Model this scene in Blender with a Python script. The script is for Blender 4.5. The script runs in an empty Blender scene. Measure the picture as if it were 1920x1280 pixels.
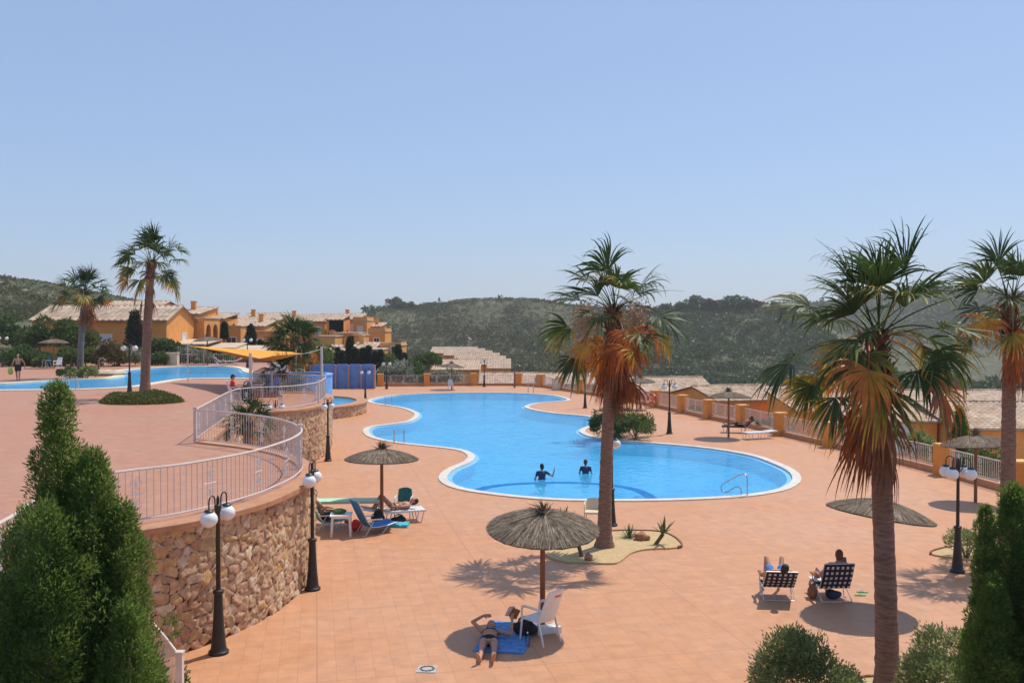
import bpy, bmesh, math, random
import numpy as np
from mathutils import Vector, Matrix, noise as mnoise
from mathutils.geometry import tessellate_polygon
R = math.radians
scene = bpy.context.scene
COL = scene.collection
rng = np.random.default_rng(7)
rnd = random.Random(11)

# ------------------------------------------------------------------ camera, sky, sun
CAM_Z, F, PITCH = 6.0, 1730.0, math.atan(28 / 1730)
cd = bpy.data.cameras.new('camera'); cam = bpy.data.objects.new('camera', cd); COL.objects.link(cam)
cam.location = (0, 0, CAM_Z); cam.rotation_euler = (math.pi / 2 - PITCH, 0, 0)
cd.sensor_width = 36; cd.lens = F / 1920 * 36; cd.clip_start = 0.1; cd.clip_end = 12000
scene.camera = cam
SUN_EL, SUN_DX, SUN_DY = R(61), 0.69, 0.72           # the sun stands ahead and to the right
world = bpy.data.worlds.new('World'); scene.world = world; world.use_nodes = True
wn = world.node_tree; wn.nodes.clear()
sky = wn.nodes.new('ShaderNodeTexSky'); sky.sky_type = 'NISHITA'; sky.sun_disc = False
sky.sun_elevation = SUN_EL; sky.sun_rotation = math.atan2(SUN_DX, SUN_DY)
sky.altitude = 100; sky.air_density = 1.0; sky.dust_density = 0.8; sky.ozone_density = 3.6
bg = wn.nodes.new('ShaderNodeBackground'); bg.inputs['Strength'].default_value = 0.135
wo = wn.nodes.new('ShaderNodeOutputWorld')
hz = wn.nodes.new('ShaderNodeMix'); hz.data_type = 'RGBA'; hz.inputs[0].default_value = 0.55; hz.inputs[7].default_value = (2.70, 3.85, 6.15, 1)   # summer haze evens the sky out
wn.links.new(sky.outputs[0], hz.inputs[6]); wn.links.new(hz.outputs[2], bg.inputs[0]); wn.links.new(bg.outputs[0], wo.inputs[0])
sd = bpy.data.lights.new('sun', 'SUN'); sd.energy = 4.2; sd.angle = R(0.53); sd.color = (1.0, 0.93, 0.83)
sun = bpy.data.objects.new('sun', sd); COL.objects.link(sun)
sv = Vector((SUN_DX * math.cos(SUN_EL), SUN_DY * math.cos(SUN_EL), math.sin(SUN_EL)))
sun.rotation_euler = sv.to_track_quat('Z', 'Y').to_euler(); sun.location = (40, 60, 120)
scene.view_settings.view_transform = 'Standard'; scene.view_settings.look = 'None'
scene.view_settings.exposure = 0.0; scene.view_settings.gamma = 1.0; scene.view_settings.use_curve_mapping = False
scene.cycles.max_bounces = 7; scene.cycles.transparent_max_bounces = 12; scene.cycles.volume_bounces = 0

# ------------------------------------------------------------------ survey: a sight line of the photograph met with a level plane
TZ = 2.4                                              # height of the upper terrace
def ray(px, py):
    u, v = (px - 960) / F, -(py - 640) / F
    c, s = math.cos(PITCH), math.sin(PITCH)
    return Vector((u, c + v * s, -s + v * c))
def G(px, py, z=0.0):
    d = ray(px, py); t = (z - CAM_Z) / d.z
    return Vector((d.x * t, d.y * t, z))
def D(px, py, dist):
    d = ray(px, py); t = dist / d.y
    return Vector((d.x * t, dist, CAM_Z + d.z * t))

# ------------------------------------------------------------------ materials
MATS = {}
def nodes_of(name):
    m = bpy.data.materials.new(name); m.use_nodes = True
    nt = m.node_tree; nt.nodes.clear()
    out = nt.nodes.new('ShaderNodeOutputMaterial')
    MATS[name] = m
    return m, nt, out
def N(nt, t, **kw):
    n = nt.nodes.new(t)
    for k, v in kw.items():
        if k in n.inputs: n.inputs[k].default_value = v
        else: setattr(n, k, v)
    return n
def ramp(nt, stops, interp='LINEAR'):
    r = nt.nodes.new('ShaderNodeValToRGB'); e = r.color_ramp.elements; r.color_ramp.interpolation = interp
    while len(e) < len(stops): e.new(0.5)
    for x, (p, c) in zip(e, stops): x.position = p; x.color = (*c, 1)
    return r
def pos(nt, scale=(1, 1, 1), rotz=0.0):
    g = nt.nodes.new('ShaderNodeNewGeometry'); mp = nt.nodes.new('ShaderNodeMapping')
    mp.inputs['Scale'].default_value = scale; mp.inputs['Rotation'].default_value = (0, 0, rotz)
    nt.links.new(g.outputs['Position'], mp.inputs['Vector']); return mp.outputs[0]
def mixc(nt, fac, a, b, blend='MIX'):
    m = nt.nodes.new('ShaderNodeMix'); m.data_type = 'RGBA'; m.blend_type = blend
    for sock, v in ((m.inputs[0], fac), (m.inputs[6], a), (m.inputs[7], b)):
        if hasattr(v, 'links'): nt.links.new(v, sock)
        elif isinstance(v, (int, float)): sock.default_value = v
        else: sock.default_value = (*v, 1)
    return m.outputs[2]
def bumped(nt, bs, height, strength=0.4, dist=0.02):
    b = nt.nodes.new('ShaderNodeBump'); b.inputs['Strength'].default_value = strength; b.inputs['Distance'].default_value = dist
    nt.links.new(height, b.inputs['Height']); nt.links.new(b.outputs[0], bs.inputs['Normal'])
def noisy(name, c1, c2, scale=3.0, rough=0.7, bump=0.0, bscale=None, metallic=0.0, detail=5, scale3=(1, 1, 1), spec=0.4):
    m, nt, out = nodes_of(name)
    bs = N(nt, 'ShaderNodeBsdfPrincipled', Roughness=rough, Metallic=metallic); bs.inputs['Specular IOR Level'].default_value = spec
    p = pos(nt, scale3)
    n = N(nt, 'ShaderNodeTexNoise', Scale=scale, Detail=detail, Roughness=0.6); nt.links.new(p, n.inputs['Vector'])
    r = ramp(nt, [(0.32, c1), (0.68, c2)]); nt.links.new(n.outputs[0], r.inputs[0]); nt.links.new(r.outputs[0], bs.inputs['Base Color'])
    if bump:
        n2 = N(nt, 'ShaderNodeTexNoise', Scale=bscale or scale * 6, Detail=6, Roughness=0.65); nt.links.new(p, n2.inputs['Vector'])
        bumped(nt, bs, n2.outputs[0], bump)
    nt.links.new(bs.outputs[0], out.inputs[0]); return m
def leafmat(name, dark, mid, light, trans=0.35, scale=1.2, rough=0.55, tcol=None):
    m, nt, out = nodes_of(name)
    g = nt.nodes.new('ShaderNodeNewGeometry')
    n = N(nt, 'ShaderNodeTexNoise', Scale=scale, Detail=3); nt.links.new(g.outputs['Position'], n.inputs['Vector'])
    a = N(nt, 'ShaderNodeMath', operation='MULTIPLY_ADD'); a.inputs[1].default_value = 0.55; nt.links.new(g.outputs['Random Per Island'], a.inputs[0])
    b = N(nt, 'ShaderNodeMath', operation='MULTIPLY'); b.inputs[1].default_value = 0.5; nt.links.new(n.outputs[0], b.inputs[0]); nt.links.new(b.outputs[0], a.inputs[2])
    r = ramp(nt, [(0.1, dark), (0.5, mid), (0.9, light)]); nt.links.new(a.outputs[0], r.inputs[0])
    bs = N(nt, 'ShaderNodeBsdfPrincipled', Roughness=rough); bs.inputs['Specular IOR Level'].default_value = 0.35
    nt.links.new(r.outputs[0], bs.inputs['Base Color'])
    tr = N(nt, 'ShaderNodeBsdfTranslucent'); nt.links.new(mixc(nt, 0.6, r.outputs[0], tcol or light), tr.inputs[0])
    ms = N(nt, 'ShaderNodeMixShader'); ms.inputs[0].default_value = trans
    nt.links.new(bs.outputs[0], ms.inputs[1]); nt.links.new(tr.outputs[0], ms.inputs[2]); nt.links.new(ms.outputs[0], out.inputs[0]); return m
def attrmat(name, attr, stops, rough=0.8, noise=0.25, nscale=8.0, bump=0.3, bscale=40, trans=0.0, interp='LINEAR'):
    m, nt, out = nodes_of(name)
    at = N(nt, 'ShaderNodeAttribute', attribute_name=attr)
    n = N(nt, 'ShaderNodeTexNoise', Scale=nscale, Detail=5); p = pos(nt); nt.links.new(p, n.inputs['Vector'])
    r = ramp(nt, stops, interp); nt.links.new(at.outputs['Fac'], r.inputs[0])
    r2 = ramp(nt, [(0.25, (1 - noise,) * 3), (0.75, (1 + noise,) * 3)]); nt.links.new(n.outputs[0], r2.inputs[0])
    c = mixc(nt, 1.0, r.outputs[0], r2.outputs[0], 'MULTIPLY')
    bs = N(nt, 'ShaderNodeBsdfPrincipled', Roughness=rough); bs.inputs['Specular IOR Level'].default_value = 0.3
    nt.links.new(c, bs.inputs['Base Color'])
    if bump:
        n2 = N(nt, 'ShaderNodeTexNoise', Scale=bscale, Detail=5); nt.links.new(p, n2.inputs['Vector']); bumped(nt, bs, n2.outputs[0], bump, 0.01)
    if trans:
        tr = N(nt, 'ShaderNodeBsdfTranslucent'); nt.links.new(c, tr.inputs[0])
        ms = N(nt, 'ShaderNodeMixShader'); ms.inputs[0].default_value = trans
        nt.links.new(bs.outputs[0], ms.inputs[1]); nt.links.new(tr.outputs[0], ms.inputs[2]); nt.links.new(ms.outputs[0], out.inputs[0])
    else: nt.links.new(bs.outputs[0], out.inputs[0])
    return m
def tilemat(name, ca, cb, grout, stain, size=0.33, rotz=R(-12), rough=0.5):
    m, nt, out = nodes_of(name)
    p = pos(nt, (1, 1, 0), rotz)
    br = N(nt, 'ShaderNodeTexBrick', Scale=1.0); br.offset = 0.0; br.squash = 1.0
    br.inputs['Brick Width'].default_value = size; br.inputs['Row Height'].default_value = size
    br.inputs['Mortar Size'].default_value = 0.008; br.inputs['Mortar Smooth'].default_value = 0.2; br.inputs['Bias'].default_value = 0.0
    br.inputs['Color1'].default_value = (*ca, 1); br.inputs['Color2'].default_value = (*cb, 1); br.inputs['Mortar'].default_value = (*grout, 1)
    nt.links.new(p, br.inputs['Vector'])
    big = N(nt, 'ShaderNodeTexBrick', Scale=1.0); big.offset = 0.0
    big.inputs['Brick Width'].default_value = size * 12; big.inputs['Row Height'].default_value = size * 12
    big.inputs['Mortar Size'].default_value = 0.014; nt.links.new(p, big.inputs['Vector'])
    n = N(nt, 'ShaderNodeTexNoise', Scale=0.22, Detail=6, Roughness=0.62); nt.links.new(p, n.inputs['Vector'])
    r = ramp(nt, [(0.38, (0, 0, 0)), (0.66, (1, 1, 1))]); nt.links.new(n.outputs[0], r.inputs[0])
    st = N(nt, 'ShaderNodeMath', operation='MULTIPLY'); st.inputs[1].default_value = 0.55; nt.links.new(r.outputs[0], st.inputs[0])
    c1 = mixc(nt, st.outputs[0], br.outputs['Color'], stain, 'MULTIPLY')
    n2 = N(nt, 'ShaderNodeTexNoise', Scale=2.6, Detail=7, Roughness=0.7); nt.links.new(p, n2.inputs['Vector'])
    r2 = ramp(nt, [(0.3, (0.86, 0.86, 0.86)), (0.72, (1.1, 1.1, 1.1))]); nt.links.new(n2.outputs[0], r2.inputs[0])
    c2 = mixc(nt, 1.0, c1, r2.outputs[0], 'MULTIPLY')
    c3 = mixc(nt, big.outputs['Fac'], c2, (ca[0] * 0.76, ca[1] * 0.72, ca[2] * 0.7))
    bs = N(nt, 'ShaderNodeBsdfPrincipled', Roughness=rough); bs.inputs['Specular IOR Level'].default_value = 0.3
    nt.links.new(c3, bs.inputs['Base Color'])
    rr = ramp(nt, [(0.3, (0.42,) * 3), (0.7, (0.7,) * 3)]); nt.links.new(n2.outputs[0], rr.inputs[0]); nt.links.new(rr.outputs[0], bs.inputs['Roughness'])
    inv = N(nt, 'ShaderNodeMath', operation='SUBTRACT'); inv.inputs[0].default_value = 1.0; nt.links.new(br.outputs['Fac'], inv.inputs[1])
    bumped(nt, bs, inv.outputs[0], 0.35, 0.004)
    nt.links.new(bs.outputs[0], out.inputs[0]); return m

tilemat('deck_tile', (0.560, 0.292, 0.163), (0.528, 0.27, 0.147), (0.475, 0.248, 0.143), (1.0, 0.82, 0.56))
tilemat('terrace_tile', (0.465, 0.235, 0.146), (0.435, 0.215, 0.132), (0.375, 0.19, 0.12), (1.0, 0.84, 0.70), rotz=R(38))
noisy('coping_white', (0.56, 0.50, 0.42), (0.68, 0.63, 0.56), 2.5, 0.6, 0.15)
noisy('coping_cream', (0.62, 0.53, 0.36), (0.74, 0.66, 0.48), 2.0, 0.65, 0.15)
noisy('coping_terracotta', (0.42, 0.19, 0.085), (0.53, 0.265, 0.135), 3.0, 0.55, 0.2)
noisy('white_paint', (0.70, 0.68, 0.66), (0.80, 0.79, 0.77), 6.0, 0.35)
noisy('rail_paint', (0.60, 0.50, 0.45), (0.72, 0.63, 0.58), 3.0, 0.4)
noisy('white_plastic', (0.74, 0.73, 0.71), (0.82, 0.82, 0.80), 5.0, 0.38)
noisy('orange_plaster', (0.66, 0.25, 0.045), (0.76, 0.31, 0.065), 1.6, 0.85, 0.25, 30)
noisy('ochre_plaster', (0.70, 0.36, 0.10), (0.78, 0.43, 0.14), 1.0, 0.85, 0.25, 20)
noisy('shade_plaster', (0.66, 0.29, 0.065), (0.75, 0.35, 0.09), 0.9, 0.85, 0.25, 20)
noisy('villa_plaster', (0.72, 0.29, 0.068), (0.82, 0.355, 0.10), 0.9, 0.85, 0.25, 20)
noisy('blue_plaster', (0.11, 0.26, 0.60), (0.16, 0.33, 0.68), 1.5, 0.6, 0.15)
noisy('pale_blue_plaster', (0.16, 0.36, 0.72), (0.24, 0.45, 0.78), 1.2, 0.55, 0.1)
noisy('dark_void', (0.03, 0.018, 0.01), (0.05, 0.03, 0.02), 3, 0.8)
noisy('iron_black', (0.018, 0.016, 0.015), (0.035, 0.030, 0.026), 7.0, 0.42, 0.1)
noisy('iron_brown', (0.05, 0.028, 0.02), (0.075, 0.042, 0.03), 6.0, 0.5)
noisy('globe_white', (0.78, 0.77, 0.75), (0.84, 0.83, 0.81), 4.0, 0.22)
noisy('steel', (0.42, 0.43, 0.45), (0.58, 0.59, 0.60), 8.0, 0.22, metallic=0.9)
noisy('alu', (0.55, 0.55, 0.54), (0.68, 0.68, 0.67), 8.0, 0.4, metallic=0.5)
noisy('wood_pole', (0.20, 0.075, 0.03), (0.34, 0.15, 0.065), 5.0, 0.75, 0.4, 40, scale3=(3, 3, 0.4))
noisy('wood_grey', (0.14, 0.085, 0.055), (0.25, 0.16, 0.11), 5.0, 0.8, 0.4, 40, scale3=(3, 3, 0.4))
noisy('straw_core', (0.11, 0.085, 0.055), (0.20, 0.155, 0.105), 9.0, 0.9, 0.6)
noisy('trunk_bark', (0.17, 0.095, 0.065), (0.36, 0.215, 0.15), 5.5, 0.9, 1.0, 34, scale3=(1, 1, 5.0))
noisy('trunk_bark_grey', (0.13, 0.10, 0.082), (0.28, 0.22, 0.185), 5.5, 0.9, 1.0, 34, scale3=(1, 1, 5.0))
noisy('wood_stem', (0.10, 0.07, 0.045), (0.18, 0.125, 0.08), 6, 0.9, 0.5)
noisy('sand', (0.46, 0.31, 0.14), (0.62, 0.46, 0.25), 14.0, 0.95, 0.7, 90)
noisy('kerb_rust', (0.17, 0.075, 0.04), (0.28, 0.13, 0.07), 6, 0.8, 0.4)
noisy('rock_red', (0.26, 0.10, 0.055), (0.46, 0.24, 0.15), 6, 0.9, 0.8, 22)
noisy('rock_beige', (0.40, 0.33, 0.23), (0.58, 0.50, 0.38), 4, 0.9, 0.8, 18)
noisy('towel_blue', (0.07, 0.20, 0.52), (0.16, 0.38, 0.70), 9, 0.95, 0.5, 120)
noisy('towel_white', (0.70, 0.70, 0.72), (0.82, 0.82, 0.83), 9, 0.95, 0.5, 120)
noisy('fabric_blue', (0.03, 0.20, 0.55), (0.06, 0.28, 0.66), 9, 0.8, 0.3, 120)
noisy('fabric_teal', (0.02, 0.16, 0.17), (0.035, 0.22, 0.22), 9, 0.8, 0.3, 120)
noisy('fabric_turquoise', (0.05, 0.42, 0.52), (0.10, 0.52, 0.62), 9, 0.8, 0.3, 120)
noisy('fabric_black', (0.012, 0.012, 0.014), (0.03, 0.03, 0.034), 12, 0.85, 0.4, 80)
noisy('fabric_red', (0.52, 0.03, 0.02), (0.64, 0.05, 0.03), 9, 0.8, 0.3, 120)
noisy('fabric_green', (0.30, 0.56, 0.08), (0.38, 0.64, 0.12), 9, 0.7, 0.3, 120)
noisy('fabric_darkgreen', (0.02, 0.10, 0.03), (0.04, 0.15, 0.05), 9, 0.7, 0.3, 120)
noisy('board_mint', (0.40, 0.68, 0.40), (0.48, 0.74, 0.48), 4, 0.5)
noisy('fabric_navy', (0.02, 0.03, 0.07), (0.04, 0.05, 0.11), 9, 0.85, 0.3, 120)
noisy('plastic_red', (0.62, 0.06, 0.03), (0.72, 0.10, 0.05), 5, 0.4)
noisy('plastic_green', (0.05, 0.42, 0.12), (0.08, 0.5, 0.18), 5, 0.5)
noisy('paper', (0.62, 0.58, 0.50), (0.76, 0.72, 0.64), 8, 0.8)
noisy('skin_tan', (0.44, 0.22, 0.135), (0.54, 0.285, 0.18), 10, 0.55, 0.08)
noisy('skin_fair', (0.46, 0.25, 0.165), (0.55, 0.315, 0.215), 10, 0.55, 0.08)
noisy('skin_dark', (0.32, 0.155, 0.09), (0.40, 0.20, 0.12), 10, 0.5, 0.08)
noisy('hair_dark', (0.012, 0.008, 0.006), (0.03, 0.02, 0.014), 30, 0.6, 0.5, 120)
noisy('hair_brown', (0.08, 0.025, 0.012), (0.15, 0.055, 0.025), 30, 0.6, 0.5, 120)
noisy('grate_grey', (0.34, 0.33, 0.31), (0.46, 0.45, 0.43), 10, 0.7, 0.3)
noisy('window_dark', (0.02, 0.02, 0.022), (0.05, 0.05, 0.05), 3, 0.12)
noisy('shutter_white', (0.62, 0.64, 0.68), (0.72, 0.74, 0.78), 3, 0.5)
noisy('canvas_orange', (0.72, 0.30, 0.025), (0.80, 0.36, 0.04), 2, 0.8)
noisy('flat_roof', (0.48, 0.36, 0.25), (0.62, 0.49, 0.36), 1.2, 0.85, 0.4, 12)
noisy('pale_roof', (0.48, 0.40, 0.32), (0.60, 0.52, 0.43), 1.2, 0.85, 0.4, 12)
leafmat('cypress_leaf', (0.035, 0.078, 0.018), (0.095, 0.185, 0.034), (0.25, 0.33, 0.065), 0.52, 2.6)
leafmat('cypress_far', (0.010, 0.022, 0.010), (0.022, 0.042, 0.017), (0.045, 0.07, 0.028), 0.2, 1.6)
leafmat('shrub_grey', (0.075, 0.12, 0.036), (0.175, 0.235, 0.078), (0.36, 0.39, 0.16), 0.42, 2.5)
leafmat('shrub_green', (0.025, 0.055, 0.015), (0.06, 0.12, 0.03), (0.14, 0.21, 0.055), 0.32, 0.8)
leafmat('shrub_lime', (0.045, 0.08, 0.018), (0.10, 0.15, 0.035), (0.19, 0.23, 0.06), 0.35, 0.8)
leafmat('shrub_red', (0.09, 0.035, 0.018), (0.16, 0.075, 0.03), (0.16, 0.17, 0.05), 0.3, 0.8)
leafmat('hedge_low', (0.06, 0.075, 0.016), (0.13, 0.145, 0.03), (0.22, 0.22, 0.055), 0.3, 1.2)
leafmat('agave_leaf', (0.07, 0.12, 0.05), (0.12, 0.18, 0.07), (0.22, 0.26, 0.11), 0.25, 2)
leafmat('oleander_pale', (0.06, 0.11, 0.035), (0.13, 0.18, 0.07), (0.55, 0.52, 0.47), 0.3, 1.3)
leafmat('pine_far', (0.026, 0.052, 0.020), (0.056, 0.092, 0.036), (0.12, 0.155, 0.055), 0.3, 0.06)
attrmat('frond', 'age', [(0.0, (0.026, 0.052, 0.014)), (0.25, (0.062, 0.105, 0.022)), (0.36, (0.27, 0.24, 0.035)), (0.48, (0.58, 0.31, 0.035)),
        (0.66, (0.52, 0.14, 0.025)), (0.85, (0.26, 0.09, 0.035)), (1.0, (0.22, 0.12, 0.065))], 0.5, 0.3, 5.0, 0, trans=0.38)
attrmat('straw', 'tone', [(0.0, (0.095, 0.068, 0.046)), (0.5, (0.225, 0.168, 0.115)), (1.0, (0.40, 0.315, 0.225))], 0.9, 0.3, 6.0, 0)
attrmat('roof_tile', 'tone', [(0.0, (0.36, 0.235, 0.155)), (0.3, (0.46, 0.315, 0.21)), (0.6, (0.53, 0.385, 0.27)), (1.0, (0.58, 0.455, 0.335))], 0.85, 0.25, 1.5, 0.3, 25)
attrmat('stonework', 'tone', [(0.0, (0.055, 0.03, 0.018)), (0.08, (0.14, 0.08, 0.045)), (0.12, (0.42, 0.225, 0.13)), (0.3, (0.48, 0.28, 0.168)), (0.5, (0.53, 0.335, 0.20)), (0.7, (0.55, 0.37, 0.22)),
        (0.85, (0.52, 0.30, 0.115)), (1.0, (0.63, 0.48, 0.33))], 0.85, 0.35, 9.0, 0.9, 32)
attrmat('stripe_fabric', 'tone', [(0.0, (0.03, 0.024, 0.04)), (0.5, (0.62, 0.60, 0.60))], 0.85, 0.1, 20, 0, interp='CONSTANT')
def watermat(name, tint, strength=0.6, scale=2.4, body=((0.065, 0.44, 0.79), (0.11, 0.55, 0.88))):
    m, nt, out = nodes_of(name)
    p = pos(nt, (1, 0.7, 1))
    n = N(nt, 'ShaderNodeTexNoise', Scale=scale, Detail=4, Roughness=0.55, Distortion=0.6); nt.links.new(p, n.inputs['Vector'])
    b = N(nt, 'ShaderNodeBump', Strength=strength, Distance=0.06); nt.links.new(n.outputs[0], b.inputs['Height'])
    fr = N(nt, 'ShaderNodeFresnel', IOR=1.33); nt.links.new(b.outputs[0], fr.inputs['Normal'])
    fm = N(nt, 'ShaderNodeMath', operation='MULTIPLY'); fm.inputs[1].default_value = 0.62; nt.links.new(fr.outputs[0], fm.inputs[0])
    tr = N(nt, 'ShaderNodeBsdfTransparent'); tr.inputs[0].default_value = (*tint, 1)
    gl = N(nt, 'ShaderNodeBsdfGlossy', Roughness=0.04); nt.links.new(b.outputs[0], gl.inputs['Normal'])
    ms = N(nt, 'ShaderNodeMixShader'); df = N(nt, 'ShaderNodeBsdfDiffuse'); wr = ramp(nt, [(0.36, body[0]), (0.64, body[1])]); n3 = N(nt, 'ShaderNodeTexNoise', Scale=0.35, Detail=5, Distortion=1.2); nt.links.new(p, n3.inputs['Vector']); n4 = N(nt, 'ShaderNodeTexNoise', Scale=2.2, Detail=4, Distortion=1.5); nt.links.new(p, n4.inputs['Vector']); av = N(nt, 'ShaderNodeMath', operation='MULTIPLY_ADD'); av.inputs[1].default_value = 0.5; nt.links.new(n4.outputs[0], av.inputs[0]); hf = N(nt, 'ShaderNodeMath', operation='MULTIPLY'); hf.inputs[1].default_value = 0.5; nt.links.new(n3.outputs[0], hf.inputs[0]); nt.links.new(hf.outputs[0], av.inputs[2]); nt.links.new(av.outputs[0], wr.inputs[0]); nt.links.new(wr.outputs[0], df.inputs[0])
    md = N(nt, 'ShaderNodeMixShader'); md.inputs[0].default_value = 0.5; nt.links.new(tr.outputs[0], md.inputs[1]); nt.links.new(df.outputs[0], md.inputs[2])
    nt.links.new(fm.outputs[0], ms.inputs[0]); nt.links.new(md.outputs[0], ms.inputs[1]); nt.links.new(gl.outputs[0], ms.inputs[2])
    nt.links.new(ms.outputs[0], out.inputs[0]); return m
watermat('pool_water', (0.70, 0.93, 1.0))
def pooltile(name, c1, c2):
    m, nt, out = nodes_of(name)
    p = pos(nt)
    n = N(nt, 'ShaderNodeTexNoise', Scale=0.9, Detail=4, Distortion=2.0); nt.links.new(p, n.inputs['Vector'])
    v = N(nt, 'ShaderNodeTexVoronoi', feature='DISTANCE_TO_EDGE', Scale=1.7)
    w = mixc(nt, 0.25, p, n.outputs['Color']); nt.links.new(w, v.inputs['Vector'])
    r = ramp(nt, [(0.35, c1), (0.65, c2)]); nt.links.new(n.outputs[0], r.inputs[0])
    bs = N(nt, 'ShaderNodeBsdfPrincipled', Roughness=0.4); nt.links.new(r.outputs[0], bs.inputs['Base Color'])
    nt.links.new(bs.outputs[0], out.inputs[0]); return m
pooltile('pool_tile', (0.105, 0.53, 0.83), (0.17, 0.62, 0.90))
pooltile('pool_tile_pale', (0.16, 0.46, 0.80), (0.20, 0.52, 0.86))
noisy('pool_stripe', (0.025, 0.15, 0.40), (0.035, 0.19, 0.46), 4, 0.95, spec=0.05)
def glassmat(name):
    m, nt, out = nodes_of(name)
    tr = N(nt, 'ShaderNodeBsdfTransparent'); tr.inputs[0].default_value = (0.85, 0.9, 0.92, 1)
    gl = N(nt, 'ShaderNodeBsdfGlossy', Roughness=0.05)
    fr = N(nt, 'ShaderNodeFresnel', IOR=1.45); ms = N(nt, 'ShaderNodeMixShader')
    nt.links.new(fr.outputs[0], ms.inputs[0]); nt.links.new(tr.outputs[0], ms.inputs[1]); nt.links.new(gl.outputs[0], ms.inputs[2]); nt.links.new(ms.outputs[0], out.inputs[0])
glassmat('clear_plastic')

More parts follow.
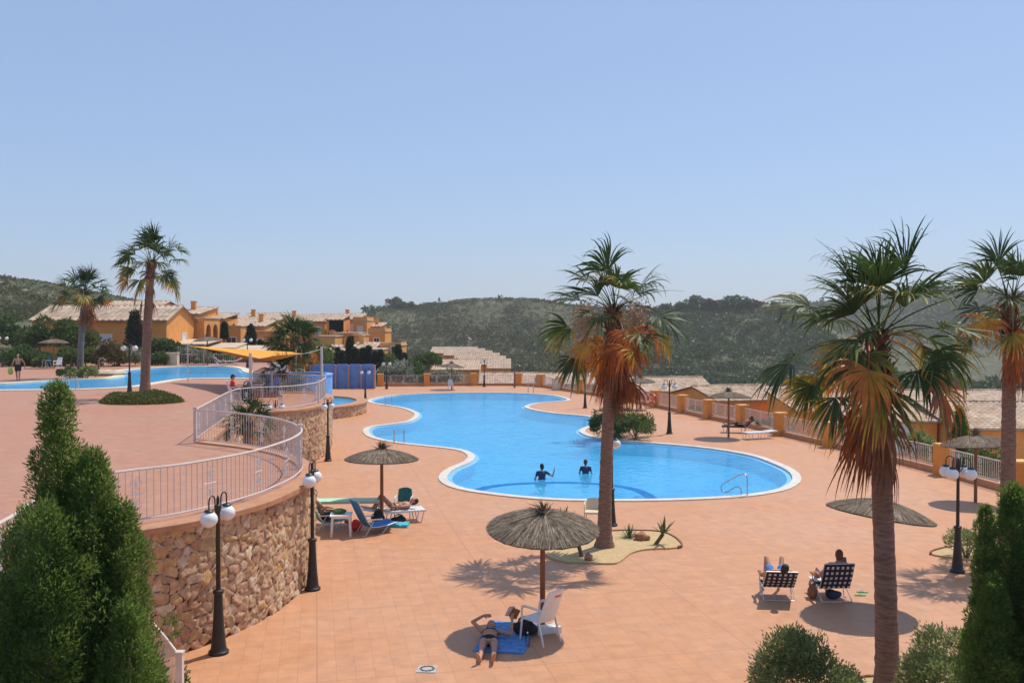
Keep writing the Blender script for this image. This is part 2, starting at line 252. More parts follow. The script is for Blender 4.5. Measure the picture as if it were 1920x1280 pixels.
# ------------------------------------------------------------------ mesh building
class MB:
    def __init__(s): s.v = []; s.f = []; s.a = []; s.mi = []
    def add(s, verts, faces, att=None):
        o = len(s.v); s.v.extend([tuple(map(float, p)) for p in verts]); s.f.extend([tuple(i + o for i in f) for f in faces])
        if att is None: att = 0.0
        s.a.extend(att if hasattr(att, '__len__') else [att] * len(verts)); return s
    def box(s, c, size, rz=0.0, M=None, taper=1.0, att=0.0):
        hx, hy, hz = size[0] / 2, size[1] / 2, size[2] / 2
        vs = []
        for z, k in ((-hz, 1.0), (hz, taper)):
            for x, y in ((-hx, -hy), (hx, -hy), (hx, hy), (-hx, hy)):
                p = Vector((x * k, y * k, z))
                if M is not None: p = M @ p
                elif rz: p = Vector((p.x * math.cos(rz) - p.y * math.sin(rz), p.x * math.sin(rz) + p.y * math.cos(rz), p.z))
                vs.append(p + Vector(c))
        return s.add(vs, [(3, 2, 1, 0), (4, 5, 6, 7), (0, 1, 5, 4), (1, 2, 6, 5), (2, 3, 7, 6), (3, 0, 4, 7)], att)
    def tube(s, pts, r, n=8, att=0.0, flat=1.0):
        pts = [Vector(p) for p in pts]; k = len(pts)
        rs = r if hasattr(r, '__len__') else [r] * k
        at = att if hasattr(att, '__len__') else [att] * k
        vs, fs, aa = [], [], []; prev = None
        for i, p in enumerate(pts):
            t = (pts[min(i + 1, k - 1)] - pts[max(i - 1, 0)]); t = t.normalized() if t.length > 1e-9 else Vector((0, 0, 1))
            if prev is None: a = t.cross(Vector((0, 0, 1)) if abs(t.z) < 0.9 else Vector((1, 0, 0))).normalized()
            else:
                a = prev - t * prev.dot(t); a = a.normalized() if a.length > 1e-6 else t.orthogonal().normalized()
            b = t.cross(a); prev = a
            for j in range(n):
                w = 2 * math.pi * j / n
                vs.append(p + a * (math.cos(w) * rs[i]) + b * (math.sin(w) * rs[i] * flat)); aa.append(at[i])
        for i in range(k - 1):
            for j in range(n):
                j2 = (j + 1) % n; fs.append((i * n + j, i * n + j2, (i + 1) * n + j2, (i + 1) * n + j))
        fs.append(tuple(range(n - 1, -1, -1))); fs.append(tuple(range((k - 1) * n, k * n)))
        return s.add(vs, fs, aa)
    def lathe(s, prof, n=20, c=(0, 0, 0), att=0.0):
        vs, fs = [], []
        for r, z in prof:
            for j in range(n):
                w = 2 * math.pi * j / n; vs.append((c[0] + r * math.cos(w), c[1] + r * math.sin(w), c[2] + z))
        k = len(prof)
        for i in range(k - 1):
            for j in range(n):
                j2 = (j + 1) % n; fs.append((i * n + j, i * n + j2, (i + 1) * n + j2, (i + 1) * n + j))
        fs.append(tuple(range(n - 1, -1, -1))); fs.append(tuple(range((k - 1) * n, k * n)))
        return s.add(vs, fs, att)
    def ell(s, c, r, M=None, nu=14, nv=9, att=0.0):
        vs, fs = [], []; c = Vector(c)
        for i in range(nv + 1):
            th = math.pi * i / nv
            for j in range(nu):
                ph = 2 * math.pi * j / nu
                p = Vector((r[0] * math.sin(th) * math.cos(ph), r[1] * math.sin(th) * math.sin(ph), r[2] * math.cos(th)))
                if i in (0, nv): p += Vector((math.cos(ph), math.sin(ph), 0)) * 1e-4
                vs.append(c + (M @ p if M is not None else p))
        for i in range(nv):
            for j in range(nu):
                j2 = (j + 1) % nu; fs.append((i * nu + j, (i + 1) * nu + j, (i + 1) * nu + j2, i * nu + j2))
        fs.append(tuple(range(nu))); fs.append(tuple(range((nv + 1) * nu - 1, nv * nu - 1, -1)))
        return s.add(vs, fs, att)
    def cap(s, a, b, ra, rb, n=10):                  # tapered limb with round ends
        a, b = Vector(a), Vector(b); t = (b - a).normalized()
        pts, rs = [], []
        for k in (90, 60, 30): w = R(k); pts.append(a - t * ra * math.sin(w)); rs.append(max(ra * math.cos(w), 1e-3))
        pts.append(a); rs.append(ra); pts.append(b); rs.append(rb)
        for k in (30, 60, 90): w = R(k); pts.append(b + t * rb * math.sin(w)); rs.append(max(rb * math.cos(w), 1e-3))
        return s.tube(pts, rs, n)
    def prism(s, poly, z0, z1, holes=(), bottom=True):
        loops = [[Vector((p[0], p[1], 0)) for p in poly]] + [[Vector((p[0], p[1], 0)) for p in h] for h in holes]
        flat = [p for l in loops for p in l]; n = len(flat)
        tris = tessellate_polygon(loops)
        vs = [(p.x, p.y, z1) for p in flat] + [(p.x, p.y, z0) for p in flat]; fs = []
        for t in tris:
            a, b, c = (flat[i] for i in t)
            if (b - a).cross(c - a).z < 0: t = t[::-1]
            fs.append(tuple(t))
            if bottom: fs.append(tuple(i + n for i in t[::-1]))
        o = 0
        for li, l in enumerate(loops):
            m = len(l); area = sum(l[i].x * l[(i + 1) % m].y - l[(i + 1) % m].x * l[i].y for i in range(m))
            ccw = (area > 0) == (li == 0)
            for i in range(m):
                a, b = o + i, o + (i + 1) % m
                fs.append((a + n, b + n, b, a) if ccw else (a, b, b + n, a + n))
            o += m
        return s.add(vs, fs)
    def leaf(s, p, d, L, w, nrm=None, att=0.0):
        p, d = Vector(p), Vector(d).normalized()
        side = d.cross(nrm if nrm is not None else Vector((rnd.gauss(0, 1), rnd.gauss(0, 1), rnd.gauss(0, 1)))).normalized()
        return s.add([p, p + d * L * 0.5 + side * w / 2, p + d * L, p + d * L * 0.5 - side * w / 2], [(0, 1, 2, 3)], att)
    def build(s, name, mat, parent=None, smooth=True, attr=None, loc=None, ang=40):
        me = bpy.data.meshes.new(name); me.from_pydata(s.v, [], s.f); me.validate()
        if attr:
            a = me.attributes.new(attr, 'FLOAT', 'POINT')
            if len(s.a) == len(me.vertices): a.data.foreach_set('value', s.a)
        return finish(me, name, mat, parent, smooth, loc, ang)
def finish(me, name, mat, parent=None, smooth=True, loc=None, ang=40):
    me.materials.append(MATS[mat])
    if smooth:
        me.polygons.foreach_set('use_smooth', [True] * len(me.polygons))
        if ang: me.set_sharp_from_angle(angle=R(ang))
    o = bpy.data.objects.new(name, me); COL.objects.link(o)
    if parent is not None: o.parent = parent
    if loc is not None: o.location = loc
    return o
def fastmesh(name, V, Fc, mat, parent=None, attr=None, av=None, dom='POINT', smooth=False, loc=None):
    V = np.ascontiguousarray(V, dtype=np.float32); Fc = np.ascontiguousarray(Fc, dtype=np.int32); k = Fc.shape[1]
    me = bpy.data.meshes.new(name); me.vertices.add(len(V)); me.vertices.foreach_set('co', V.ravel())
    me.loops.add(Fc.size); me.loops.foreach_set('vertex_index', Fc.ravel())
    me.polygons.add(len(Fc)); me.polygons.foreach_set('loop_start', np.arange(0, Fc.size, k, dtype=np.int32))
    me.update(calc_edges=True); me.validate()
    if attr: a = me.attributes.new(attr, 'FLOAT', dom); a.data.foreach_set('value', np.asarray(av, dtype=np.float32))
    return finish(me, name, mat, parent, smooth, loc, None)
def tag(o, label=None, cat=None, group=None, kind=None):
    for k, v in (('label', label), ('category', cat), ('group', group), ('kind', kind)):
        if v: o[k] = v
    return o
def thing(name, label, cat, loc=(0, 0, 0), rz=0.0, group=None):
    o = bpy.data.objects.new(name, None); COL.objects.link(o); o.empty_display_size = 0.2
    o.location = loc; o.rotation_euler = (0, 0, rz); return tag(o, label, cat, group)
def dup(root, loc, rz=0.0, label=None, scale=None):
    def cp(o, parent):
        c = o.copy(); COL.objects.link(c); c.parent = parent
        for ch in list(o.children): cp(ch, c)
        return c
    r = cp(root, None); r.location = loc; r.rotation_euler = (0, 0, rz)
    if label: r['label'] = label
    if scale: r.scale = (scale,) * 3 if not hasattr(scale, '__len__') else scale
    return r
def struct(o): o['kind'] = 'structure'; return o
def smooth_path(pts, step=0.3, closed=False):
    P = [Vector((p[0], p[1], 0)) for p in pts]; n = len(P); out = []
    rngi = range(n if closed else n - 1)
    for i in rngi:
        p0 = P[(i - 1) % n] if closed else P[max(i - 1, 0)]; p1 = P[i]; p2 = P[(i + 1) % n]; p3 = P[(i + 2) % n] if closed else P[min(i + 2, n - 1)]
        k = max(2, int((p2 - p1).length / step))
        for j in range(k):
            t = j / k
            out.append(0.5 * ((2 * p1) + (p2 - p0) * t + (2 * p0 - 5 * p1 + 4 * p2 - p3) * t * t + (3 * p1 - p0 - 3 * p2 + p3) * t ** 3))
    if not closed: out.append(P[-1].copy())
    return [(p.x, p.y) for p in out]
def resample(path, step):
    A = np.array(path); seg = np.r_[0, np.cumsum(np.hypot(*np.diff(A, axis=0).T))]
    s = np.linspace(0, seg[-1], max(2, int(round(seg[-1] / step)) + 1))
    return np.c_[np.interp(s, seg, A[:, 0]), np.interp(s, seg, A[:, 1])], s
def offset(path, d, closed=False):                   # to the right of the walking direction
    A = np.array(path, dtype=float)
    T = (np.roll(A, -1, 0) - np.roll(A, 1, 0)) if closed else np.gradient(A, axis=0)
    T /= np.linalg.norm(T, axis=1)[:, None] + 1e-9
    return [(a[0] + t[1] * d, a[1] - t[0] * d) for a, t in zip(A, T)]
def fbm(x, y, sc, oct=4, seed=0.0):
    return sum(mnoise.noise(Vector((x * sc * 2 ** k + seed, y * sc * 2 ** k, seed * 1.7 + k))) / 2 ** k for k in range(oct))
def ordinal(n): return ['first', 'second', 'third', 'fourth', 'fifth', 'sixth', 'seventh', 'eighth', 'ninth', 'tenth', 'eleventh', 'twelfth', 'thirteenth',
    'fourteenth', 'fifteenth', 'sixteenth', 'seventeenth', 'eighteenth', 'nineteenth', 'twentieth'][n]

# ------------------------------------------------------------------ terrain
def sm(a, b, x): t = np.clip((x - a) / (b - a), 0, 1); return t * t * (3 - 2 * t)
def crest_tab(tab, px): t = np.array(tab, dtype=float); return np.interp(px, t[:, 0], t[:, 1])
CREST = [(-900, 470), (-400, 496), (0, 516), (60, 521), (130, 533), (200, 549), (270, 564), (350, 581), (420, 592), (480, 602), (560, 611), (660, 613), (682, 606), (690, 588), (720, 582),
         (760, 579), (800, 576), (850, 572), (900, 568), (950, 565), (1000, 568), (1040, 571), (1100, 579), (1160, 583), (1220, 588), (1280, 588), (1350, 586), (1400, 586), (1440, 584),
         (1490, 592), (1560, 640), (1640, 690), (1740, 722), (1850, 737), (1920, 742), (2200, 750), (2900, 760)]
CDIST = [(-900, 200), (0, 235), (420, 290), (560, 330), (655, 380), (690, 500), (950, 520), (1250, 480), (1450, 450), (1560, 380), (1740, 280), (1920, 230), (2900, 200)]
FAR = [(1200, 640), (1300, 612), (1400, 585), (1480, 576), (1550, 571), (1620, 561), (1700, 551), (1740, 541), (1800, 544), (1850, 549), (1920, 556), (2100, 552), (2500, 540), (2900, 545)]
def near_height(x, y):
    """ground under and just around the terraces"""
    left = 2.2 - 0.0 * y
    drop = -2.2 - 0.055 * np.clip(y - 95, 0, 400) - 0.02 * np.clip(x, 0, 100)
    z = drop + (left - drop) * sm(-14, -34, x - 0.10 * (y - 92))
    under = (y < 91) & (x < 19)
    return np.where(under, -2.4, z)
def fnoise(x, y, sc, seed=0):
    return np.array([fbm(a, b, sc, 4, seed) for a, b in zip(x.ravel(), y.ravel())]).reshape(x.shape)
def polar_sheet(pxs, ds, fn):
    PX, DD = np.meshgrid(pxs, ds); X = (PX - 960) / F * DD; Y = DD
    Z = fn(PX, DD, X, Y); n, m = PX.shape
    idx = np.arange(n * m).reshape(n, m)
    Fc = np.stack([idx[:-1, :-1], idx[:-1, 1:], idx[1:, 1:], idx[1:, :-1]], -1).reshape(-1, 4)
    return np.stack([X, Y, Z], -1).reshape(-1, 3), Fc
def ground_fn(PX, DD, X, Y):
    yc = crest_tab(CREST, PX); dc = crest_tab(CDIST, PX); zc = CAM_Z + (612 - yc) / F * dc
    valley = np.where(PX < 640, 2.0, -24.0); valley = 2.0 + (-26.0) * sm(600, 760, PX)
    dv = np.where(PX < 640, 120, 215) + 0 * DD; dv = np.interp(PX, [-900, 560, 760, 1500, 1920, 2900], [110, 140, 220, 220, 130, 120])
    zn = near_height(X, Y)
    z = zn + (valley - zn) * sm(96, 1, 0) * sm(98, 1.0 * dv, DD)
    rise = np.clip((DD - dv) / (dc - dv), 0, 1); prof = rise ** 0.85 * (1 - 0.28 * np.sin(rise * np.pi)) 
    z = np.where(DD > dv, valley + (zc - valley) * np.clip(prof, 0, 1), z)
    beyond = np.clip((DD - dc) / np.maximum(dc * 0.9, 1), 0, 1)
    z = np.where(DD > dc, zc - (zc + 20) * beyond * beyond * (3 - 2 * beyond), z)
    nz = fnoise(X, Y, 0.012, 3) * 10 + fnoise(X, Y, 0.05, 9) * 1.5
    amp = sm(dv * 1.05, dv * 1.5, DD) * (1 - 0.75 * np.exp(-((DD - dc) / 40) ** 2)) * np.clip(np.interp(PX, [0, 300, 600, 700], [0.5, 0.4, 0.2, 1]), 0, 1)
    return z + nz * amp
m, nt, out = nodes_of('hill_scrub')
p = pos(nt)
n1 = N(nt, 'ShaderNodeTexNoise', Scale=0.035, Detail=9, Roughness=0.66); nt.links.new(p, n1.inputs['Vector'])
n2 = N(nt, 'ShaderNodeTexNoise', Scale=0.16, Detail=9, Roughness=0.75); nt.links.new(p, n2.inputs['Vector'])
n3 = N(nt, 'ShaderNodeTexNoise', Scale=0.75, Detail=6, Roughness=0.7); nt.links.new(p, n3.inputs['Vector'])
r1 = ramp(nt, [(0.30, (0.050, 0.062, 0.026)), (0.5, (0.095, 0.102, 0.046)), (0.70, (0.18, 0.16, 0.088))]); nt.links.new(n2.outputs[0], r1.inputs[0])
r3 = ramp(nt, [(0.42, (0.55, 0.55, 0.5)), (0.6, (1.15, 1.12, 1.05))]); nt.links.new(n3.outputs[0], r3.inputs[0])
c = mixc(nt, 1.0, r1.outputs[0], r3.outputs[0], 'MULTIPLY')
rk = N(nt, 'ShaderNodeMath', operation='MULTIPLY'); nt.links.new(n1.outputs[0], rk.inputs[0]); nt.links.new(n3.outputs[0], rk.inputs[1])
rr = ramp(nt, [(0.315, (0, 0, 0)), (0.40, (0.8, 0.8, 0.8))]); nt.links.new(rk.outputs[0], rr.inputs[0])
c = mixc(nt, rr.outputs[0], c, (0.34, 0.29, 0.235))
bs = N(nt, 'ShaderNodeBsdfPrincipled', Roughness=0.95); nt.links.new(c, bs.inputs['Base Color'])
bumped(nt, bs, n3.outputs[0], 0.6, 0.6); nt.links.new(bs.outputs[0], out.inputs[0])
pxs = np.arange(-900, 2901, 14.0)
pxs = np.unique(np.r_[pxs, np.arange(640, 720, 4.0)])
ds = np.r_[np.linspace(2, 100, 34), np.linspace(103, 330, 78), np.linspace(335, 720, 84), np.geomspace(730, 1700, 18)]
GV, GF = polar_sheet(pxs, ds, ground_fn)
struct(fastmesh('ground', GV, GF, 'hill_scrub', smooth=True))
def far_fn(PX, DD, X, Y):
    zc = CAM_Z + (612 - crest_tab(FAR, PX)) / F * 900
    t = np.clip((DD - 480) / 420, 0, 1); z = -40 + (zc + 40) * t ** 0.8
    b = np.clip((DD - 900) / 700, 0, 1); z = np.where(DD > 900, zc - (zc + 40) * b * b * (3 - 2 * b), z)
    cliff = np.exp(-((DD - 800) / 70) ** 2) * 7
    return z + cliff * fnoise(X, Y, 0.012, 21) + fnoise(X, Y, 0.006, 5) * 14 * np.sin(np.pi * t) + fnoise(X, Y, 0.03, 8) * 3 * np.clip(t * 3, 0, 1)
FV, FF = polar_sheet(np.arange(1200, 2901, 14.0), np.r_[np.linspace(480, 1000, 80), np.linspace(1010, 1650, 20)], far_fn)
struct(fastmesh('far_hill', FV, FF, 'hill_scrub', smooth=True))
def ground_z(x, y):
    PX = np.array([[960 + x / y * F]]); return float(ground_fn(PX, np.array([[y]]), np.array([[x]]), np.array([[y]]))[0, 0])

# ------------------------------------------------------------------ pools, decks, terrace
POOL_PX = [(696, 751), (713, 745.6), (735, 742), (767, 739.5), (833, 737), (900, 736.6), (964, 737), (1030, 741), (1061, 748), (1056, 751.5), (1008, 755.5), (986, 760.5), (984, 764), (1000, 769), (1039, 775),
    (1095, 780), (1118, 786), (1113, 795), (1092, 803), (1086, 809), (1100, 817), (1125, 822), (1170, 827), (1240, 832.5), (1302, 838), (1356, 845), (1409, 855), (1446, 868), (1474, 881), (1485, 893), (1483, 904),
    (1465, 915), (1437, 922), (1401, 927.5), (1352, 931.5), (1277, 935), (1200, 936.6), (1104, 936.6), (1039, 935), (973, 930), (918, 923.5), (872, 916), (846, 906), (838, 896), (844, 886), (858, 877), (880, 868), (891, 858),
    (884, 849), (864, 842.5), (820, 837), (780, 833), (740, 828), (705, 820), (693, 812), (693, 804), (705, 799.5), (724, 797), (767, 791), (783, 783), (786, 776), (776, 770), (757, 764), (732, 760), (704, 755.5)]
def world_poly(px, z, step): return [(v[0], v[1]) for v in smooth_path([G(*p, z)[:2] for p in px], step, True)]
def ccw(poly):
    a = sum(poly[i][0] * poly[(i + 1) % len(poly)][1] - poly[(i + 1) % len(poly)][0] * poly[i][1] for i in range(len(poly)))
    return poly if a > 0 else poly[::-1]
def clean_offset(poly, d):                            # offset outward (ccw polygon), dropping folded points
    P = np.array(poly); O = np.array(offset(poly, d, True)); keep = []
    for o in O:
        if np.min(np.hypot(*(P - o).T)) >= abs(d) * 0.93: keep.append(tuple(o))
    return keep
def strip_ring(mb, inner, outer, z0, z1):
    n = len(inner); vs = []
    for (a, b) in zip(inner, outer): vs += [(a[0], a[1], z0), (a[0], a[1], z1), (b[0], b[1], z1), (b[0], b[1], z0)]
    fs = []
    for i in range(n):
        j = (i + 1) % n
        for k in range(4): fs.append((i * 4 + k, j * 4 + k, j * 4 + (k + 1) % 4, i * 4 + (k + 1) % 4)[::-1])
    mb.add(vs, fs)
def make_pool(px, z, depth, wcoping, deckmat, copmat, name):
    inner = ccw(world_poly(px, z, 0.6)); n = len(inner)
    outer = offset(inner, wcoping, True)
    hole = clean_offset(inner, wcoping * 0.6)
    mb = MB(); strip_ring(mb, inner, outer, z - 0.14, z + 0.04)
    struct(mb.build(name + '_coping', copmat, ang=50))
    mb = MB(); vs = [(p[0], p[1], z - 0.06) for p in inner] + [(p[0], p[1], z - depth) for p in inner]
    mb.add(vs, [((i + 1) % n, i, i + n, (i + 1) % n + n) for i in range(n)])
    fl = MB(); fl.prism(inner, z - depth - 0.2, z - depth)
    struct(mb.build(name + '_wall', 'pool_tile', ang=60)); struct(fl.build(name + '_floor', 'pool_tile', smooth=False))
    w = MB(); w.prism(inner, z - 0.06, z - 0.055, bottom=False); w.f = w.f[:n - 2]
    struct(w.build(name + '_water', 'pool_water', smooth=False))
    g_in = offset(inner, -0.20, True); mb = MB(); strip_ring(mb, g_in, inner, z - 0.13, z - 0.048); struct(mb.build(name + '_gutter', 'pool_tile_pale', ang=50))
    return inner, hole
pool, pool_hole = make_pool(POOL_PX, 0.0, 0.62, 0.34, 'deck_tile', 'coping_white', 'pool')
# the tiled line between the deep and the shallow end, and the pale entry steps
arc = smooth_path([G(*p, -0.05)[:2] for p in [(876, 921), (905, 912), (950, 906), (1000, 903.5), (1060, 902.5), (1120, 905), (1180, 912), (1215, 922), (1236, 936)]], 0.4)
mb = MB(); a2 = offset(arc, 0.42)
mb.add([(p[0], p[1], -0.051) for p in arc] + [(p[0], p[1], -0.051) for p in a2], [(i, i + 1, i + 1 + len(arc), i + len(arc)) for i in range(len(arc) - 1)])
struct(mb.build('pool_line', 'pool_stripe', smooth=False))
for rx, ry, zt in ((3.0, 2.6, -0.30), (2.1, 1.9, -0.14)):
    c = G(1335, 931); mb = MB()
    mb.prism([(c.x + rx * math.cos(R(a)), c.y + 0.25 + ry * math.sin(R(a))) for a in range(4, 177, 6)], -0.62, zt); struct(mb.build('pool_step', 'pool_tile_pale', smooth=False))

UP_PX = [(-160, 728), (-80, 722), (0, 720), (76, 715), (121, 711.5), (197, 710.5), (228, 706), (234, 702), (224, 698.5), (228, 695.5), (242, 693.5), (281, 690), (330, 688), (380, 687), (430, 688), (450, 692), (456, 697), (470, 700), (490, 702),
         (497, 705.5), (478, 709), (427, 709), (365, 709.5), (323, 712), (281, 718.5), (239, 725), (190, 728), (140, 729.5), (60, 730.5), (0, 731), (-80, 731), (-150, 731)]
upool, upool_hole = make_pool(UP_PX, TZ, 0.6, 0.75, 'terrace_tile', 'coping_cream', 'upper_pool')

RAIL1 = smooth_path([(-6.3, 5), (-6.5, 9), (-6.7, 12), (-7.15, 14), (-7.3, 15.3), (-6.97, 16.3), (-6.16, 17.2), (-5.44, 18.7), (-5.16, 20.1), (-5.06, 21.4), (-5.18, 22.7), (-5.5, 23.7), (-6.0, 24.8), (-6.7, 25.9), (-7.63, 26.9), (-8.5, 27.6), (-9.8, 28.5)], 0.3)
RAIL2 = smooth_path([(-9.8, 28.5), (-10.5, 32.5), (-11.2, 36.6), (-11.25, 38.2), (-10.7, 39.1), (-9.9, 39.5), (-9.35, 40.4), (-9.0, 42.3), (-9.15, 44.5), (-9.5, 47.0), (-10.2, 49.0), (-11.4, 49.8), (-13.0, 49.9)], 0.35)
RAIL3 = smooth_path([(-13.0, 49.9), (-14.3, 51.0), (-14.9, 54), (-15.4, 58), (-16.3, 63), (-17.6, 72), (-19.0, 82), (-19.6, 86)], 0.5)
EDGE = RAIL1[:-1] + [RAIL1[-1]] + RAIL2[1:] + RAIL3[1:]
WALL1 = offset(RAIL1, 0.30); WALL1 = WALL1[:-1] + [(-9.62, 28.8)]
WALL2 = [(-9.62, 28.8)] + offset(RAIL2, 0.30)[2:]
WALL3 = offset(RAIL3, 0.30)
WALL = WALL1 + WALL2[1:] + WALL3[1:]
tpoly = ccw(WALL + [(-20, 92.5), (-75, 92.5), (-75, 5)])
mb = MB(); mb.prism(tpoly, TZ - 0.18, TZ, holes=[upool_hole]); struct(mb.build('upper_terrace', 'terrace_tile', smooth=False))
FENCE = [(18.6, 28.0), (18.0, 32.6), (17.5, 37.3), (16.8, 41.5), (15.9, 45.9), (14.85, 50.9), (14.0, 56.0), (12.8, 59.9), (11.85, 64.0), (10.7, 68.6), (9.4, 73.4), (8.1, 78.0), (6.2, 83.0), (4.5, 87.3), (2.9, 91.6), (0.7, 93.6), (-3.9, 93.6), (-8.6, 93.0), (-13.2, 92.6)]
dpoly = ccw([(-26, 93.2), (-26, 6), (19.6, 6), (19.0, 28)] + [(x + 0.5, y + 0.3) for x, y in FENCE[1:]])
mb = MB(); mb.prism(dpoly, -0.2, 0.0, holes=[pool_hole]); struct(mb.build('pool_deck', 'deck_tile', smooth=False))

mb = MB(); mb.prism(ccw([(19.4, 20), (62, 20), (62, 100), (9, 100), (8.0, 92)] + [(x + 1.6, y + 0.6) for x, y in FENCE[13:1:-1]]), -2.5, -2.2); struct(mb.build('bounce_paving', 'flat_roof', smooth=False))  # pale paving added beyond the fence to bounce light onto the house walls
# ------------------------------------------------------------------ rubble stone walls with real relief
def stone_wall(name, label, path, z0, z1, step, cell=(0.30, 0.24), relief=0.05, seed=1, cap=True, capmat='coping_terracotta', capw=(0.42, 0.10), loc=None):
    A, s = resample(path, step); zs = np.arange(z0, z1 + 1e-6, step); r = np.random.default_rng(seed)
    T = np.gradient(A, axis=0); T /= np.linalg.norm(T, axis=1)[:, None]; Nn = np.c_[T[:, 1], -T[:, 0]]
    S, Zg = np.meshgrid(s, zs, indexing='ij'); cw, chh = cell
    ni, nj = int(s[-1] / cw) + 4, int((z1 - z0) / chh) + 4
    jx = r.uniform(-0.42, 0.42, (ni, nj)) + (np.arange(nj) % 2) * 0.5; jz = r.uniform(-0.36, 0.36, (ni, nj))
    wx = r.uniform(0.75, 1.3, (ni, nj)); wz = r.uniform(0.75, 1.3, (ni, nj)); tone = r.beta(1.6, 1.6, (ni, nj)) * 0.86 + 0.14; tone[r.random((ni, nj)) < 0.12] = 1.0
    tilt = r.normal(0, 1, (ni, nj, 2)); ht = r.uniform(0.5, 1.15, (ni, nj))
    f1 = np.full(S.shape, 9.0); f2 = np.full(S.shape, 9.0); own = np.zeros(S.shape + (2,), int)
    dist_n = np.array([mnoise.noise(Vector((a * 7, b * 7, seed))) for a, b in zip(S.ravel(), Zg.ravel())]).reshape(S.shape)
    S2 = S + dist_n * 0.03; Z2 = Zg + np.roll(dist_n, 5, 0) * 0.03
    bi = np.floor(S2 / cw).astype(int) + 1; bj = np.floor((Z2 - z0) / chh).astype(int) + 1
    for di in (-2, -1, 0, 1, 2):
        for dj in (-2, -1, 0, 1, 2):
            i = np.clip(bi + di, 0, ni - 1); j = np.clip(bj + dj, 0, nj - 1)
            ds_ = np.abs(S2 - (i - 0.5 + jx[i, j]) * cw) / cw * wx[i, j]; dz_ = np.abs(Z2 - z0 - (j - 0.5 + jz[i, j]) * chh) / chh * wz[i, j]
            d = (ds_ ** 3.6 + dz_ ** 3.6) ** (1 / 3.6)
            c1 = d < f1; f2 = np.where(c1, f1, np.minimum(f2, d)); own[c1] = np.stack([i, j], -1)[c1]; f1 = np.where(c1, d, f1)
    e = f2 - f1; oi, oj = own[..., 0], own[..., 1]
    lump = np.array([fbm(a, b, 9.0, 3, seed + 5.0) for a, b in zip(S.ravel(), Zg.ravel())]).reshape(S.shape)
    face = np.clip(e / 0.15, 0, 1) ** 0.55
    h = relief * face * ht[oi, oj] * (1 + 0.45 * lump) + relief * 0.35 * face * (tilt[oi, oj, 0] * (S2 - (oi - 0.5 + jx[oi, oj]) * cw) / cw + tilt[oi, oj, 1] * (Z2 - z0 - (oj - 0.5 + jz[oi, oj]) * chh) / chh)
    tn = np.where(e < 0.042, 0.0, np.where(e < 0.068, 0.07, tone[oi, oj]))
    V = np.stack([A[:, 0][:, None] + Nn[:, 0][:, None] * (h - relief * 0.5), A[:, 1][:, None] + Nn[:, 1][:, None] * (h - relief * 0.5), Zg], -1)
    n, m_ = S.shape; idx = np.arange(n * m_).reshape(n, m_)
    Fc = np.stack([idx[:-1, :-1], idx[1:, :-1], idx[1:, 1:], idx[:-1, 1:]], -1).reshape(-1, 4)
    o0 = Vector((*A[len(A) // 2], 0)); t = thing(name, label, 'stone wall', o0)
    fastmesh('stonework', V.reshape(-1, 3) - np.array(o0), Fc, 'stonework', t, 'tone', tn.ravel(), smooth=True)
    back = MB(); inn = offset([tuple(a) for a in A], -0.35); k = len(A)
    st = max(1, k // 120); B0 = [tuple(a) for a in A[::st]]; B1 = inn[::st]; k = len(B0)
    vs = [(x - o0.x, y - o0.y, z) for z in (z0, z1 - 0.02) for (x, y) in B1] 
    back.add(vs, [(i, i + 1, k + i + 1, k + i) for i in range(k - 1)]); back.build('core', 'orange_plaster', t)
    if cap:
        cb = MB(); po = offset(B0, 0.10); pi = offset(B0, 0.10 - capw[0]); zt = z1 + capw[1]; vs = []
        prof = [(0.0, z1 - 0.03), (0.0, z1 + capw[1] * 0.7), (0.06, zt), (1.0, zt), (1.0, z1 - 0.03)]
        for a, b in zip(po, pi):
            for f_, z in prof: vs.append((a[0] + (b[0] - a[0]) * f_ - o0.x, a[1] + (b[1] - a[1]) * f_ - o0.y, z))
        q = len(prof); fs = [(i * q + a, (i + 1) * q + a, (i + 1) * q + (a + 1) % q, i * q + (a + 1) % q) for i in range(k - 1) for a in range(q)]
        fs += [tuple(range(q)), tuple(range((k - 1) * q, k * q))[::-1]]
        cb.add(vs, fs); cb.build('coping', capmat, t, ang=30)
    return t
stone_wall('stone_wall', 'curved rubble stone retaining wall behind the two globe lamps in the left foreground', WALL1[20:], 0.0, TZ - 0.06, 0.028, cell=(0.26, 0.20), relief=0.05, seed=3)
stone_wall('stone_wall', 'rounded stone retaining wall under the sunshade terrace, beyond the planted pit', WALL2, 0.0, TZ - 0.06, 0.045, (0.26, 0.20), seed=8)
stone_wall('stone_wall', 'straight far terrace wall running back beside the small round pool', WALL3, 0.0, TZ - 0.06, 0.09, (0.3, 0.24), seed=9)
# small round raised pool
kc = Vector((-14.4, 64.0, 0)); kr = 4.2
ring = [(kc.x + kr * math.cos(R(-a)), kc.y + 6.0 / 4.2 * kr * math.sin(R(-a))) for a in range(0, 360, 4)]
ring = [(kc.x + kr * math.cos(R(a)), kc.y + 1.35 * kr * math.sin(R(a))) for a in range(-120, 100, 3)]
tw = stone_wall('stone_wall', 'low stone ring wall of the small raised round pool beside the blue wall', ring, 0.0, 0.72, 0.06, (0.26, 0.20), seed=4, capw=(0.8, 0.10))
full = ccw([(kc.x + (kr - 0.55) * math.cos(R(a)), kc.y + 1.35 * (kr - 0.55) * math.sin(R(a))) for a in range(0, 360, 6)])
mb = MB(); mb.prism(full, 0.3, 0.5); struct(mb.build('small_pool_floor', 'pool_tile_pale', smooth=False))
mb = MB(); mb.prism(full, 0.7, 0.72, bottom=False); mb.f = mb.f[:len(full) - 2]; struct(mb.build('small_pool_water', 'pool_water', smooth=False))

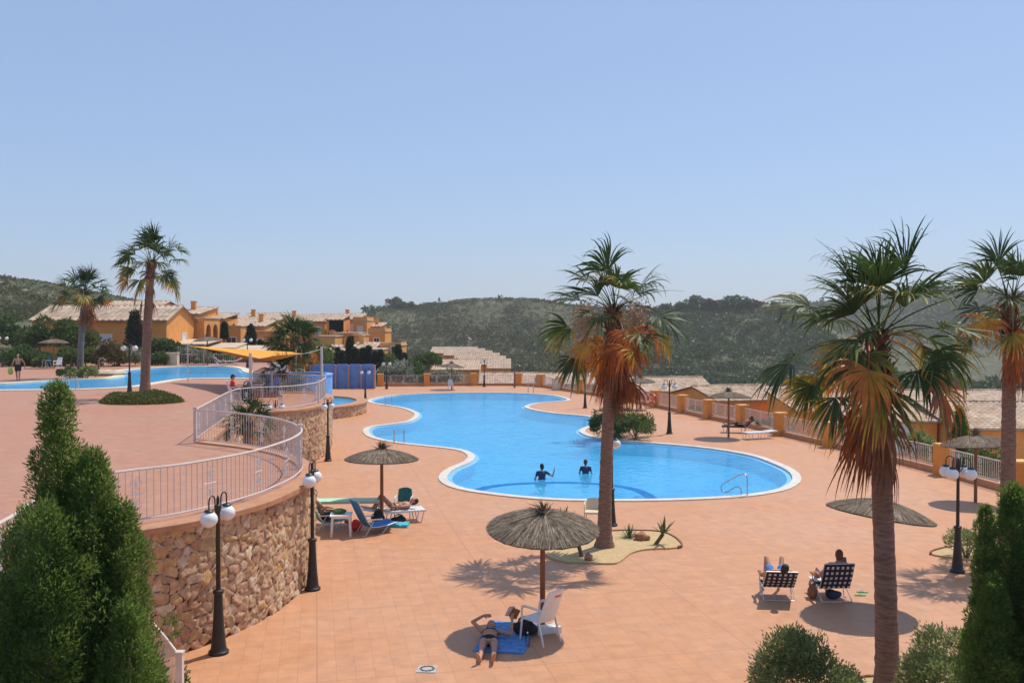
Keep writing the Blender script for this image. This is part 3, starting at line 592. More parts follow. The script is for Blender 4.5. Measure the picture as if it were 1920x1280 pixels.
# ------------------------------------------------------------------ railings and fence
def scroll(mb, c, tdir, h):                           # wrought S-curl ornament
    for sgn in (1, -1):
        pts = []
        for k in range(13):
            a = k / 12 * 2.2 * math.pi; r = 0.018 + 0.045 * (1 - k / 12)
            q = tdir * (sgn * (0.052 + r * math.cos(a) * 0.9))
            pts.append(Vector(c) + q + Vector((0, 0, h * 0.16 + r * 2.1 * math.sin(a))))
        mb.tube(pts, 0.007, 4)
        mb.tube([p + Vector((0, 0, -2 * (p.z - c[2]))) for p in pts], 0.007, 4)
    mb.tube([Vector(c) - tdir * 0.15, Vector(c) + tdir * 0.15], 0.008, 4); mb.tube([Vector(c) - Vector((0, 0, 0.3)), Vector(c) + Vector((0, 0, 0.3))], 0.008, 4)
SCROLL = []
def put_scroll(c, rz, parent):
    if not SCROLL:
        b = MB(); scroll(b, Vector((0, 0, 0)), Vector((1, 0, 0)), 1.0); o = b.build('scroll_ornament', 'white_paint', parent); SCROLL.append(o)
    else: o = SCROLL[0].copy(); COL.objects.link(o); o.parent = parent
    o.location = c; o.rotation_euler = (0, 0, rz); return o
def railing(label, path, z, h=1.0, gap=0.13, posts=(), bar=0.008, orn=1.6, mat='rail_paint', group=None, cat='railing', rail_r=0.022, n=5, name='railing'):
    A, s = resample(path, gap); o0 = Vector((*A[0], z)); t = thing(name, label, cat, o0, 0, group)
    P = [Vector((a[0], a[1], z)) - o0 for a in A]
    top = MB(); top.tube([p + Vector((0, 0, h)) for p in P], rail_r, 6); top.build('top_rail', mat, t)
    bot = MB(); bot.tube([p + Vector((0, 0, 0.10)) for p in P], rail_r * 0.75, 6); bot.build('bottom_rail', mat, t)
    b = MB()
    for p in P: b.tube([p + Vector((0, 0, 0.10)), p + Vector((0, 0, h))], bar, 4)
    b.build('baluster_panel', mat, t)
    if orn:
        kk = max(2, int(orn / gap))
        for i in range(kk // 2, len(P) - 1, kk):
            td = (P[i + 1] - P[i]).normalized(); put_scroll((P[i] + P[i + 1]) / 2 + Vector((0, 0, 0.55)), math.atan2(td.y, td.x), t)
    for q in posts:
        i = int(round(q * (len(P) - 1))); m_ = MB(); m_.box(P[i] + Vector((0, 0, h / 2 + 0.03)), (0.09, 0.09, h + 0.06)); m_.box(P[i] + Vector((0, 0, h + 0.075)), (0.115, 0.115, 0.03)); m_.build('post', mat, t, smooth=False)
    return t
ZC = TZ + 0.03
railing('white iron railing curving along the top of the foreground stone wall', RAIL1, ZC, posts=(0.0, 0.36, 0.735, 1.0), rail_r=0.026)
railing('white iron railing round the sunshade terrace where the man in red sits', RAIL2, ZC, posts=(0.33, 0.62, 1.0))
railing('white iron railing running back along the upper terrace behind the fan palm', RAIL3, ZC, posts=(0.5, 1.0), gap=0.16)
st = [(-5.03, 14.25), (-5.7, 14.85), (-7.2, 16.2)]
railing('low pinkish white railing at the foot of the stone wall in the bottom left corner', smooth_path([(-5.03, 13.9), (-5.6, 14.8), (-6.2, 15.7)], 0.3), 0.0, h=1.0, gap=0.10, posts=(0.0,), bar=0.008, orn=0, rail_r=0.026)
railing('thin railing closing the back of the upper terrace by the pale flowers', smooth_path([(-33.5, 86.0), (-29, 86.6), (-24, 86.6), (-19.6, 86)], 1), TZ, gap=0.2, posts=(0.0, 0.33, 0.66), orn=0, bar=0.011)

def pillar_things():
    proto = thing('fence_pillar', '', 'pillar', (0, 0, 0), 0, 'orange pillars of the pool fence')
    b = MB(); b.box((0, 0, 0.6), (0.60, 0.60, 1.2)); b.build('shaft', 'orange_plaster', proto, smooth=False)
    c_ = MB(); c_.box((0, 0, 1.222), (0.655, 0.655, 0.045)); c_.box((0, 0, 1.256), (0.60, 0.60, 0.024)); c_.build('cap', 'ochre_plaster', proto, smooth=False)
    n = len(FENCE)
    for i, (x, y) in enumerate(FENCE):
        a = Vector(FENCE[max(i - 1, 0)]); b_ = Vector(FENCE[min(i + 1, n - 1)]); rz = math.atan2(b_.y - a.y, b_.x - a.x)
        lab = f'orange plastered fence pillar, {ordinal(i)} counting from the right picture edge along the pool deck'
        if i == 9: lab = 'orange plastered fence pillar that carries the red life ring'
        o = proto if i == 0 else dup(proto, (x, y, 0), rz, lab)
        if i == 0: o.location = (x, y, 0); o.rotation_euler = (0, 0, rz); o['label'] = lab
    for i in range(n - 1):
        a, b_ = Vector(FENCE[i]), Vector(FENCE[i + 1]); d = b_ - a; L = d.length; u = d / L; o0 = a + u * 0.33; L -= 0.66
        t = thing('fence_panel', f'white barred fence panel on a terracotta curb, {ordinal(i)} panel from the right picture edge', 'fence panel', (o0.x, o0.y, 0), math.atan2(u.y, u.x), 'white panels of the pool fence')
        m_ = MB(); m_.box((L / 2, 0, 0.13), (L, 0.26, 0.26)); m_.build('curb', 'coping_terracotta', t, smooth=False)
        m_ = MB(); m_.box((L / 2, 0, 1.08), (L, 0.04, 0.035)); m_.build('top_rail', 'rail_paint', t, smooth=False)
        m_ = MB(); m_.box((L / 2, 0, 0.34), (L, 0.03, 0.03)); m_.build('bottom_rail', 'rail_paint', t, smooth=False)
        m_ = MB(); k = int(L / 0.125)
        for j in range(1, k): m_.box((j * L / k, 0, 0.71), (0.018, 0.018, 0.74))
        m_.build('baluster_panel', 'rail_paint', t, smooth=False)
        q = max(2, round(L / 1.3))
        for j in range(q): put_scroll(Vector((L * (j + 0.5) / q, 0, 0.72)), 0.0, t)
pillar_things()

# ------------------------------------------------------------------ foliage
def leaf_quads(P, Dv, L, W, r, curl=0.0):
    n = len(P); Dv = Dv / (np.linalg.norm(Dv, axis=1)[:, None] + 1e-9)
    q = r.normal(size=(n, 3)); S = np.cross(Dv, q); S /= np.linalg.norm(S, axis=1)[:, None] + 1e-9
    L = np.broadcast_to(L, (n,))[:, None]; W = np.broadcast_to(W, (n,))[:, None]
    nr = np.cross(S, Dv)
    V = np.stack([P, P + Dv * L * 0.5 + S * W / 2 + nr * L * curl, P + Dv * L, P + Dv * L * 0.5 - S * W / 2 + nr * L * curl], 1)
    return V.reshape(-1, 3), np.arange(4 * n).reshape(n, 4)
def unit(r, n):
    v = r.normal(size=(n, 3)); return v / np.linalg.norm(v, axis=1)[:, None]
def lump3(U, r, k=9, amp=0.25):
    """smooth random lobes over the directions U"""
    C = unit(r, k); A = r.uniform(-1, 1, k); K = r.uniform(3, 9, k)
    return 1 + amp * sum(a * np.exp(kk * (U @ c - 1)) for a, c, kk in zip(A, C, K)) * 1.4
def bush(label, loc, size, mat, n=2500, leaf=(0.07, 0.028), seed=0, cat='bush', name='bush', group=None, cover=0.8, flat_base=True, lumps=0.3, up=0.35, stem=True, flowers=None):
    r = np.random.default_rng(seed + 100); t = thing(name, label, cat, loc, 0, group)
    K = max(14, int(26 * (1 + lumps))); Uc = unit(r, K); Uc[:, 2] = np.where(Uc[:, 2] < -0.2, -Uc[:, 2] * 0.6, Uc[:, 2]); ell = np.array([size[0] / 2, size[1] / 2, size[2] * 0.55]); cz = size[2] * 0.42
    C = Uc * (r.uniform(0.55, 0.88, K) * (1 + lumps * 0.5 * r.normal(size=K)))[:, None] * ell; rc = r.uniform(0.24, 0.42, K) * min(size) * 0.62
    ci = r.integers(0, K, n); U = unit(r, n); U = U * np.sign((U * Uc[ci]).sum(1) + 0.45)[:, None]
    P = C[ci] + U * (rc[ci] * (1 - (1 - cover) * r.random(n) ** 1.5 * 1.6) * (1 + 0.14 * np.clip(r.normal(size=n), -1, 2.5)))[:, None]; P[:, 2] += cz; P[:, 2] = np.maximum(P[:, 2], 0.02)
    Dv = U * 0.7 + Uc[ci] * 0.3 + unit(r, n) * 0.7; Dv[:, 2] += up
    sc = r.uniform(0.6, 1.35, n)
    V, Fc = leaf_quads(P, Dv, leaf[0] * sc, leaf[1] * sc, r, 0.12)
    fastmesh('foliage', V, Fc, mat, t)
    if stem:
        m = MB()
        for k in range(5):
            a = k * 1.3 + seed; m.tube([(0.03 * math.cos(a), 0.03 * math.sin(a), 0), (size[0] * 0.12 * math.cos(a), size[1] * 0.12 * math.sin(a), size[2] * 0.3), (size[0] * 0.26 * math.cos(a), size[1] * 0.26 * math.sin(a), size[2] * 0.62)], [0.025, 0.018, 0.008], 5)
        m.build('stem', 'wood_stem', t)
    return t
def cypress(name, label, loc, spires, mat, n, leaf, seed=0, cat='cypress tree', dens_z=None, rough=0.22, group=None, width_pow=0.8, clump=1.0):
    """spires: (dx, dy, z0, z1, radius). Sprays of scale leaves cling to each spire, with ragged tips standing proud."""
    r = np.random.default_rng(seed + 500); t = thing(name, label, cat, loc, 0, group)
    Vs, Fs, o = [], [], 0; tot = sum((s[3] - s[2]) * s[4] for s in spires)
    m = MB()
    for (dx, dy, z0, z1, rad) in spires:
        nl_ = int(n * (z1 - z0) * rad / tot); K = max(10, int(46 * (z1 - z0) * clump)); u = (np.arange(K) + r.random(K)) / K; u = u ** 0.92; a = np.arange(K) * 2.39996 + r.normal(0, 0.5, K)
        prof = np.clip(1 - u, 0, 1) ** width_pow * (0.6 + 0.4 * np.clip(u / 0.12, 0, 1))
        rr = rad * prof * r.uniform(0.42, 0.92, K) * (1 + rough * 0.5 * r.normal(size=K)); rr = np.clip(rr, 0.0, rad * 1.15); rr = np.where(r.random(K) < 0.10, rr * 1.18 + 0.05 * rad, rr)
        out = np.stack([np.cos(a), np.sin(a), np.zeros(K)], -1); C = np.stack([dx + rr * np.cos(a), dy + rr * np.sin(a), z0 + u * (z1 - z0) * 0.97], -1)
        rc = (0.30 * rad * (0.25 + 0.75 * prof) + 0.02) * r.uniform(0.6, 1.25, K); hz = rc * r.uniform(1.1, 2.0, K)
        w = rc ** 1.6; ci = r.choice(K, nl_, p=w / w.sum()); U = unit(r, nl_); U = U * np.sign((U * (out[ci] + np.array([0, 0, 0.5]))).sum(1) + 0.55)[:, None]
        q = r.uniform(0.5, 1.12, nl_); P = C[ci] + U * np.stack([rc[ci], rc[ci], hz[ci]], -1) * q[:, None]
        Dv = U * 0.55 + out[ci] * 0.35 + np.array([0, 0, 0.65]) + unit(r, nl_) * 0.6; sc = r.uniform(0.6, 1.4, nl_)
        V, Fc = leaf_quads(P, Dv, leaf[0] * sc, leaf[1] * sc, r, 0.1)
        Vs.append(V); Fs.append(Fc + o); o += len(V)
        m.tube([(dx, dy, 0), (dx, dy, z0 + 0.3 * (z1 - z0)), (dx, dy, z1 - 0.25 * rad)], [0.05 + 0.05 * rad, 0.04 * rad + 0.03, 0.01], 7)
    fastmesh('crown', np.concatenate(Vs), np.concatenate(Fs), mat, t)
    m.build('trunk', 'wood_stem', t); return t

# ------------------------------------------------------------------ fan palms
WIND = Vector((-0.16, -0.03, 0))
def frond(mb, hub, az, el, Lp, Lb, nl, sag, droop, age, r, spread=105, tipage=0.3, fold=0.28, roll=0.0):
    d = Vector((math.cos(az) * math.cos(el), math.sin(az) * math.cos(el), math.sin(el))); p = Vector(hub); pts = [p.copy()]
    for i in range(6):
        p = p + d * (Lp / 6); pts.append(p.copy()); d = (d + Vector((0, 0, -sag / 6)) + WIND * 0.08).normalized()
    mb.tube(pts, [0.030, 0.022, 0.018, 0.016, 0.014, 0.012, 0.010], 5, att=[min(1, age * 0.9 + 0.16)] * 7, flat=0.6)
    f = d; s = f.cross(Vector((0, 0, 1))); s = s.normalized() if s.length > 0.05 else Vector((-math.sin(az), math.cos(az), 0))
    nn = s.cross(f).normalized()
    if nn.z < 0: nn = -nn
    s, nn = s * math.cos(roll) + nn * math.sin(roll), nn * math.cos(roll) - s * math.sin(roll)
    da = R(spread) * 2 / (nl - 1); patch = r.uniform(-1, 1)
    for k in range(nl):
        a = -R(spread) + da * k + r.uniform(-0.35, 0.35) * da
        if r.random() < 0.06: continue
        q = (f * math.cos(a) + s * math.sin(a) + nn * (fold * abs(math.sin(a)) - 0.05)).normalized()
        L = Lb * (0.74 + 0.26 * math.cos(a * 0.8)) * r.uniform(0.72, 1.12); dr = droop * r.uniform(0.4, 1.8)
        side = nn.cross(q).normalized(); tw = r.uniform(-0.35, 0.35) + (0.3 if k % 2 else -0.3); side = (side * math.cos(tw) + nn * math.sin(tw)).normalized()
        pp = p + q * 0.015; vs, at = [], []; NS = 7; sw = Vector((r.uniform(-1, 1), r.uniform(-1, 1), r.uniform(-.6, .3))) * 0.12; ag0 = age + 0.10 * patch * math.sin(a * 1.7) + r.uniform(-0.04, 0.04)
        for j in range(NS + 1):
            u = j / NS; w = (u * L * da * 0.56 if u < 0.45 else 0.45 * L * da * 0.56 * (1 - (u - 0.45) / 0.55) ** 0.9) + (0.003 if j < NS else 0.0006)
            vs += [pp + side * w, pp - side * w]; ag = min(1, max(0, ag0 + tipage * u ** 2.2 * r.uniform(0.4, 1.3))); at += [ag, ag]
            q = (q + Vector((0, 0, -1)) * dr * (0.02 + 0.62 * u ** 2) * 0.7 + sw * u + WIND * u * u * 1.1).normalized()
            pp = pp + q * (L / NS)
        mb.add(vs, [(2 * j, 2 * j + 1, 2 * j + 3, 2 * j + 2) for j in range(NS)], at)
def palm(label, base, hub, tr, Lf, seed, counts, bark='trunk_bark', boots=1.0, skirt=1.0, stalks=0, nl=26, group='tall fan palms round the pools', flower=0, clusters=5):
    """counts = young upright, green spreading, half dead, dead hanging"""
    r = random.Random(seed); base = Vector(base); hub = Vector(hub) - base; t = thing('palm_tree', label, 'palm tree', base, 0, group)
    H = hub.z; n = max(14, int(H / 0.10)); pts = [Vector((hub.x * (k / n) ** 1.5, hub.y * (k / n) ** 1.5, H * k / n)) for k in range(n + 1)]
    rad = [tr * (1.0 - 0.30 * (k / n) ** 0.8) * (1 + 0.55 * math.exp(-k * H / n / 0.28)) * (1 + 0.05 * (k % 2)) * r.uniform(0.97, 1.03) for k in range(n + 1)]
    m = MB(); m.tube(pts, rad, 16); m.build('trunk', bark, t, ang=60)
    b = MB()                                           # old leaf bases still clinging under the crown
    for k in range(int(150 * boots)):
        u = 1 - boots * r.random() ** 1.2 / H; a = r.random() * 6.28; p = Vector((hub.x * u ** 1.5, hub.y * u ** 1.5, H * u)); o = Vector((math.cos(a), math.sin(a), 0))
        p += o * tr * 0.6; L = r.uniform(0.16, 0.36); e = p + o * L * r.uniform(0.2, 0.75) + Vector((0, 0, L * r.uniform(0.2, 0.8)))
        b.tube([p, (p + e) / 2 + o * 0.02, e], [0.045, 0.035, 0.018], 4, att=r.choice([0.86, 0.9, 1.0, 0.95]), flat=0.4)
    b.build('leaf_bases', 'leaf_base', t, attr='age')
    g, dead = MB(), MB(); ga = 2.39996; i0 = r.random() * 6
    def hubp(): return hub + Vector((r.uniform(-1, 1), r.uniform(-1, 1), r.uniform(-1.2, 0.5))) * tr * 0.6
    k = 0; y, gr, hd, dd = counts
    for j in range(y):
        k += 1; frond(g, hubp(), i0 + k * ga, R(r.uniform(36, 88)), Lf * r.uniform(0.28, 0.56), Lf * r.uniform(0.42, 0.58), nl, r.uniform(0.1, 0.6), r.uniform(0.9, 2.4), r.uniform(0.0, 0.16), r, r.uniform(55, 85), 0.10, r.uniform(0.3, 0.8), r.uniform(-1.2, 1.2))
    for j in range(gr):
        k += 1; frond(g, hubp(), i0 + k * ga, R(58 - 74 * (j + r.random()) / gr), Lf * r.uniform(0.42, 0.66), Lf * r.uniform(0.40, 0.54), nl, r.uniform(0.3, 1.0), r.uniform(0.8, 1.7), r.uniform(0.0, 0.22), r, r.uniform(80, 108), 0.22, r.uniform(0.2, 0.5), r.uniform(-0.7, 0.7))
    for j in range(hd):
        k += 1; frond(g, hubp(), i0 + k * ga + r.uniform(-.5, .5), R(r.uniform(-28, 32)), Lf * r.uniform(0.52, 0.84), Lf * r.uniform(0.38, 0.52), nl, r.uniform(1.1, 2.0), r.uniform(1.2, 2.2), r.choice([0.14, 0.2, 0.26, 0.32, 0.40, 0.48, 0.56, 0.62, 0.66]), r, r.uniform(70, 105), r.uniform(0.25, 0.5), 0.25, r.uniform(-0.5, 0.5))
    cl = [r.random() * 6.28 for q in range(clusters)]
    for j in range(dd):
        h = hubp() - Vector((0, 0, r.uniform(0.05, 0.85) * skirt)); frond(dead, h, r.choice(cl) + r.gauss(0, 0.3), R(r.uniform(-84, -28)), Lf * r.uniform(0.25, 0.58), Lf * r.uniform(0.4, 0.66), nl - 2, r.uniform(1.0, 2.2), r.uniform(2.0, 3.4), r.uniform(0.66, 0.96), r, r.uniform(26, 62), 0.14, 0.1, r.uniform(-0.6, 0.6))
    if g.v: g.build('crown', 'frond', t, smooth=False, attr='age')
    if dead.v: dead.build('dead_fronds', 'frond', t, smooth=False, attr='age')
    for j in range(stalks):
        a = r.random() * 6.28; el = R(r.uniform(25, 78)); d = Vector((math.cos(a) * math.cos(el), math.sin(a) * math.cos(el), math.sin(el))); p = hub.copy(); q = [p.copy()]; sg = r.uniform(0.5, 2.4)
        for i in range(10): p = p + d * Lf * 0.098; q.append(p.copy()); d = (d + Vector((0, 0, -sg / 10)) + WIND * 0.2).normalized()
        m = MB(); m.tube(q, [0.015 * (1 - 0.085 * i) for i in range(11)], 5, att=r.uniform(0.02, 0.12)); m.build('flower_stalk', 'frond', t, attr='age')
    if flower:
        for s_ in range(flower):
            m = MB(); a = r.uniform(2.6, 3.6) if s_ == 0 else r.random() * 6.28; c = hub + Vector((math.cos(a) * 0.75, math.sin(a) * 0.6, 0.0))
            m.tube([hub, (hub + c) / 2 + Vector((0, 0, 0.25)), c], [0.02, 0.016, 0.012], 5, att=0.55)
            for q in range(1100):
                p = c + Vector((r.gauss(0, 0.17), r.gauss(0, 0.17), r.gauss(-0.25, 0.30))); m.leaf(p, (r.gauss(0, 0.5), r.gauss(0, 0.5), -0.6), 0.09, 0.035, att=r.uniform(0.92, 1.0))
            m.build('dry_blossom', 'blossom', t, smooth=False)
    return t
attrmat('leaf_base', 'age', [(0.8, (0.075, 0.035, 0.02)), (1.0, (0.19, 0.095, 0.055))], 0.8, 0.3, 9.0, 0)
noisy('blossom', (0.42, 0.26, 0.16), (0.60, 0.42, 0.28), 14, 0.9)
palm('tall palm nearest the viewer on the right, with orange drooping fronds', (5.98, 14.6, 0), D(1640, 632, 14.5), 0.185, 1.92, 3, (11, 10, 17, 13), boots=1.2, skirt=0.9, stalks=3, nl=30)
palm('tall palm in the sand bed behind the middle umbrella, with bare curling stalks', G(1133, 1027), D(1150, 585, 24.8), 0.19, 2.1, 8, (7, 11, 13, 17), boots=1.5, skirt=1.3, stalks=13, nl=26, flower=2)
palm('tall palm cut by the right picture edge', (13.05, 24.2, 0), D(1893, 560, 24.0), 0.205, 1.9, 15, (11, 9, 8, 9), boots=1.3, skirt=1.0, nl=26, stalks=1)
palm('grey trunked palm standing by the pool bushes, half hidden by the sand bed palm', (5.55, 50.0, 0), D(1160, 618, 50), 0.25, 2.0, 23, (3, 6, 6, 12), bark='trunk_bark_grey', skirt=1.4, nl=22)
palm('grey trunked palm beside the upper pool with round bushes at its foot', G(150, 708, TZ), D(158, 548, 64.8), 0.24, 2.25, 31, (13, 17, 6, 8), bark='trunk_bark_grey', stalks=4, nl=24)
palm('tallest palm of the upper terrace, rising from a low clipped hedge', G(272, 745, TZ), D(284, 492, 46.8), 0.25, 2.15, 42, (12, 14, 6, 4), nl=24, stalks=1, skirt=0.9)
# the bushy young palms
def low_palm(label, base, hz, Lf, seed, counts, tr=0.2, nl=22):
    return palm(label, base, Vector(base) + Vector((0, 0, hz)), tr, Lf, seed, counts, boots=0.5, skirt=0.6, nl=nl, group='short bushy fan palms', bark='trunk_bark')
low_palm('large bushy fan palm in front of the orange villas, left of the blue shower wall', (-14.6, 62.0, 0), 5.0, 2.3, 51, (14, 34, 8, 3), 0.3)
low_palm('small fan palm growing in the planted pit between the two railings', (-9.6, 33.4, 0.1), 2.35, 1.25, 61, (9, 9, 2, 3))
low_palm('small fan palm behind the far railing of the sunshade terrace', (-13.2, 53.2, 0), 3.25, 1.7, 71, (8, 12, 3, 3))

# ------------------------------------------------------------------ evergreens at the front
cypress('thuja_tree', 'big dark green thuja filling the bottom left corner in front of the stone wall', (-4.62, 9.4, 0),
        [(-0.06, 0.1, 0.3, 5.52, 0.60), (-0.45, 0.25, 0.3, 4.15, 0.66), (0.34, 0.0, 0.3, 4.82, 0.60), (0.60, 0.1, 0.3, 4.25, 0.58), (-0.75, -0.1, 0.3, 3.6, 0.6), (0.1, -0.45, 0.3, 4.35, 0.6), (-0.3, -0.5, 0.3, 3.6, 0.6), (0.82, -0.3, 0.3, 3.3, 0.46), (0.15, 0.2, 0.3, 4.75, 0.6)],
        'cypress_leaf', 430000, (0.046, 0.0125), 1, 'thuja', width_pow=0.58, rough=0.62, clump=1.25)
cypress('thuja_tree', 'dark green thuja at the right picture edge, with thin ragged shoots on top', (5.62, 10.4, 0),
        [(0.10, 0.1, 0.3, 4.25, 0.50), (-0.26, 0.0, 0.3, 4.05, 0.30), (0.50, 0.2, 0.3, 4.6, 0.5), (-0.30, -0.25, 0.3, 3.3, 0.50), (0.3, -0.4, 0.3, 3.8, 0.52), (0.85, 0.0, 0.3, 4.3, 0.5)],
        'cypress_leaf', 310000, (0.046, 0.0125), 2, 'thuja', width_pow=0.66, rough=0.68, clump=1.25)
bush('grey green rounded bush at the bottom edge, left of the nearest palm trunk', (4.15, 13.0, 0.05), (1.45, 1.3, 1.72), 'shrub_grey', 15000, (0.062, 0.022), 3, cover=0.72, lumps=0.22)
bush('grey green bush at the bottom edge, leaning on the right hand thuja', (6.10, 13.0, 0.05), (1.25, 1.2, 1.72), 'shrub_grey', 12000, (0.062, 0.022), 4, cover=0.72)
bush('small dark shoot poking up beside the low railing in the bottom left corner', G(343, 1330), (0.22, 0.22, 0.62), 'shrub_green', 260, (0.07, 0.025), 5)
cypress('cypress_tree', 'small dark conifer standing just outside the fence before the right hand roofs', (22.6, 46.5, -2.2), [(0, 0, 0.2, 4.2, 0.75)], 'cypress_leaf', 9000, (0.16, 0.05), 6, width_pow=0.75)

# ------------------------------------------------------------------ planting beds
def bed(label, pts, z, kerb=True, fill='sand'):
    P = ccw(smooth_path([G(*p, z)[:2] for p in pts], 0.12, True)); o0 = Vector((sum(p[0] for p in P) / len(P), sum(p[1] for p in P) / len(P), z)); t = thing('planting_bed', label, 'planting bed', o0)
    L = [(x - o0.x, y - o0.y) for x, y in P]
    m = MB(); m.prism(L, -0.02, 0.045, bottom=False); m.build('soil', fill, t, smooth=False)
    if kerb:
        m = MB(); inn, outp = offset(L, -0.015, True), offset(L, 0.035, True); n = len(L); ex = max(p[1] for p in L); keep = [p[1] > -0.12 * ex for p in L]      # the kerb shows only along the back and the tips
        for i in range(n):
            j = (i + 1) % n
            if keep[i] and keep[j]:
                q = [(inn[i], -0.02), (inn[i], 0.075), (outp[i], 0.075), (outp[i], -0.02), (inn[j], -0.02), (inn[j], 0.075), (outp[j], 0.075), (outp[j], -0.02)]
                m.add([(a[0], a[1], z_) for a, z_ in q], [(0, 1, 5, 4), (1, 2, 6, 5), (2, 3, 7, 6), (3, 0, 4, 7), (3, 2, 1, 0), (4, 5, 6, 7)])
        bm_ = m.build('kerb', 'kerb_rust', t, ang=50); w_ = bmesh.new(); w_.from_mesh(bm_.data); bmesh.ops.remove_doubles(w_, verts=w_.verts, dist=0.001); w_.to_mesh(bm_.data); w_.free()
    return t
bed('kidney shaped sand bed at the foot of the palm behind the middle umbrella', [(1022, 1040), (1040, 1022), (1075, 1012), (1110, 1003), (1150, 998), (1190, 997), (1235, 999), (1262, 1008), (1278, 1024), (1262, 1029), (1215, 1031), (1185, 1038), (1166, 1052), (1150, 1058), (1105, 1057), (1055, 1054)], 0)
bed('sand bed with a round bush beside the right hand lamp', [(1746, 1040), (1765, 1031), (1800, 1026), (1850, 1025), (1900, 1032), (1910, 1045), (1880, 1053), (1830, 1052), (1790, 1048)], 0)
bed('sand bed under the nearest palm at the bottom edge', [(1570, 1305), (1600, 1278), (1650, 1272), (1700, 1272), (1760, 1276), (1800, 1300), (1790, 1420), (1600, 1420)], 0)
bed('small earth bed in the planted pit between the railings', [(380, 838), (420, 812), (520, 806), (570, 830), (560, 870), (470, 880), (400, 865)], 0)
bush('round bush in the right hand sand bed behind the lamp', G(1812, 1046, 0.03), (1.0, 0.9, 0.8), 'shrub_grey', 2600, (0.06, 0.025), 11)
def hedge_patch():
    t = thing('low_hedge', 'low clipped hedge lying round the foot of the tallest upper terrace palm', 'hedge', G(267, 754, TZ)); r = np.random.default_rng(5); n = 12000
    a = r.random(n) * 6.283; q = np.sqrt(r.random(n)); X = 1.9 * q * np.cos(a); Yy = 1.5 * q * np.sin(a); Z = 0.55 * (1 - q ** 5) * (0.75 + 0.25 * np.sin(3 * X) * np.cos(2.2 * Yy)) * (1 - 0.3 * r.random(n) ** 2)
    V, Fc = leaf_quads(np.stack([X, Yy, Z], -1), unit(r, n) + np.array([0, 0, 0.5]), 0.13 * r.uniform(0.6, 1.3, n), 0.05, r, 0.1); fastmesh('foliage', V, Fc, 'hedge_low', t)
hedge_patch()
bush('round grey bush at the foot of the left upper pool palm, left side', G(128, 710, TZ), (1.7, 1.5, 0.75), 'shrub_grey', 1300, (0.16, 0.07), 12, lumps=0.1)
bush('round grey bush at the foot of the left upper pool palm, right side', G(163, 709, TZ), (1.4, 1.5, 0.8), 'shrub_grey', 1100, (0.16, 0.07), 13, lumps=0.1)
bush('round green bush on the pool edge, hidden behind the sand bed palm trunk', G(1143, 822), (2.3, 1.9, 1.55), 'shrub_green', 3600, (0.13, 0.06), 14, lumps=0.15)
bush('larger round green bush on the pool edge, right of the sand bed palm trunk', G(1190, 826), (2.0, 1.7, 1.3), 'shrub_lime', 3600, (0.13, 0.06), 15, lumps=0.15)
bush('dense round bush standing just behind the two pool edge bushes', G(1192, 818), (1.7, 1.5, 1.45), 'shrub_green', 2600, (0.13, 0.06), 16, lumps=0.15)
bush('flowering bush at the foot of the fan palm in the planted pit', (-10.3, 32.2, 0.05), (1.5, 1.4, 1.8), 'shrub_lime', 2600, (0.10, 0.04), 17)
bush('pale flowering bush below the railing of the sunshade terrace', (-12.3, 52.2, 0.0), (2.4, 1.8, 3.2), 'oleander_pale', 2200, (0.16, 0.06), 18)
bush('reddish bush low in the planted pit against the stone wall', (-8.6, 33.0, 0.05), (1.3, 1.2, 1.3), 'shrub_red', 1600, (0.1, 0.04), 19)
def agave(label, loc, n, L, W, seed, lean=0.0, trunk=0.0, tilt=(8, 70), cat='agave', name='agave_plant'):
    r = random.Random(seed); t = thing(name, label, cat, loc); m = MB(); top = Vector((lean * trunk, 0, trunk))
    for k in range(n):
        a = k * 2.4 + r.random() * 0.4; el = R(90 - (tilt[0] + (tilt[1] - tilt[0]) * k / n)); d = Vector((math.cos(a) * math.cos(el), math.sin(a) * math.cos(el), math.sin(el))); p = top.copy(); ll = L * r.uniform(0.75, 1.1)
        s = d.cross(Vector((0, 0, 1))).normalized(); vs = []; wp = [0.55, 0.9, 1.0, 0.72, 0.4, 0.02]
        for j in range(6):
            nn = s.cross(d).normalized(); vs += [p - s * W * wp[j] / 2, p - nn * W * wp[j] * 0.22, p + s * W * wp[j] / 2]; p = p + d * ll / 5; d = (d + Vector((0, 0, -0.05))).normalized()
        fs = []
        for j in range(5):
            for q in (0, 1): fs.append((3 * j + q, 3 * j + q + 1, 3 * j + q + 4, 3 * j + q + 3))
            fs.append((3 * j + 2, 3 * j, 3 * j + 3, 3 * j + 5))
        m.add(vs, fs)
    m.build('leaves', 'agave_leaf', t, ang=50)
    if trunk: b = MB(); b.tube([(0, 0, 0), top * 0.5, top], [0.06, 0.05, 0.055], 8); b.build('stem', 'wood_stem', t)
agave('spiky agave on a short leaning stem at the right tip of the sand bed', G(1228, 1022), 11, 0.50, 0.10, 1, 0.7, 0.32, (5, 62))
agave('spiky agave at the front edge of the sand bed, under the umbrella rim', G(1092, 1046), 10, 0.46, 0.09, 2, -0.3, 0.34, (10, 70))
agave('agave at the back left of the kidney sand bed, partly hidden by the umbrella', G(1056, 1008), 9, 0.55, 0.12, 3, 0, 0.38, (5, 55))
agave('low spreading succulent with thin leaves between the palm foot and the red rock', G(1180, 1010), 42, 0.46, 0.035, 4, 0, 0, (5, 80), 'succulent', 'succulent_plant')
agave('small succulent shoot at the front right of the deck by the right thuja', G(1845, 1052), 12, 0.4, 0.05, 6, 0, 0.05, (5, 60), 'succulent', 'succulent_plant')
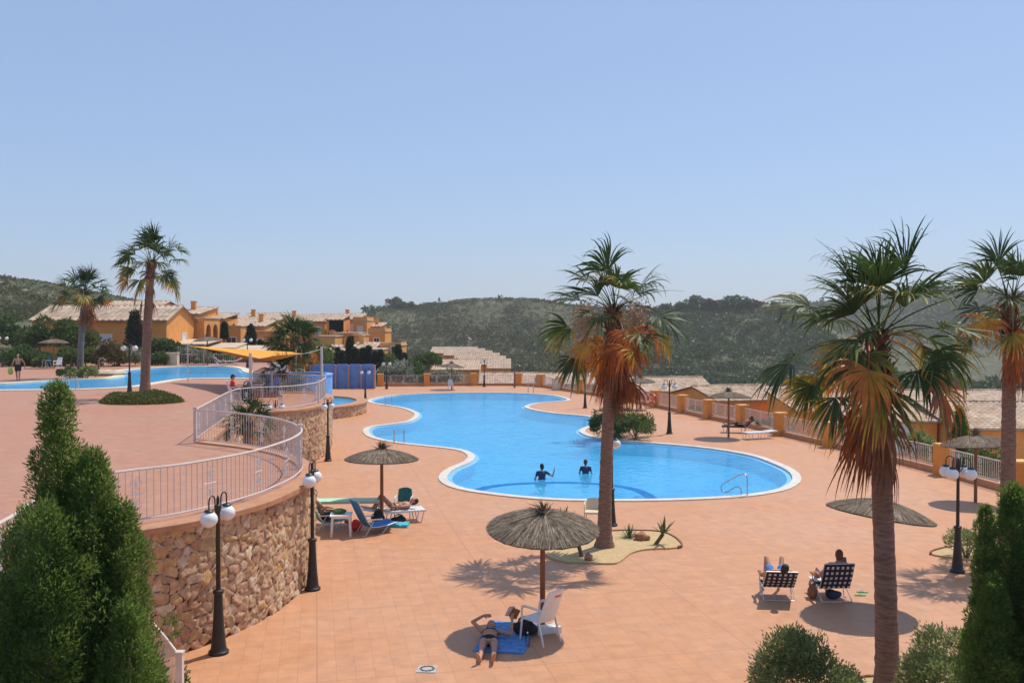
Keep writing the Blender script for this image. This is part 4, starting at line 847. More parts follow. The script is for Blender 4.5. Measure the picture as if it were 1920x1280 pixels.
def rock(label, loc, size, seed, mat='rock_red'):
    m = MB(); m.ell((0, 0, size[2] * 0.4), (size[0] / 2, size[1] / 2, size[2] * 0.6), nu=16, nv=10); r = random.Random(seed)
    m.v = [tuple(Vector(p) * (1 + 0.35 * mnoise.noise(Vector(p) * 7 / max(size) * 0.5 + Vector((seed, 0, 0))))) for p in m.v]
    o = m.build('garden_rock', mat, None, ang=30); o.location = loc; tag(o, label, 'rock')
rock('rough red rock in the sand bed between the succulent and the leaning agave', G(1204, 1012, 0.03), (0.46, 0.36, 0.22), 1)
rock('small red rock in front of the sand bed agave under the umbrella rim', G(1103, 1050, 0.03), (0.22, 0.2, 0.16), 2)
rock('flat beige rock on the upper pool edge left of the shower post', G(192, 703, TZ), (4.0, 2.4, 0.4), 3, 'rock_beige')

# ------------------------------------------------------------------ globe lamps
LAMP = {}
def lamp_proto(kind):
    """kind = number of globes; a flared iron foot, thin pole, swan neck arms"""
    t = thing('street_lamp', '', 'lamp', (0, 0, 0), 0, 'black iron globe lamps')
    m = MB(); m.lathe([(0.175, 0), (0.175, 0.05), (0.14, 0.08), (0.13, 0.14), (0.103, 0.42), (0.08, 0.8), (0.072, 1.06), (0.095, 1.07), (0.095, 1.12), (0.055, 1.14)], 18); m.build('foot', 'iron_black', t)
    m = MB(); m.lathe([(0.042, 1.1), (0.036, 2.5), (0.05, 2.52), (0.05, 2.62), (0.03, 2.64), (0.028, 2.74), (0.006, 2.80)], 12); m.build('pole', 'iron_black', t)
    angs = {2: (0, 180), 4: (0, 90, 180, 270), 1: (0,), 3: (20, 140, 260)}[kind]
    for a in angs:
        c, s = math.cos(R(a)), math.sin(R(a)); pts = [(0.03 * c, 0.03 * s, 2.45)]
        for k in range(9): w = math.pi * (1 - k / 8); x = 0.20 + 0.10 * math.cos(w); pts.append((x * c, x * s, 2.72 + 0.10 * math.sin(w)))
        pts[1:1] = [(0.10 * c, 0.10 * s, 2.55)]; pts.append((0.30 * c, 0.30 * s, 2.60))
        m = MB(); m.tube(pts, 0.013, 7); m.build('arm', 'iron_black', t)
        g = MB(); g.ell((0, 0, 0), (0.150, 0.150, 0.140), nu=22, nv=14); go = g.build('globe', 'globe_white', t, ang=None, loc=(0.30 * c, 0.30 * s, 2.43))
        k = MB(); k.lathe([(0.075, 0.128), (0.085, 0.145), (0.07, 0.165), (0.02, 0.18)], 12); k.build('cap', 'iron_black', go)
    return t
def lamp(p, kind, rz, label, sc=1.0):
    if kind not in LAMP: LAMP[kind] = o = lamp_proto(kind); o.location = p; o.rotation_euler = (0, 0, rz); o['label'] = label
    else: o = dup(LAMP[kind], p, rz, label)
    o.scale = (sc, sc, sc); return o
lamp(G(410, 1224), 2, R(78), 'two globe black lamp in front of the near stone wall, tallest lamp at left', 1.04)
lamp(G(586, 1105), 2, R(90), 'globe lamp at the right end of the near stone wall, globes seen one behind another', 1.04)
lamp(G(1795, 1072), 4, R(40), 'black lamp with a cluster of globes beside the right hand sand bed', 1.0)
lamp(G(1147, 985), 2, R(60), 'globe lamp standing right behind the sand bed palm trunk', 1.0)
lamp(G(1255, 813), 2, R(12), 'two globe lamp on open tiles between the pool and the life ring pillar', 1.08)
lamp(G(615, 864), 2, R(70), 'globe lamp against the rounded stone wall under the sunshade terrace', 1.0)
lamp(G(685, 752), 2, R(15), 'small globe lamp between the round raised pool and the main pool', 0.95)
lamp(G(725, 729), 2, R(5), 'two globe lamp at the back fence, beside the blue shower wall', 1.0)
lamp(G(908, 725), 2, R(10), 'lamp at the back fence under the far tiled roofs', 1.0)
lamp(G(1097, 765), 2, R(40), 'lamp half hidden by the hanging dead fronds of the sand bed palm', 1.0)
lamp(G(517, 868), 2, R(35), 'globe lamp in the planted pit seen through the white railing', 1.0)
lamp(G(553, 782), 2, R(30), 'globe lamp below the far railing of the sunshade terrace, by the pale blue wall', 1.0)
lamp(G(243, 737, TZ), 2, R(5), 'two globe lamp between the upper pool and the low hedge', 1.0)
lamp(G(274, 676, TZ), 2, R(5), 'far globe lamp before the hedges, crossed by the tallest palm trunk', 1.0)
lamp(G(6, 688, TZ), 2, R(5), 'globe lamp at the left picture edge among the hedges', 1.05)
lamp(G(464, 690, TZ), 2, R(10), 'globe lamp behind the upper pool, its head above the orange sunshade', 1.0)

# ------------------------------------------------------------------ thatched umbrellas
def umbrella_proto(seed=1):
    t = thing('thatched_umbrella', '', 'umbrella', (0, 0, 0), 0, 'thatched parasols of the pool terraces'); r = random.Random(seed); Rm, zr, za = 1.13, 2.0, 2.30
    m = MB(); m.tube([(0, 0, 0), (0, 0, 1.2), (0, 0, 2.3)], [0.056, 0.052, 0.045], 12); m.build('pole', 'wood_pole', t)
    can = thing('canopy', None, None, (0, 0, zr)); can.parent = t
    bpy.data.objects.remove(can)
    core = MB(); H = za - zr
    def zc(q): return H * (1 - q) ** 1.0 + 0.05 * math.sin(q * math.pi)
    ns = 48; prof = [0.03, 0.2, 0.4, 0.6, 0.8, 0.93, 0.985]; vs = []
    wob = [1 + 0.012 * math.sin(3 * k) + 0.012 * r.uniform(-1, 1) for k in range(ns)]
    for lay in (0, 1):
        for q in prof:
            for k in range(ns): a = 2 * math.pi * k / ns; vs.append((Rm * q * wob[k] * math.cos(a), Rm * q * wob[k] * math.sin(a), zc(q) - (0.045 if lay else 0.012)))
    L = len(prof); fs = []
    for i in range(L - 1):
        for k in range(ns):
            k2 = (k + 1) % ns; fs.append((i * ns + k, (i + 1) * ns + k, (i + 1) * ns + k2, i * ns + k2)); o = L * ns; fs.append((o + i * ns + k2, o + (i + 1) * ns + k2, o + (i + 1) * ns + k, o + i * ns + k))
    for k in range(ns): k2 = (k + 1) % ns; fs.append(((L - 1) * ns + k, (2 * L - 1) * ns + k, (2 * L - 1) * ns + k2, (L - 1) * ns + k2)); fs.append((k2, L * ns + k2, L * ns + k, k))
    core.add(vs, fs)
    co = core.build('canopy', 'straw_core', t, loc=(0, 0, zr))
    st = MB()
    for k in range(2300):                                  # loose reeds laid over the cone
        a = r.random() * 6.2832; q0 = r.random() ** 0.75 * 0.82; q1 = min(q0 + r.uniform(0.16, 0.42), r.uniform(0.985, 1.025)); da = r.gauss(0, 0.035); w = r.uniform(0.006, 0.013); vs = []
        lift = r.uniform(0.0, 0.02)
        for q, aa in ((q0, a), ((q0 + q1) / 2, a + da / 2), (q1, a + da)):
            x, y, z = Rm * q * math.cos(aa), Rm * q * math.sin(aa), zc(min(q, 1)) + lift * (1 - 0.6 * (q == q1)) - 0.05 * max(0, q - 0.97) * 10 * r.random(); sx, sy = -math.sin(aa) * w / 2, math.cos(aa) * w / 2
            vs += [(x + sx, y + sy, z), (x - sx, y - sy, z)]
        st.add(vs, [(0, 2, 3, 1), (2, 4, 5, 3)], r.random())
    st.build('thatch', 'straw', co, smooth=False, attr='tone')
    tu = MB()
    for k in range(95):
        a = r.random() * 6.28; el = R(r.uniform(20, 86)); d = Vector((math.cos(a) * math.cos(el), math.sin(a) * math.cos(el), math.sin(el))); p = Vector((0, 0, H - 0.05)) + d * 0.03; L_ = r.uniform(0.14, 0.38)
        tu.tube([p, p + d * L_ * 0.6, p + d * L_ + Vector((-0.09 * r.random(), 0, -0.08 * r.random()))], [0.010, 0.007, 0.002], 4, att=r.random() * 0.6)
    tu.lathe([(0.075, H - 0.10), (0.06, H - 0.02), (0.065, H + 0.03), (0.03, H + 0.07)], 10, att=0.1)
    tu.build('tuft', 'straw', co, attr='tone')
    rb = MB()
    for k in range(10): a = 2 * math.pi * k / 10; rb.tube([(0.04 * math.cos(a), 0.04 * math.sin(a), H - 0.13), (Rm * 0.9 * math.cos(a), Rm * 0.9 * math.sin(a), -0.02)], 0.012, 5)
    rb.build('rib', 'wood_pole', co)
    return t
UMB = umbrella_proto(); UMB2 = umbrella_proto(5)
def umbrella(p, label, tilt=(0, 0), rz=0.0, src=None, scale=1.0, first=False):
    src = src or UMB
    o = src if first else dup(src, p, 0, label); o.location = p; o['label'] = label; o.scale = (scale,) * 3
    for ch in o.children:
        if ch.name.startswith('canopy'): ch.rotation_euler = (tilt[0], tilt[1], rz)
    return o
umbrella((0.61, 18.3, 0), 'thatched umbrella nearest the viewer, over the woman reading on the blue towel', (R(7.5), R(-1.5)), 0.3, first=True)
umbrella((7.89, 19.7, 0), 'thatched umbrella cut in two by the nearest palm trunk, tipped to the right', (R(6), R(7)), 1.0, UMB2, first=True)
umbrella(G(716, 983), 'thatched umbrella over the busy group with the blue sun chair', (R(1), R(1)), 1.9)
umbrella(G(1829, 941), 'thatched umbrella by the right hand fence, behind the cluster of globes', (R(0), R(4)), 2.7, UMB2)
umbrella(G(1366, 820), 'thatched umbrella over the dark lounger by the fence', (R(-3), R(3)), 0.7, scale=1.08)
umbrella(G(1200, 767), 'small thatched umbrella near the life ring, right of the sand bed palm', (0, R(-2)), 1.4, UMB2)
umbrella(G(847, 730), 'thatched umbrella at the back fence over a white chair', (0, R(3)), 0.2, scale=1.08)
umbrella(G(101, 690, TZ), 'thatched umbrella before the tall hedge, left of the grey palm', (0, 0), 1.1, UMB2, scale=1.1)
umbrella(G(-10, 700, TZ), 'thatched umbrella cut by the left picture edge', (0, 0), 2.1)
umbrella(G(389, 684, TZ), 'thatched umbrella behind the upper pool below the arched villas', (0, R(-3)), 0.4, UMB2, scale=1.15)

# ------------------------------------------------------------------ people: one grown skin over posed limbs
def remesh(mb, name, mat, parent, voxel, smooth=6):
    o = mb.build(name, mat, parent, smooth=True, ang=None)
    a = o.modifiers.new('r', 'REMESH'); a.mode = 'VOXEL'; a.voxel_size = voxel; a.use_smooth_shade = True
    b = o.modifiers.new('s', 'SMOOTH'); b.factor = 0.5; b.iterations = smooth
    bpy.context.view_layer.update(); dg = bpy.context.evaluated_depsgraph_get(); me = bpy.data.meshes.new_from_object(o.evaluated_get(dg))
    o.modifiers.clear(); o.data = me
    if not me.materials: me.materials.append(MATS[mat])
    return o
def frame(z, y):                                           # matrix with local z along z, y close to y
    z = Vector(z).normalized(); y = Vector(y); x = y.cross(z).normalized(); y = z.cross(x)
    return Matrix((x, y, z)).transposed()
def person(label, loc, rz, J, skin='skin_tan', hair='hair_dark', clothes=(), group=None, voxel=0.011, hairlong=0.0, build=1.0):
    """J: joints in the local frame; face = where the face points, front = where the chest points"""
    t = thing('person', label, 'person', loc, rz, group); J = {k: Vector(v) for k, v in J.items()}; m = MB(); k = build
    hd, face = J['head'], J['face'].normalized(); up = (hd - J['neck']).normalized(); Mh = frame(up, face)
    def H(x, y, z): return hd + Mh @ Vector((x, y, z))
    m.ell(hd, (0.073, 0.092, 0.112), Mh, 18, 12); m.ell(H(0, 0.03, -0.06), (0.052, 0.062, 0.062), Mh); m.ell(H(0, 0.095, -0.012), (0.013, 0.020, 0.024), Mh, 8, 6)
    m.ell(H(0, 0.083, -0.058), (0.022, 0.012, 0.009), Mh, 8, 6); m.ell(H(0, 0.080, -0.09), (0.02, 0.016, 0.016), Mh, 8, 6)
    for s in (1, -1): m.ell(H(0.074 * s, -0.008, -0.012), (0.012, 0.024, 0.032), Mh, 8, 6)
    m.cap(J['neck'] - up * 0.03, hd - up * 0.04, 0.052, 0.05)
    fr = J['front'].normalized(); ax = (J['neck'] - J['pelvis']).normalized(); Mt = frame(ax, fr); sp = J['neck'] - J['pelvis']; Lt = sp.length
    m.ell(J['pelvis'] + ax * 0.03, (0.155 * k, 0.108 * k, 0.125), Mt, 18, 12); m.ell(J['pelvis'] + sp * 0.36, (0.128 * k, 0.090 * k, 0.16), Mt, 18, 12); m.ell(J['pelvis'] + sp * 0.68, (0.148 * k, 0.105 * k, 0.155), Mt, 18, 12)
    m.cap(J['shL'], J['shR'], 0.056, 0.056); m.cap(J['neck'] - ax * 0.05, J['neck'] + up * 0.02, 0.075, 0.052)
    for s in 'LR':
        m.cap(J['sh' + s], J['el' + s], 0.050 * k, 0.036 * k); m.cap(J['el' + s], J['wr' + s], 0.037 * k, 0.026 * k)
        m.cap(J['hip' + s], J['kn' + s], 0.082 * k, 0.052 * k); kn, an = J['kn' + s], J['an' + s]; m.cap(kn, an, 0.050 * k, 0.035 * k)
        back = Vector(J.get('calf', -fr)).normalized(); m.ell(kn + (an - kn) * 0.28 + back * 0.014, (0.047 * k, 0.047 * k, 0.10), frame(an - kn, fr if abs(fr.dot((an - kn).normalized())) < .95 else ax), 12, 8)
        to = J['toe' + s]; m.cap(an + (an - to).normalized() * 0.035, an + (to - an) * 0.6, 0.036, 0.036); m.cap(an + (to - an) * 0.55, to, 0.038, 0.024)
        wr = J['wr' + s]; fd = (wr - J['el' + s]).normalized(); fd = Vector(J['hand' + s]).normalized() if 'hand' + s in J else fd
        pn = Vector(J.get('palm' + s, (0, 0, -1))); Mp = frame(fd, pn); c = wr + fd * 0.05; m.ell(c, (0.040, 0.017, 0.056), Mp, 12, 8)
        curl = J['curl' + s].x if 'curl' + s in J else 0.35
        for q, (off, L) in enumerate(((-0.030, 0.062), (-0.010, 0.075), (0.010, 0.070), (0.029, 0.055))):
            b = c + Mp @ Vector((off, 0, 0.042)); d1 = (Mp @ Vector((off * 0.8, curl * 0.5, 1))).normalized(); d2 = (Mp @ Vector((0, curl * 1.6, 1))).normalized(); mid = b + d1 * L * 0.5
            m.cap(b, mid, 0.0098, 0.009, 6); m.cap(mid, mid + d2 * L * 0.5, 0.009, 0.0075, 6)
        b = c + Mp @ Vector((0.034 * (1 if s == 'L' else -1), 0.006, -0.012)); d = (Mp @ Vector((0.75 * (1 if s == 'L' else -1), 0.35, 0.8))).normalized(); m.cap(b, b + d * 0.028, 0.0115, 0.010, 6); m.cap(b + d * 0.028, b + d * 0.028 + (Mp @ Vector((0.3 * (1 if s == 'L' else -1), 0.4, 1))).normalized() * 0.026, 0.010, 0.008, 6)
    remesh(m, 'body', skin, t, voxel)
    e = MB()
    for s in (1, -1): e.ell(H(0.030 * s, 0.080, 0.012), (0.011, 0.008, 0.007), Mh, 8, 6)
    e.build('eyes', 'hair_dark', t)
    if hair:
        h = MB(); h.ell(H(0, -0.018, 0.026), (0.084, 0.096, 0.108), Mh, 18, 12); h.ell(H(0, -0.05, -0.02), (0.080, 0.066, 0.10), Mh, 14, 9)
        if hairlong: h.cap(H(0, -0.06, -0.04), H(0, -0.075, -0.04 - hairlong), 0.075, 0.045)
        remesh(h, 'hair', hair, t, 0.014, 3)
    for nm, mat, kind in clothes:
        c = MB(); g = 0.011
        if kind in ('bottom', 'shorts', 'trunks'): c.ell(J['pelvis'] + ax * (0.0 if kind == 'bottom' else 0.03), (0.155 * k + g, 0.108 * k + g, 0.085 if kind == 'bottom' else 0.12 + g), Mt, 18, 12)
        if kind in ('shorts', 'trunks'):
            for s in 'LR': q = 0.55 if kind == 'shorts' else 0.35; c.cap(J['hip' + s], J['hip' + s] + (J['kn' + s] - J['hip' + s]) * q, 0.088 * k + g, 0.076 * k + g + 0.01)
        if kind in ('top', 'shirt'):
            c.ell(J['pelvis'] + sp * 0.70, (0.148 * k + g, 0.105 * k + g, 0.07 if kind == 'top' else 0.165), Mt, 18, 12)
        if kind == 'shirt':
            c.ell(J['pelvis'] + sp * 0.36, (0.128 * k + g + 0.012, 0.090 * k + g + 0.012, 0.2), Mt, 18, 12); c.cap(J['shL'], J['shR'], 0.064, 0.064)
            for s in 'LR': c.cap(J['sh' + s], J['sh' + s] + (J['el' + s] - J['sh' + s]) * 0.45, 0.060 * k, 0.052 * k)
        if kind == 'cap': c.ell(H(0, -0.01, 0.055), (0.090, 0.102, 0.075), Mh, 16, 9); c.ell(H(0, 0.10, 0.05), (0.07, 0.065, 0.012), Mh, 12, 6)
        remesh(c, nm, mat, t, 0.014, 4)
    return t
def lying(legs=0.0):
    return dict(head=(0, 0.72, 0.16), face=(0.12, -0.25, 1), neck=(0, 0.55, 0.11), pelvis=(0, 0.0, 0.11), front=(0, 0, 1), shL=(0.17, 0.50, 0.10), shR=(-0.17, 0.50, 0.10),
                hipL=(0.09, -0.04, 0.10), hipR=(-0.09, -0.04, 0.10), knL=(0.12, -0.46, 0.09), knR=(-0.11, -0.46, 0.09), anL=(0.12, -0.86, 0.055), anR=(-0.12, -0.86, 0.055), toeL=(0.16, -0.93, 0.19), toeR=(-0.16, -0.93, 0.19),
                elL=(0.40, 0.32, 0.12), wrL=(0.42, 0.38, 0.36), elR=(-0.40, 0.62, 0.12), wrR=(-0.12, 0.74, 0.25))
# the reader under the nearest umbrella
J = lying(); J.update(palmL=(0.2, -0.3, 0.3), handL=(0, 0.15, 1), curlL=(0.7, 0, 0), shR=(-0.17, 0.50, 0.12), elR=(-0.36, 0.66, 0.24), wrR=(-0.16, 0.76, 0.33), palmR=(0, -0.6, 0.2), handR=(1, 0.1, 0.0))
wl = G(917, 1213) + Vector((0, 0, 0.025)); WR = R(-2)
person('woman in a dark bikini lying on a blue towel and holding up a book', wl, WR, J, 'skin_tan', 'hair_dark', (('bikini_bottom', 'fabric_black', 'bottom'), ('bikini_top', 'fabric_black', 'top')), voxel=0.008, build=1.0)
def towel(label, loc, rz, w, l, mat, seed=1, thick=0.018, rough=0.02, z=0):
    nx, ny = 26, 36; r = seed; m = MB(); V = []
    for lay in (1, 0):
        for i in range(nx + 1):
            for j in range(ny + 1):
                x, y = (i / nx - 0.5) * w, (j / ny - 0.5) * l; h = rough * (0.5 + mnoise.noise(Vector((x * 3.2 + r, y * 3.2, r)))) + 0.3 * rough * mnoise.noise(Vector((x * 11 + r, y * 11, 2)))
                V.append((x + 0.03 * mnoise.noise(Vector((y * 3, r, 1))), y + 0.03 * mnoise.noise(Vector((x * 4, r, 4))), (max(h, 0) + thick) if lay else 0.003))
    o = (nx + 1) * (ny + 1); f = []
    for i in range(nx):
        for j in range(ny): a = i * (ny + 1) + j; f += [(a, a + ny + 1, a + ny + 2, a + 1), (o + a + 1, o + a + ny + 2, o + a + ny + 1, o + a)]
    for i in range(nx):
        for j in (0, ny): a = i * (ny + 1) + j; f.append((a, a + ny + 1, o + a + ny + 1, o + a) if j else (o + a, o + a + ny + 1, a + ny + 1, a))
    for j in range(ny):
        for i in (0, nx): a = i * (ny + 1) + j; f.append((a, a + 1, o + a + 1, o + a) if i == 0 else (o + a, o + a + 1, a + 1, a))
    m.add(V, f); ob = m.build('towel', mat, None); ob.location = loc; ob.rotation_euler = (0, 0, rz); return tag(ob, label, 'towel')
towel('blue beach towel spread under the reading woman', G(949, 1194), R(-9), 0.95, 1.75, 'towel_blue', 3)
wm = Matrix.Rotation(WR, 4, 'Z')
bt = thing('book', 'open paperback book held up by the lying woman', 'book', wl + (wm @ Vector((0.42, 0.43, 0.50)))); bt.rotation_euler = (R(20), R(18), R(25))
m = MB(); m.box((0.045, 0, 0), (0.012, 0.15, 0.20), rz=R(70)); m.box((-0.035, 0.03, 0), (0.012, 0.15, 0.20), rz=R(112)); m.build('pages', 'paper', bt, smooth=False)
m = MB(); m.box((0.05, -0.012, 0), (0.004, 0.155, 0.205), rz=R(70)); m.box((-0.04, 0.042, 0), (0.004, 0.155, 0.205), rz=R(112)); m.build('cover', 'wood_pole', bt, smooth=False)

# swimmers, kneeling so the water reaches the waist
def swimmer(label, loc, rz, arm, hair='hair_dark'):
    J = dict(head=(0, 0, 0.70), face=(0, 1, 0), neck=(0, -0.01, 0.53), pelvis=(0, 0, 0.0), front=(0, 1, 0), shL=(-0.17, 0, 0.47), shR=(0.17, 0, 0.47), hipL=(-0.09, 0, -0.02), hipR=(0.09, 0, -0.02), knL=(-0.16, 0.38, -0.14), knR=(0.16, 0.38, -0.14),
             anL=(-0.09, 0.04, -0.27), anR=(0.09, 0.04, -0.27), toeL=(-0.08, -0.12, -0.29), toeR=(0.08, -0.12, -0.29), elL=(-0.27, 0.02, 0.22), wrL=(-0.24, 0.18, 0.02), calf=(0, 0, 1))
    J.update(dict(elR=(0.44, 0.04, 0.30), wrR=(0.52, 0.08, 0.54), handR=(0.1, 0, 1), palmR=(-1, 0.2, 0)) if arm else dict(elR=(0.26, 0.03, 0.22), wrR=(0.22, 0.18, 0.02)))
    return person(label, loc, rz, J, 'skin_tan', hair, (('swimsuit', 'fabric_navy', 'shirt'), ('swim_shorts', 'fabric_navy', 'trunks')), 'swimmers in the main pool', voxel=0.012)
swimmer('swimmer standing waist deep with one arm bent upwards', G(1016, 895) + Vector((0, 0, -0.26)), R(8), True)
swimmer('swimmer deeper in the water with both arms under it, nearer the palm trunk', G(1098, 884) + Vector((0, 0, -0.30)), R(-10), False, 'hair_brown')

# ------------------------------------------------------------------ chairs and loungers
def resin_chair(label, loc, rz, mat='white_plastic', seatmat=None, mark=None, recl=14, legmat=None, backh=0.62):
    """high backed garden chair, facing +y"""
    t = thing('garden_chair', label, 'chair', loc, rz); lm = legmat or mat
    m = MB(); m.box((0, 0.0, 0.43), (0.46, 0.46, 0.03)); m.box((0, 0.225, 0.415), (0.46, 0.03, 0.05)); m.build('seat', seatmat or mat, t, smooth=False)
    a = R(recl); Mb = Matrix.Rotation(a, 3, 'X'); m = MB(); c = Vector((0, -0.22, 0.44)); vs = []
    nx, nz = 10, 8
    for lay in (0, 1):
        for i in range(nx + 1):
            for j in range(nz + 1):
                x = (i / nx - 0.5) * (0.46 - 0.06 * (j / nz) ** 2); z = j / nz * backh * (1 - 0.10 * (2 * i / nx - 1) ** 2 * (j == nz)); vs.append(c + Mb @ Vector((x, (0.03 if lay else 0.0) - 0.06 * (1 - (2 * i / nx - 1) ** 2) , z)))
    o = (nx + 1) * (nz + 1); fs = []
    for i in range(nx):
        for j in range(nz): q = i * (nz + 1) + j; fs += [(q, q + nz + 1, q + nz + 2, q + 1), (o + q + 1, o + q + nz + 2, o + q + nz + 1, o + q)]
    for i in range(nx):
        for j in (0, nz): q = i * (nz + 1) + j; fs.append((q, o + q, o + q + nz + 1, q + nz + 1) if j == 0 else (q, q + nz + 1, o + q + nz + 1, o + q))
    for j in range(nz):
        for i in (0, nx): q = i * (nz + 1) + j; fs.append((q, q + 1, o + q + 1, o + q) if i == 0 else (q, o + q, o + q + 1, q + 1))
    m.add(vs, fs); bk = m.build('backrest', seatmat or mat, t)
    if mark:
        k = MB(); r = random.Random(4); x = -0.075
        for i in range(7):
            w = 0.014; y0 = -0.075 - 0.002
            k.box(c + Mb @ Vector((x, -0.062, backh * 0.83 + r.uniform(-.003, .003))), (w, 0.004, 0.034 if i in (0, 3, 4) else 0.024), M=Mb); x += 0.024
        k.box(c + Mb @ Vector((0, -0.062, backh * 0.83 - 0.03)), (0.16, 0.004, 0.008), M=Mb); k.build('red_lettering', 'plastic_red', bk, smooth=False)
    for sx in (-1, 1):
        m = MB(); m.tube([(sx * 0.235, -0.36, 0.0), (sx * 0.225, -0.24, 0.36), (sx * 0.22, -0.22, 0.46)], [0.022, 0.024, 0.024], 8, flat=0.7); m.build('leg', lm, t)
        m = MB(); m.tube([(sx * 0.245, 0.26, 0.0), (sx * 0.235, 0.22, 0.38), (sx * 0.24, 0.215, 0.62)], [0.022, 0.024, 0.022], 8, flat=0.7); m.build('leg', lm, t)
        m = MB(); pts = [(sx * 0.24, 0.20, 0.60), (sx * 0.25, 0.20, 0.655), (sx * 0.255, 0.12, 0.68), (sx * 0.25, -0.08, 0.68), (sx * 0.235, -0.27, 0.67), (sx * 0.22, -0.31, 0.64)]; m.tube(pts, [0.02, 0.028, 0.03, 0.03, 0.026, 0.02], 8, flat=0.6); m.build('armrest', lm, t)
    return t
resin_chair('white high backed plastic chair with red lettering beside the reading woman', G(1010, 1199), R(44), mark=True, recl=24, backh=0.72)
resin_chair('plain white plastic chair half hidden behind the sand bed palm trunk', G(1112, 985), R(170), 'coping_cream', backh=0.36)
resin_chair('chair with a teal backrest and pale legs, right of the umbrella group', G(757, 972), R(176), 'white_plastic', 'fabric_teal', recl=8, backh=0.5)
resin_chair('white plastic chair under the umbrella at the back fence', G(845, 731), R(190), recl=25)
resin_chair('dark green backed chair under the umbrella before the tall hedge', G(87, 690, TZ), R(150), 'white_plastic', 'fabric_teal', recl=10)
resin_chair('chair with a pale blue towel over its back, left of the grey palm', G(108, 692, TZ), R(175), 'white_plastic', 'towel_white', recl=20)
RED = G(441, 752, TZ)
resin_chair('white chair in which the man in red sits by the railing', RED, R(-70), recl=16)
J = dict(head=(0, -0.10, 1.18), face=(0.1, 1, -0.1), neck=(0, -0.14, 1.00), pelvis=(0, -0.06, 0.53), front=(0, 1, 0.15), shL=(-0.19, -0.12, 0.95), shR=(0.19, -0.12, 0.95), hipL=(-0.09, -0.02, 0.52), hipR=(0.09, -0.02, 0.52), knL=(-0.12, 0.42, 0.50), knR=(0.12, 0.42, 0.50),
         anL=(-0.12, 0.50, 0.08), anR=(0.12, 0.52, 0.08), toeL=(-0.13, 0.66, 0.03), toeR=(0.13, 0.68, 0.03), elL=(-0.29, 0.02, 0.72), wrL=(-0.2, 0.26, 0.72), elR=(0.29, 0.02, 0.72), wrR=(0.2, 0.26, 0.72), calf=(0, -1, 0))
person('man in a red shirt and dark cap sitting by the railing under the sunshade', RED, R(-70), J, 'skin_tan', 'hair_dark', (('shirt', 'fabric_red', 'shirt'), ('shorts', 'fabric_navy', 'shorts'), ('cap', 'fabric_navy', 'cap')), voxel=0.013, build=1.1)
def table(label, loc, rz, w, d, h, mat, legmat=None, name='table', thick=0.035, leg=0.026, cross=False):
    t = thing(name, label, 'table', loc, rz); m = MB(); m.box((0, 0, h - thick / 2), (w, d, thick)); m.build('tabletop', mat, t, smooth=False)
    m = MB(); m.box((0, d / 2 - 0.03, h - thick - 0.025), (w - 0.08, 0.02, 0.05)); m.box((0, -d / 2 + 0.03, h - thick - 0.025), (w - 0.08, 0.02, 0.05)); m.build('apron', legmat or mat, t, smooth=False)
    for sx in (-1, 1):
        for sy in (-1, 1): m = MB(); m.tube([(sx * (w / 2 - 0.04), sy * (d / 2 - 0.04), 0), (sx * (w / 2 - 0.07), sy * (d / 2 - 0.07), h - thick)], [leg * 0.8, leg], 8); m.build('leg', legmat or mat, t)
    return t
table('dark topped square table beside the man in red', G(478, 745, TZ), R(15), 0.8, 0.8, 0.74, 'wood_grey', 'alu')
table('small white plastic table with a green cloth bag on it', G(640, 1003), R(8), 0.62, 0.62, 0.62, 'white_plastic', leg=0.035)
table('long narrow mint green folding table behind the umbrella group', (-5.05, 28.1, 0), R(4), 2.1, 0.55, 0.72, 'board_mint', 'alu', leg=0.018)
def blob_bag(label, loc, size, mat, seed, name='bag', cat='bag', strap=True):
    t = thing(name, label, cat, loc); m = MB(); m.ell((0, 0, size[2] * 0.47), (size[0] / 2, size[1] / 2, size[2] * 0.5), nu=22, nv=14)
    m.v = [tuple(Vector((p[0], p[1], max(p[2], 0.0))) * (1 + 0.22 * mnoise.noise(Vector(p) * 6 + Vector((seed, 0, 0))))) for p in m.v]; m.build('sack', mat, t, ang=None)
    if strap:
        for s in (1, -1): m = MB(); m.tube([(size[0] * 0.28 * math.cos(a), s * size[1] * 0.12, size[2] * (0.82 + 0.38 * math.sin(a))) for a in np.linspace(0, math.pi, 9)], 0.012, 6); m.build('strap', mat, t)
    return t
blob_bag('black beach bag on the tiles behind the white chair with lettering', G(985, 1190), (0.5, 0.36, 0.30), 'fabric_black', 1)
blob_bag('black bag leaning against the pole of the umbrella over the group', G(709, 985), (0.40, 0.32, 0.42), 'fabric_black', 2)
blob_bag('black backpack by the post of the orange sunshade', G(463, 754, TZ), (0.6, 0.5, 0.85), 'fabric_black', 3, 'backpack', 'backpack')
blob_bag('dark green cloth bag lying on the white plastic table', G(636, 1003) + Vector((0, 0, 0.62)), (0.40, 0.28, 0.16), 'fabric_darkgreen', 4, strap=False)
blob_bag('dark red bag under the blue sun chair', G(668, 995), (0.35, 0.3, 0.34), 'fabric_red', 6, strap=False)
blob_bag('black bag at the right of the umbrella group, beside the lying person', G(748, 980), (0.46, 0.3, 0.22), 'fabric_black', 7)
towel('crumpled white towel beside the chair with lettering, half in the sun', G(1025, 1183), R(20), 0.5, 0.34, 'towel_white', 7, 0.05, 0.10)
towel('crumpled turquoise towel next to the black bag in the umbrella group', G(746, 986), R(-10), 0.65, 0.4, 'fabric_turquoise', 9, 0.04, 0.09)
m = MB(); m.lathe([(0.036, 0), (0.038, 0.01), (0.038, 0.15), (0.034, 0.17), (0.036, 0.19), (0.014, 0.235), (0.014, 0.26)], 14)
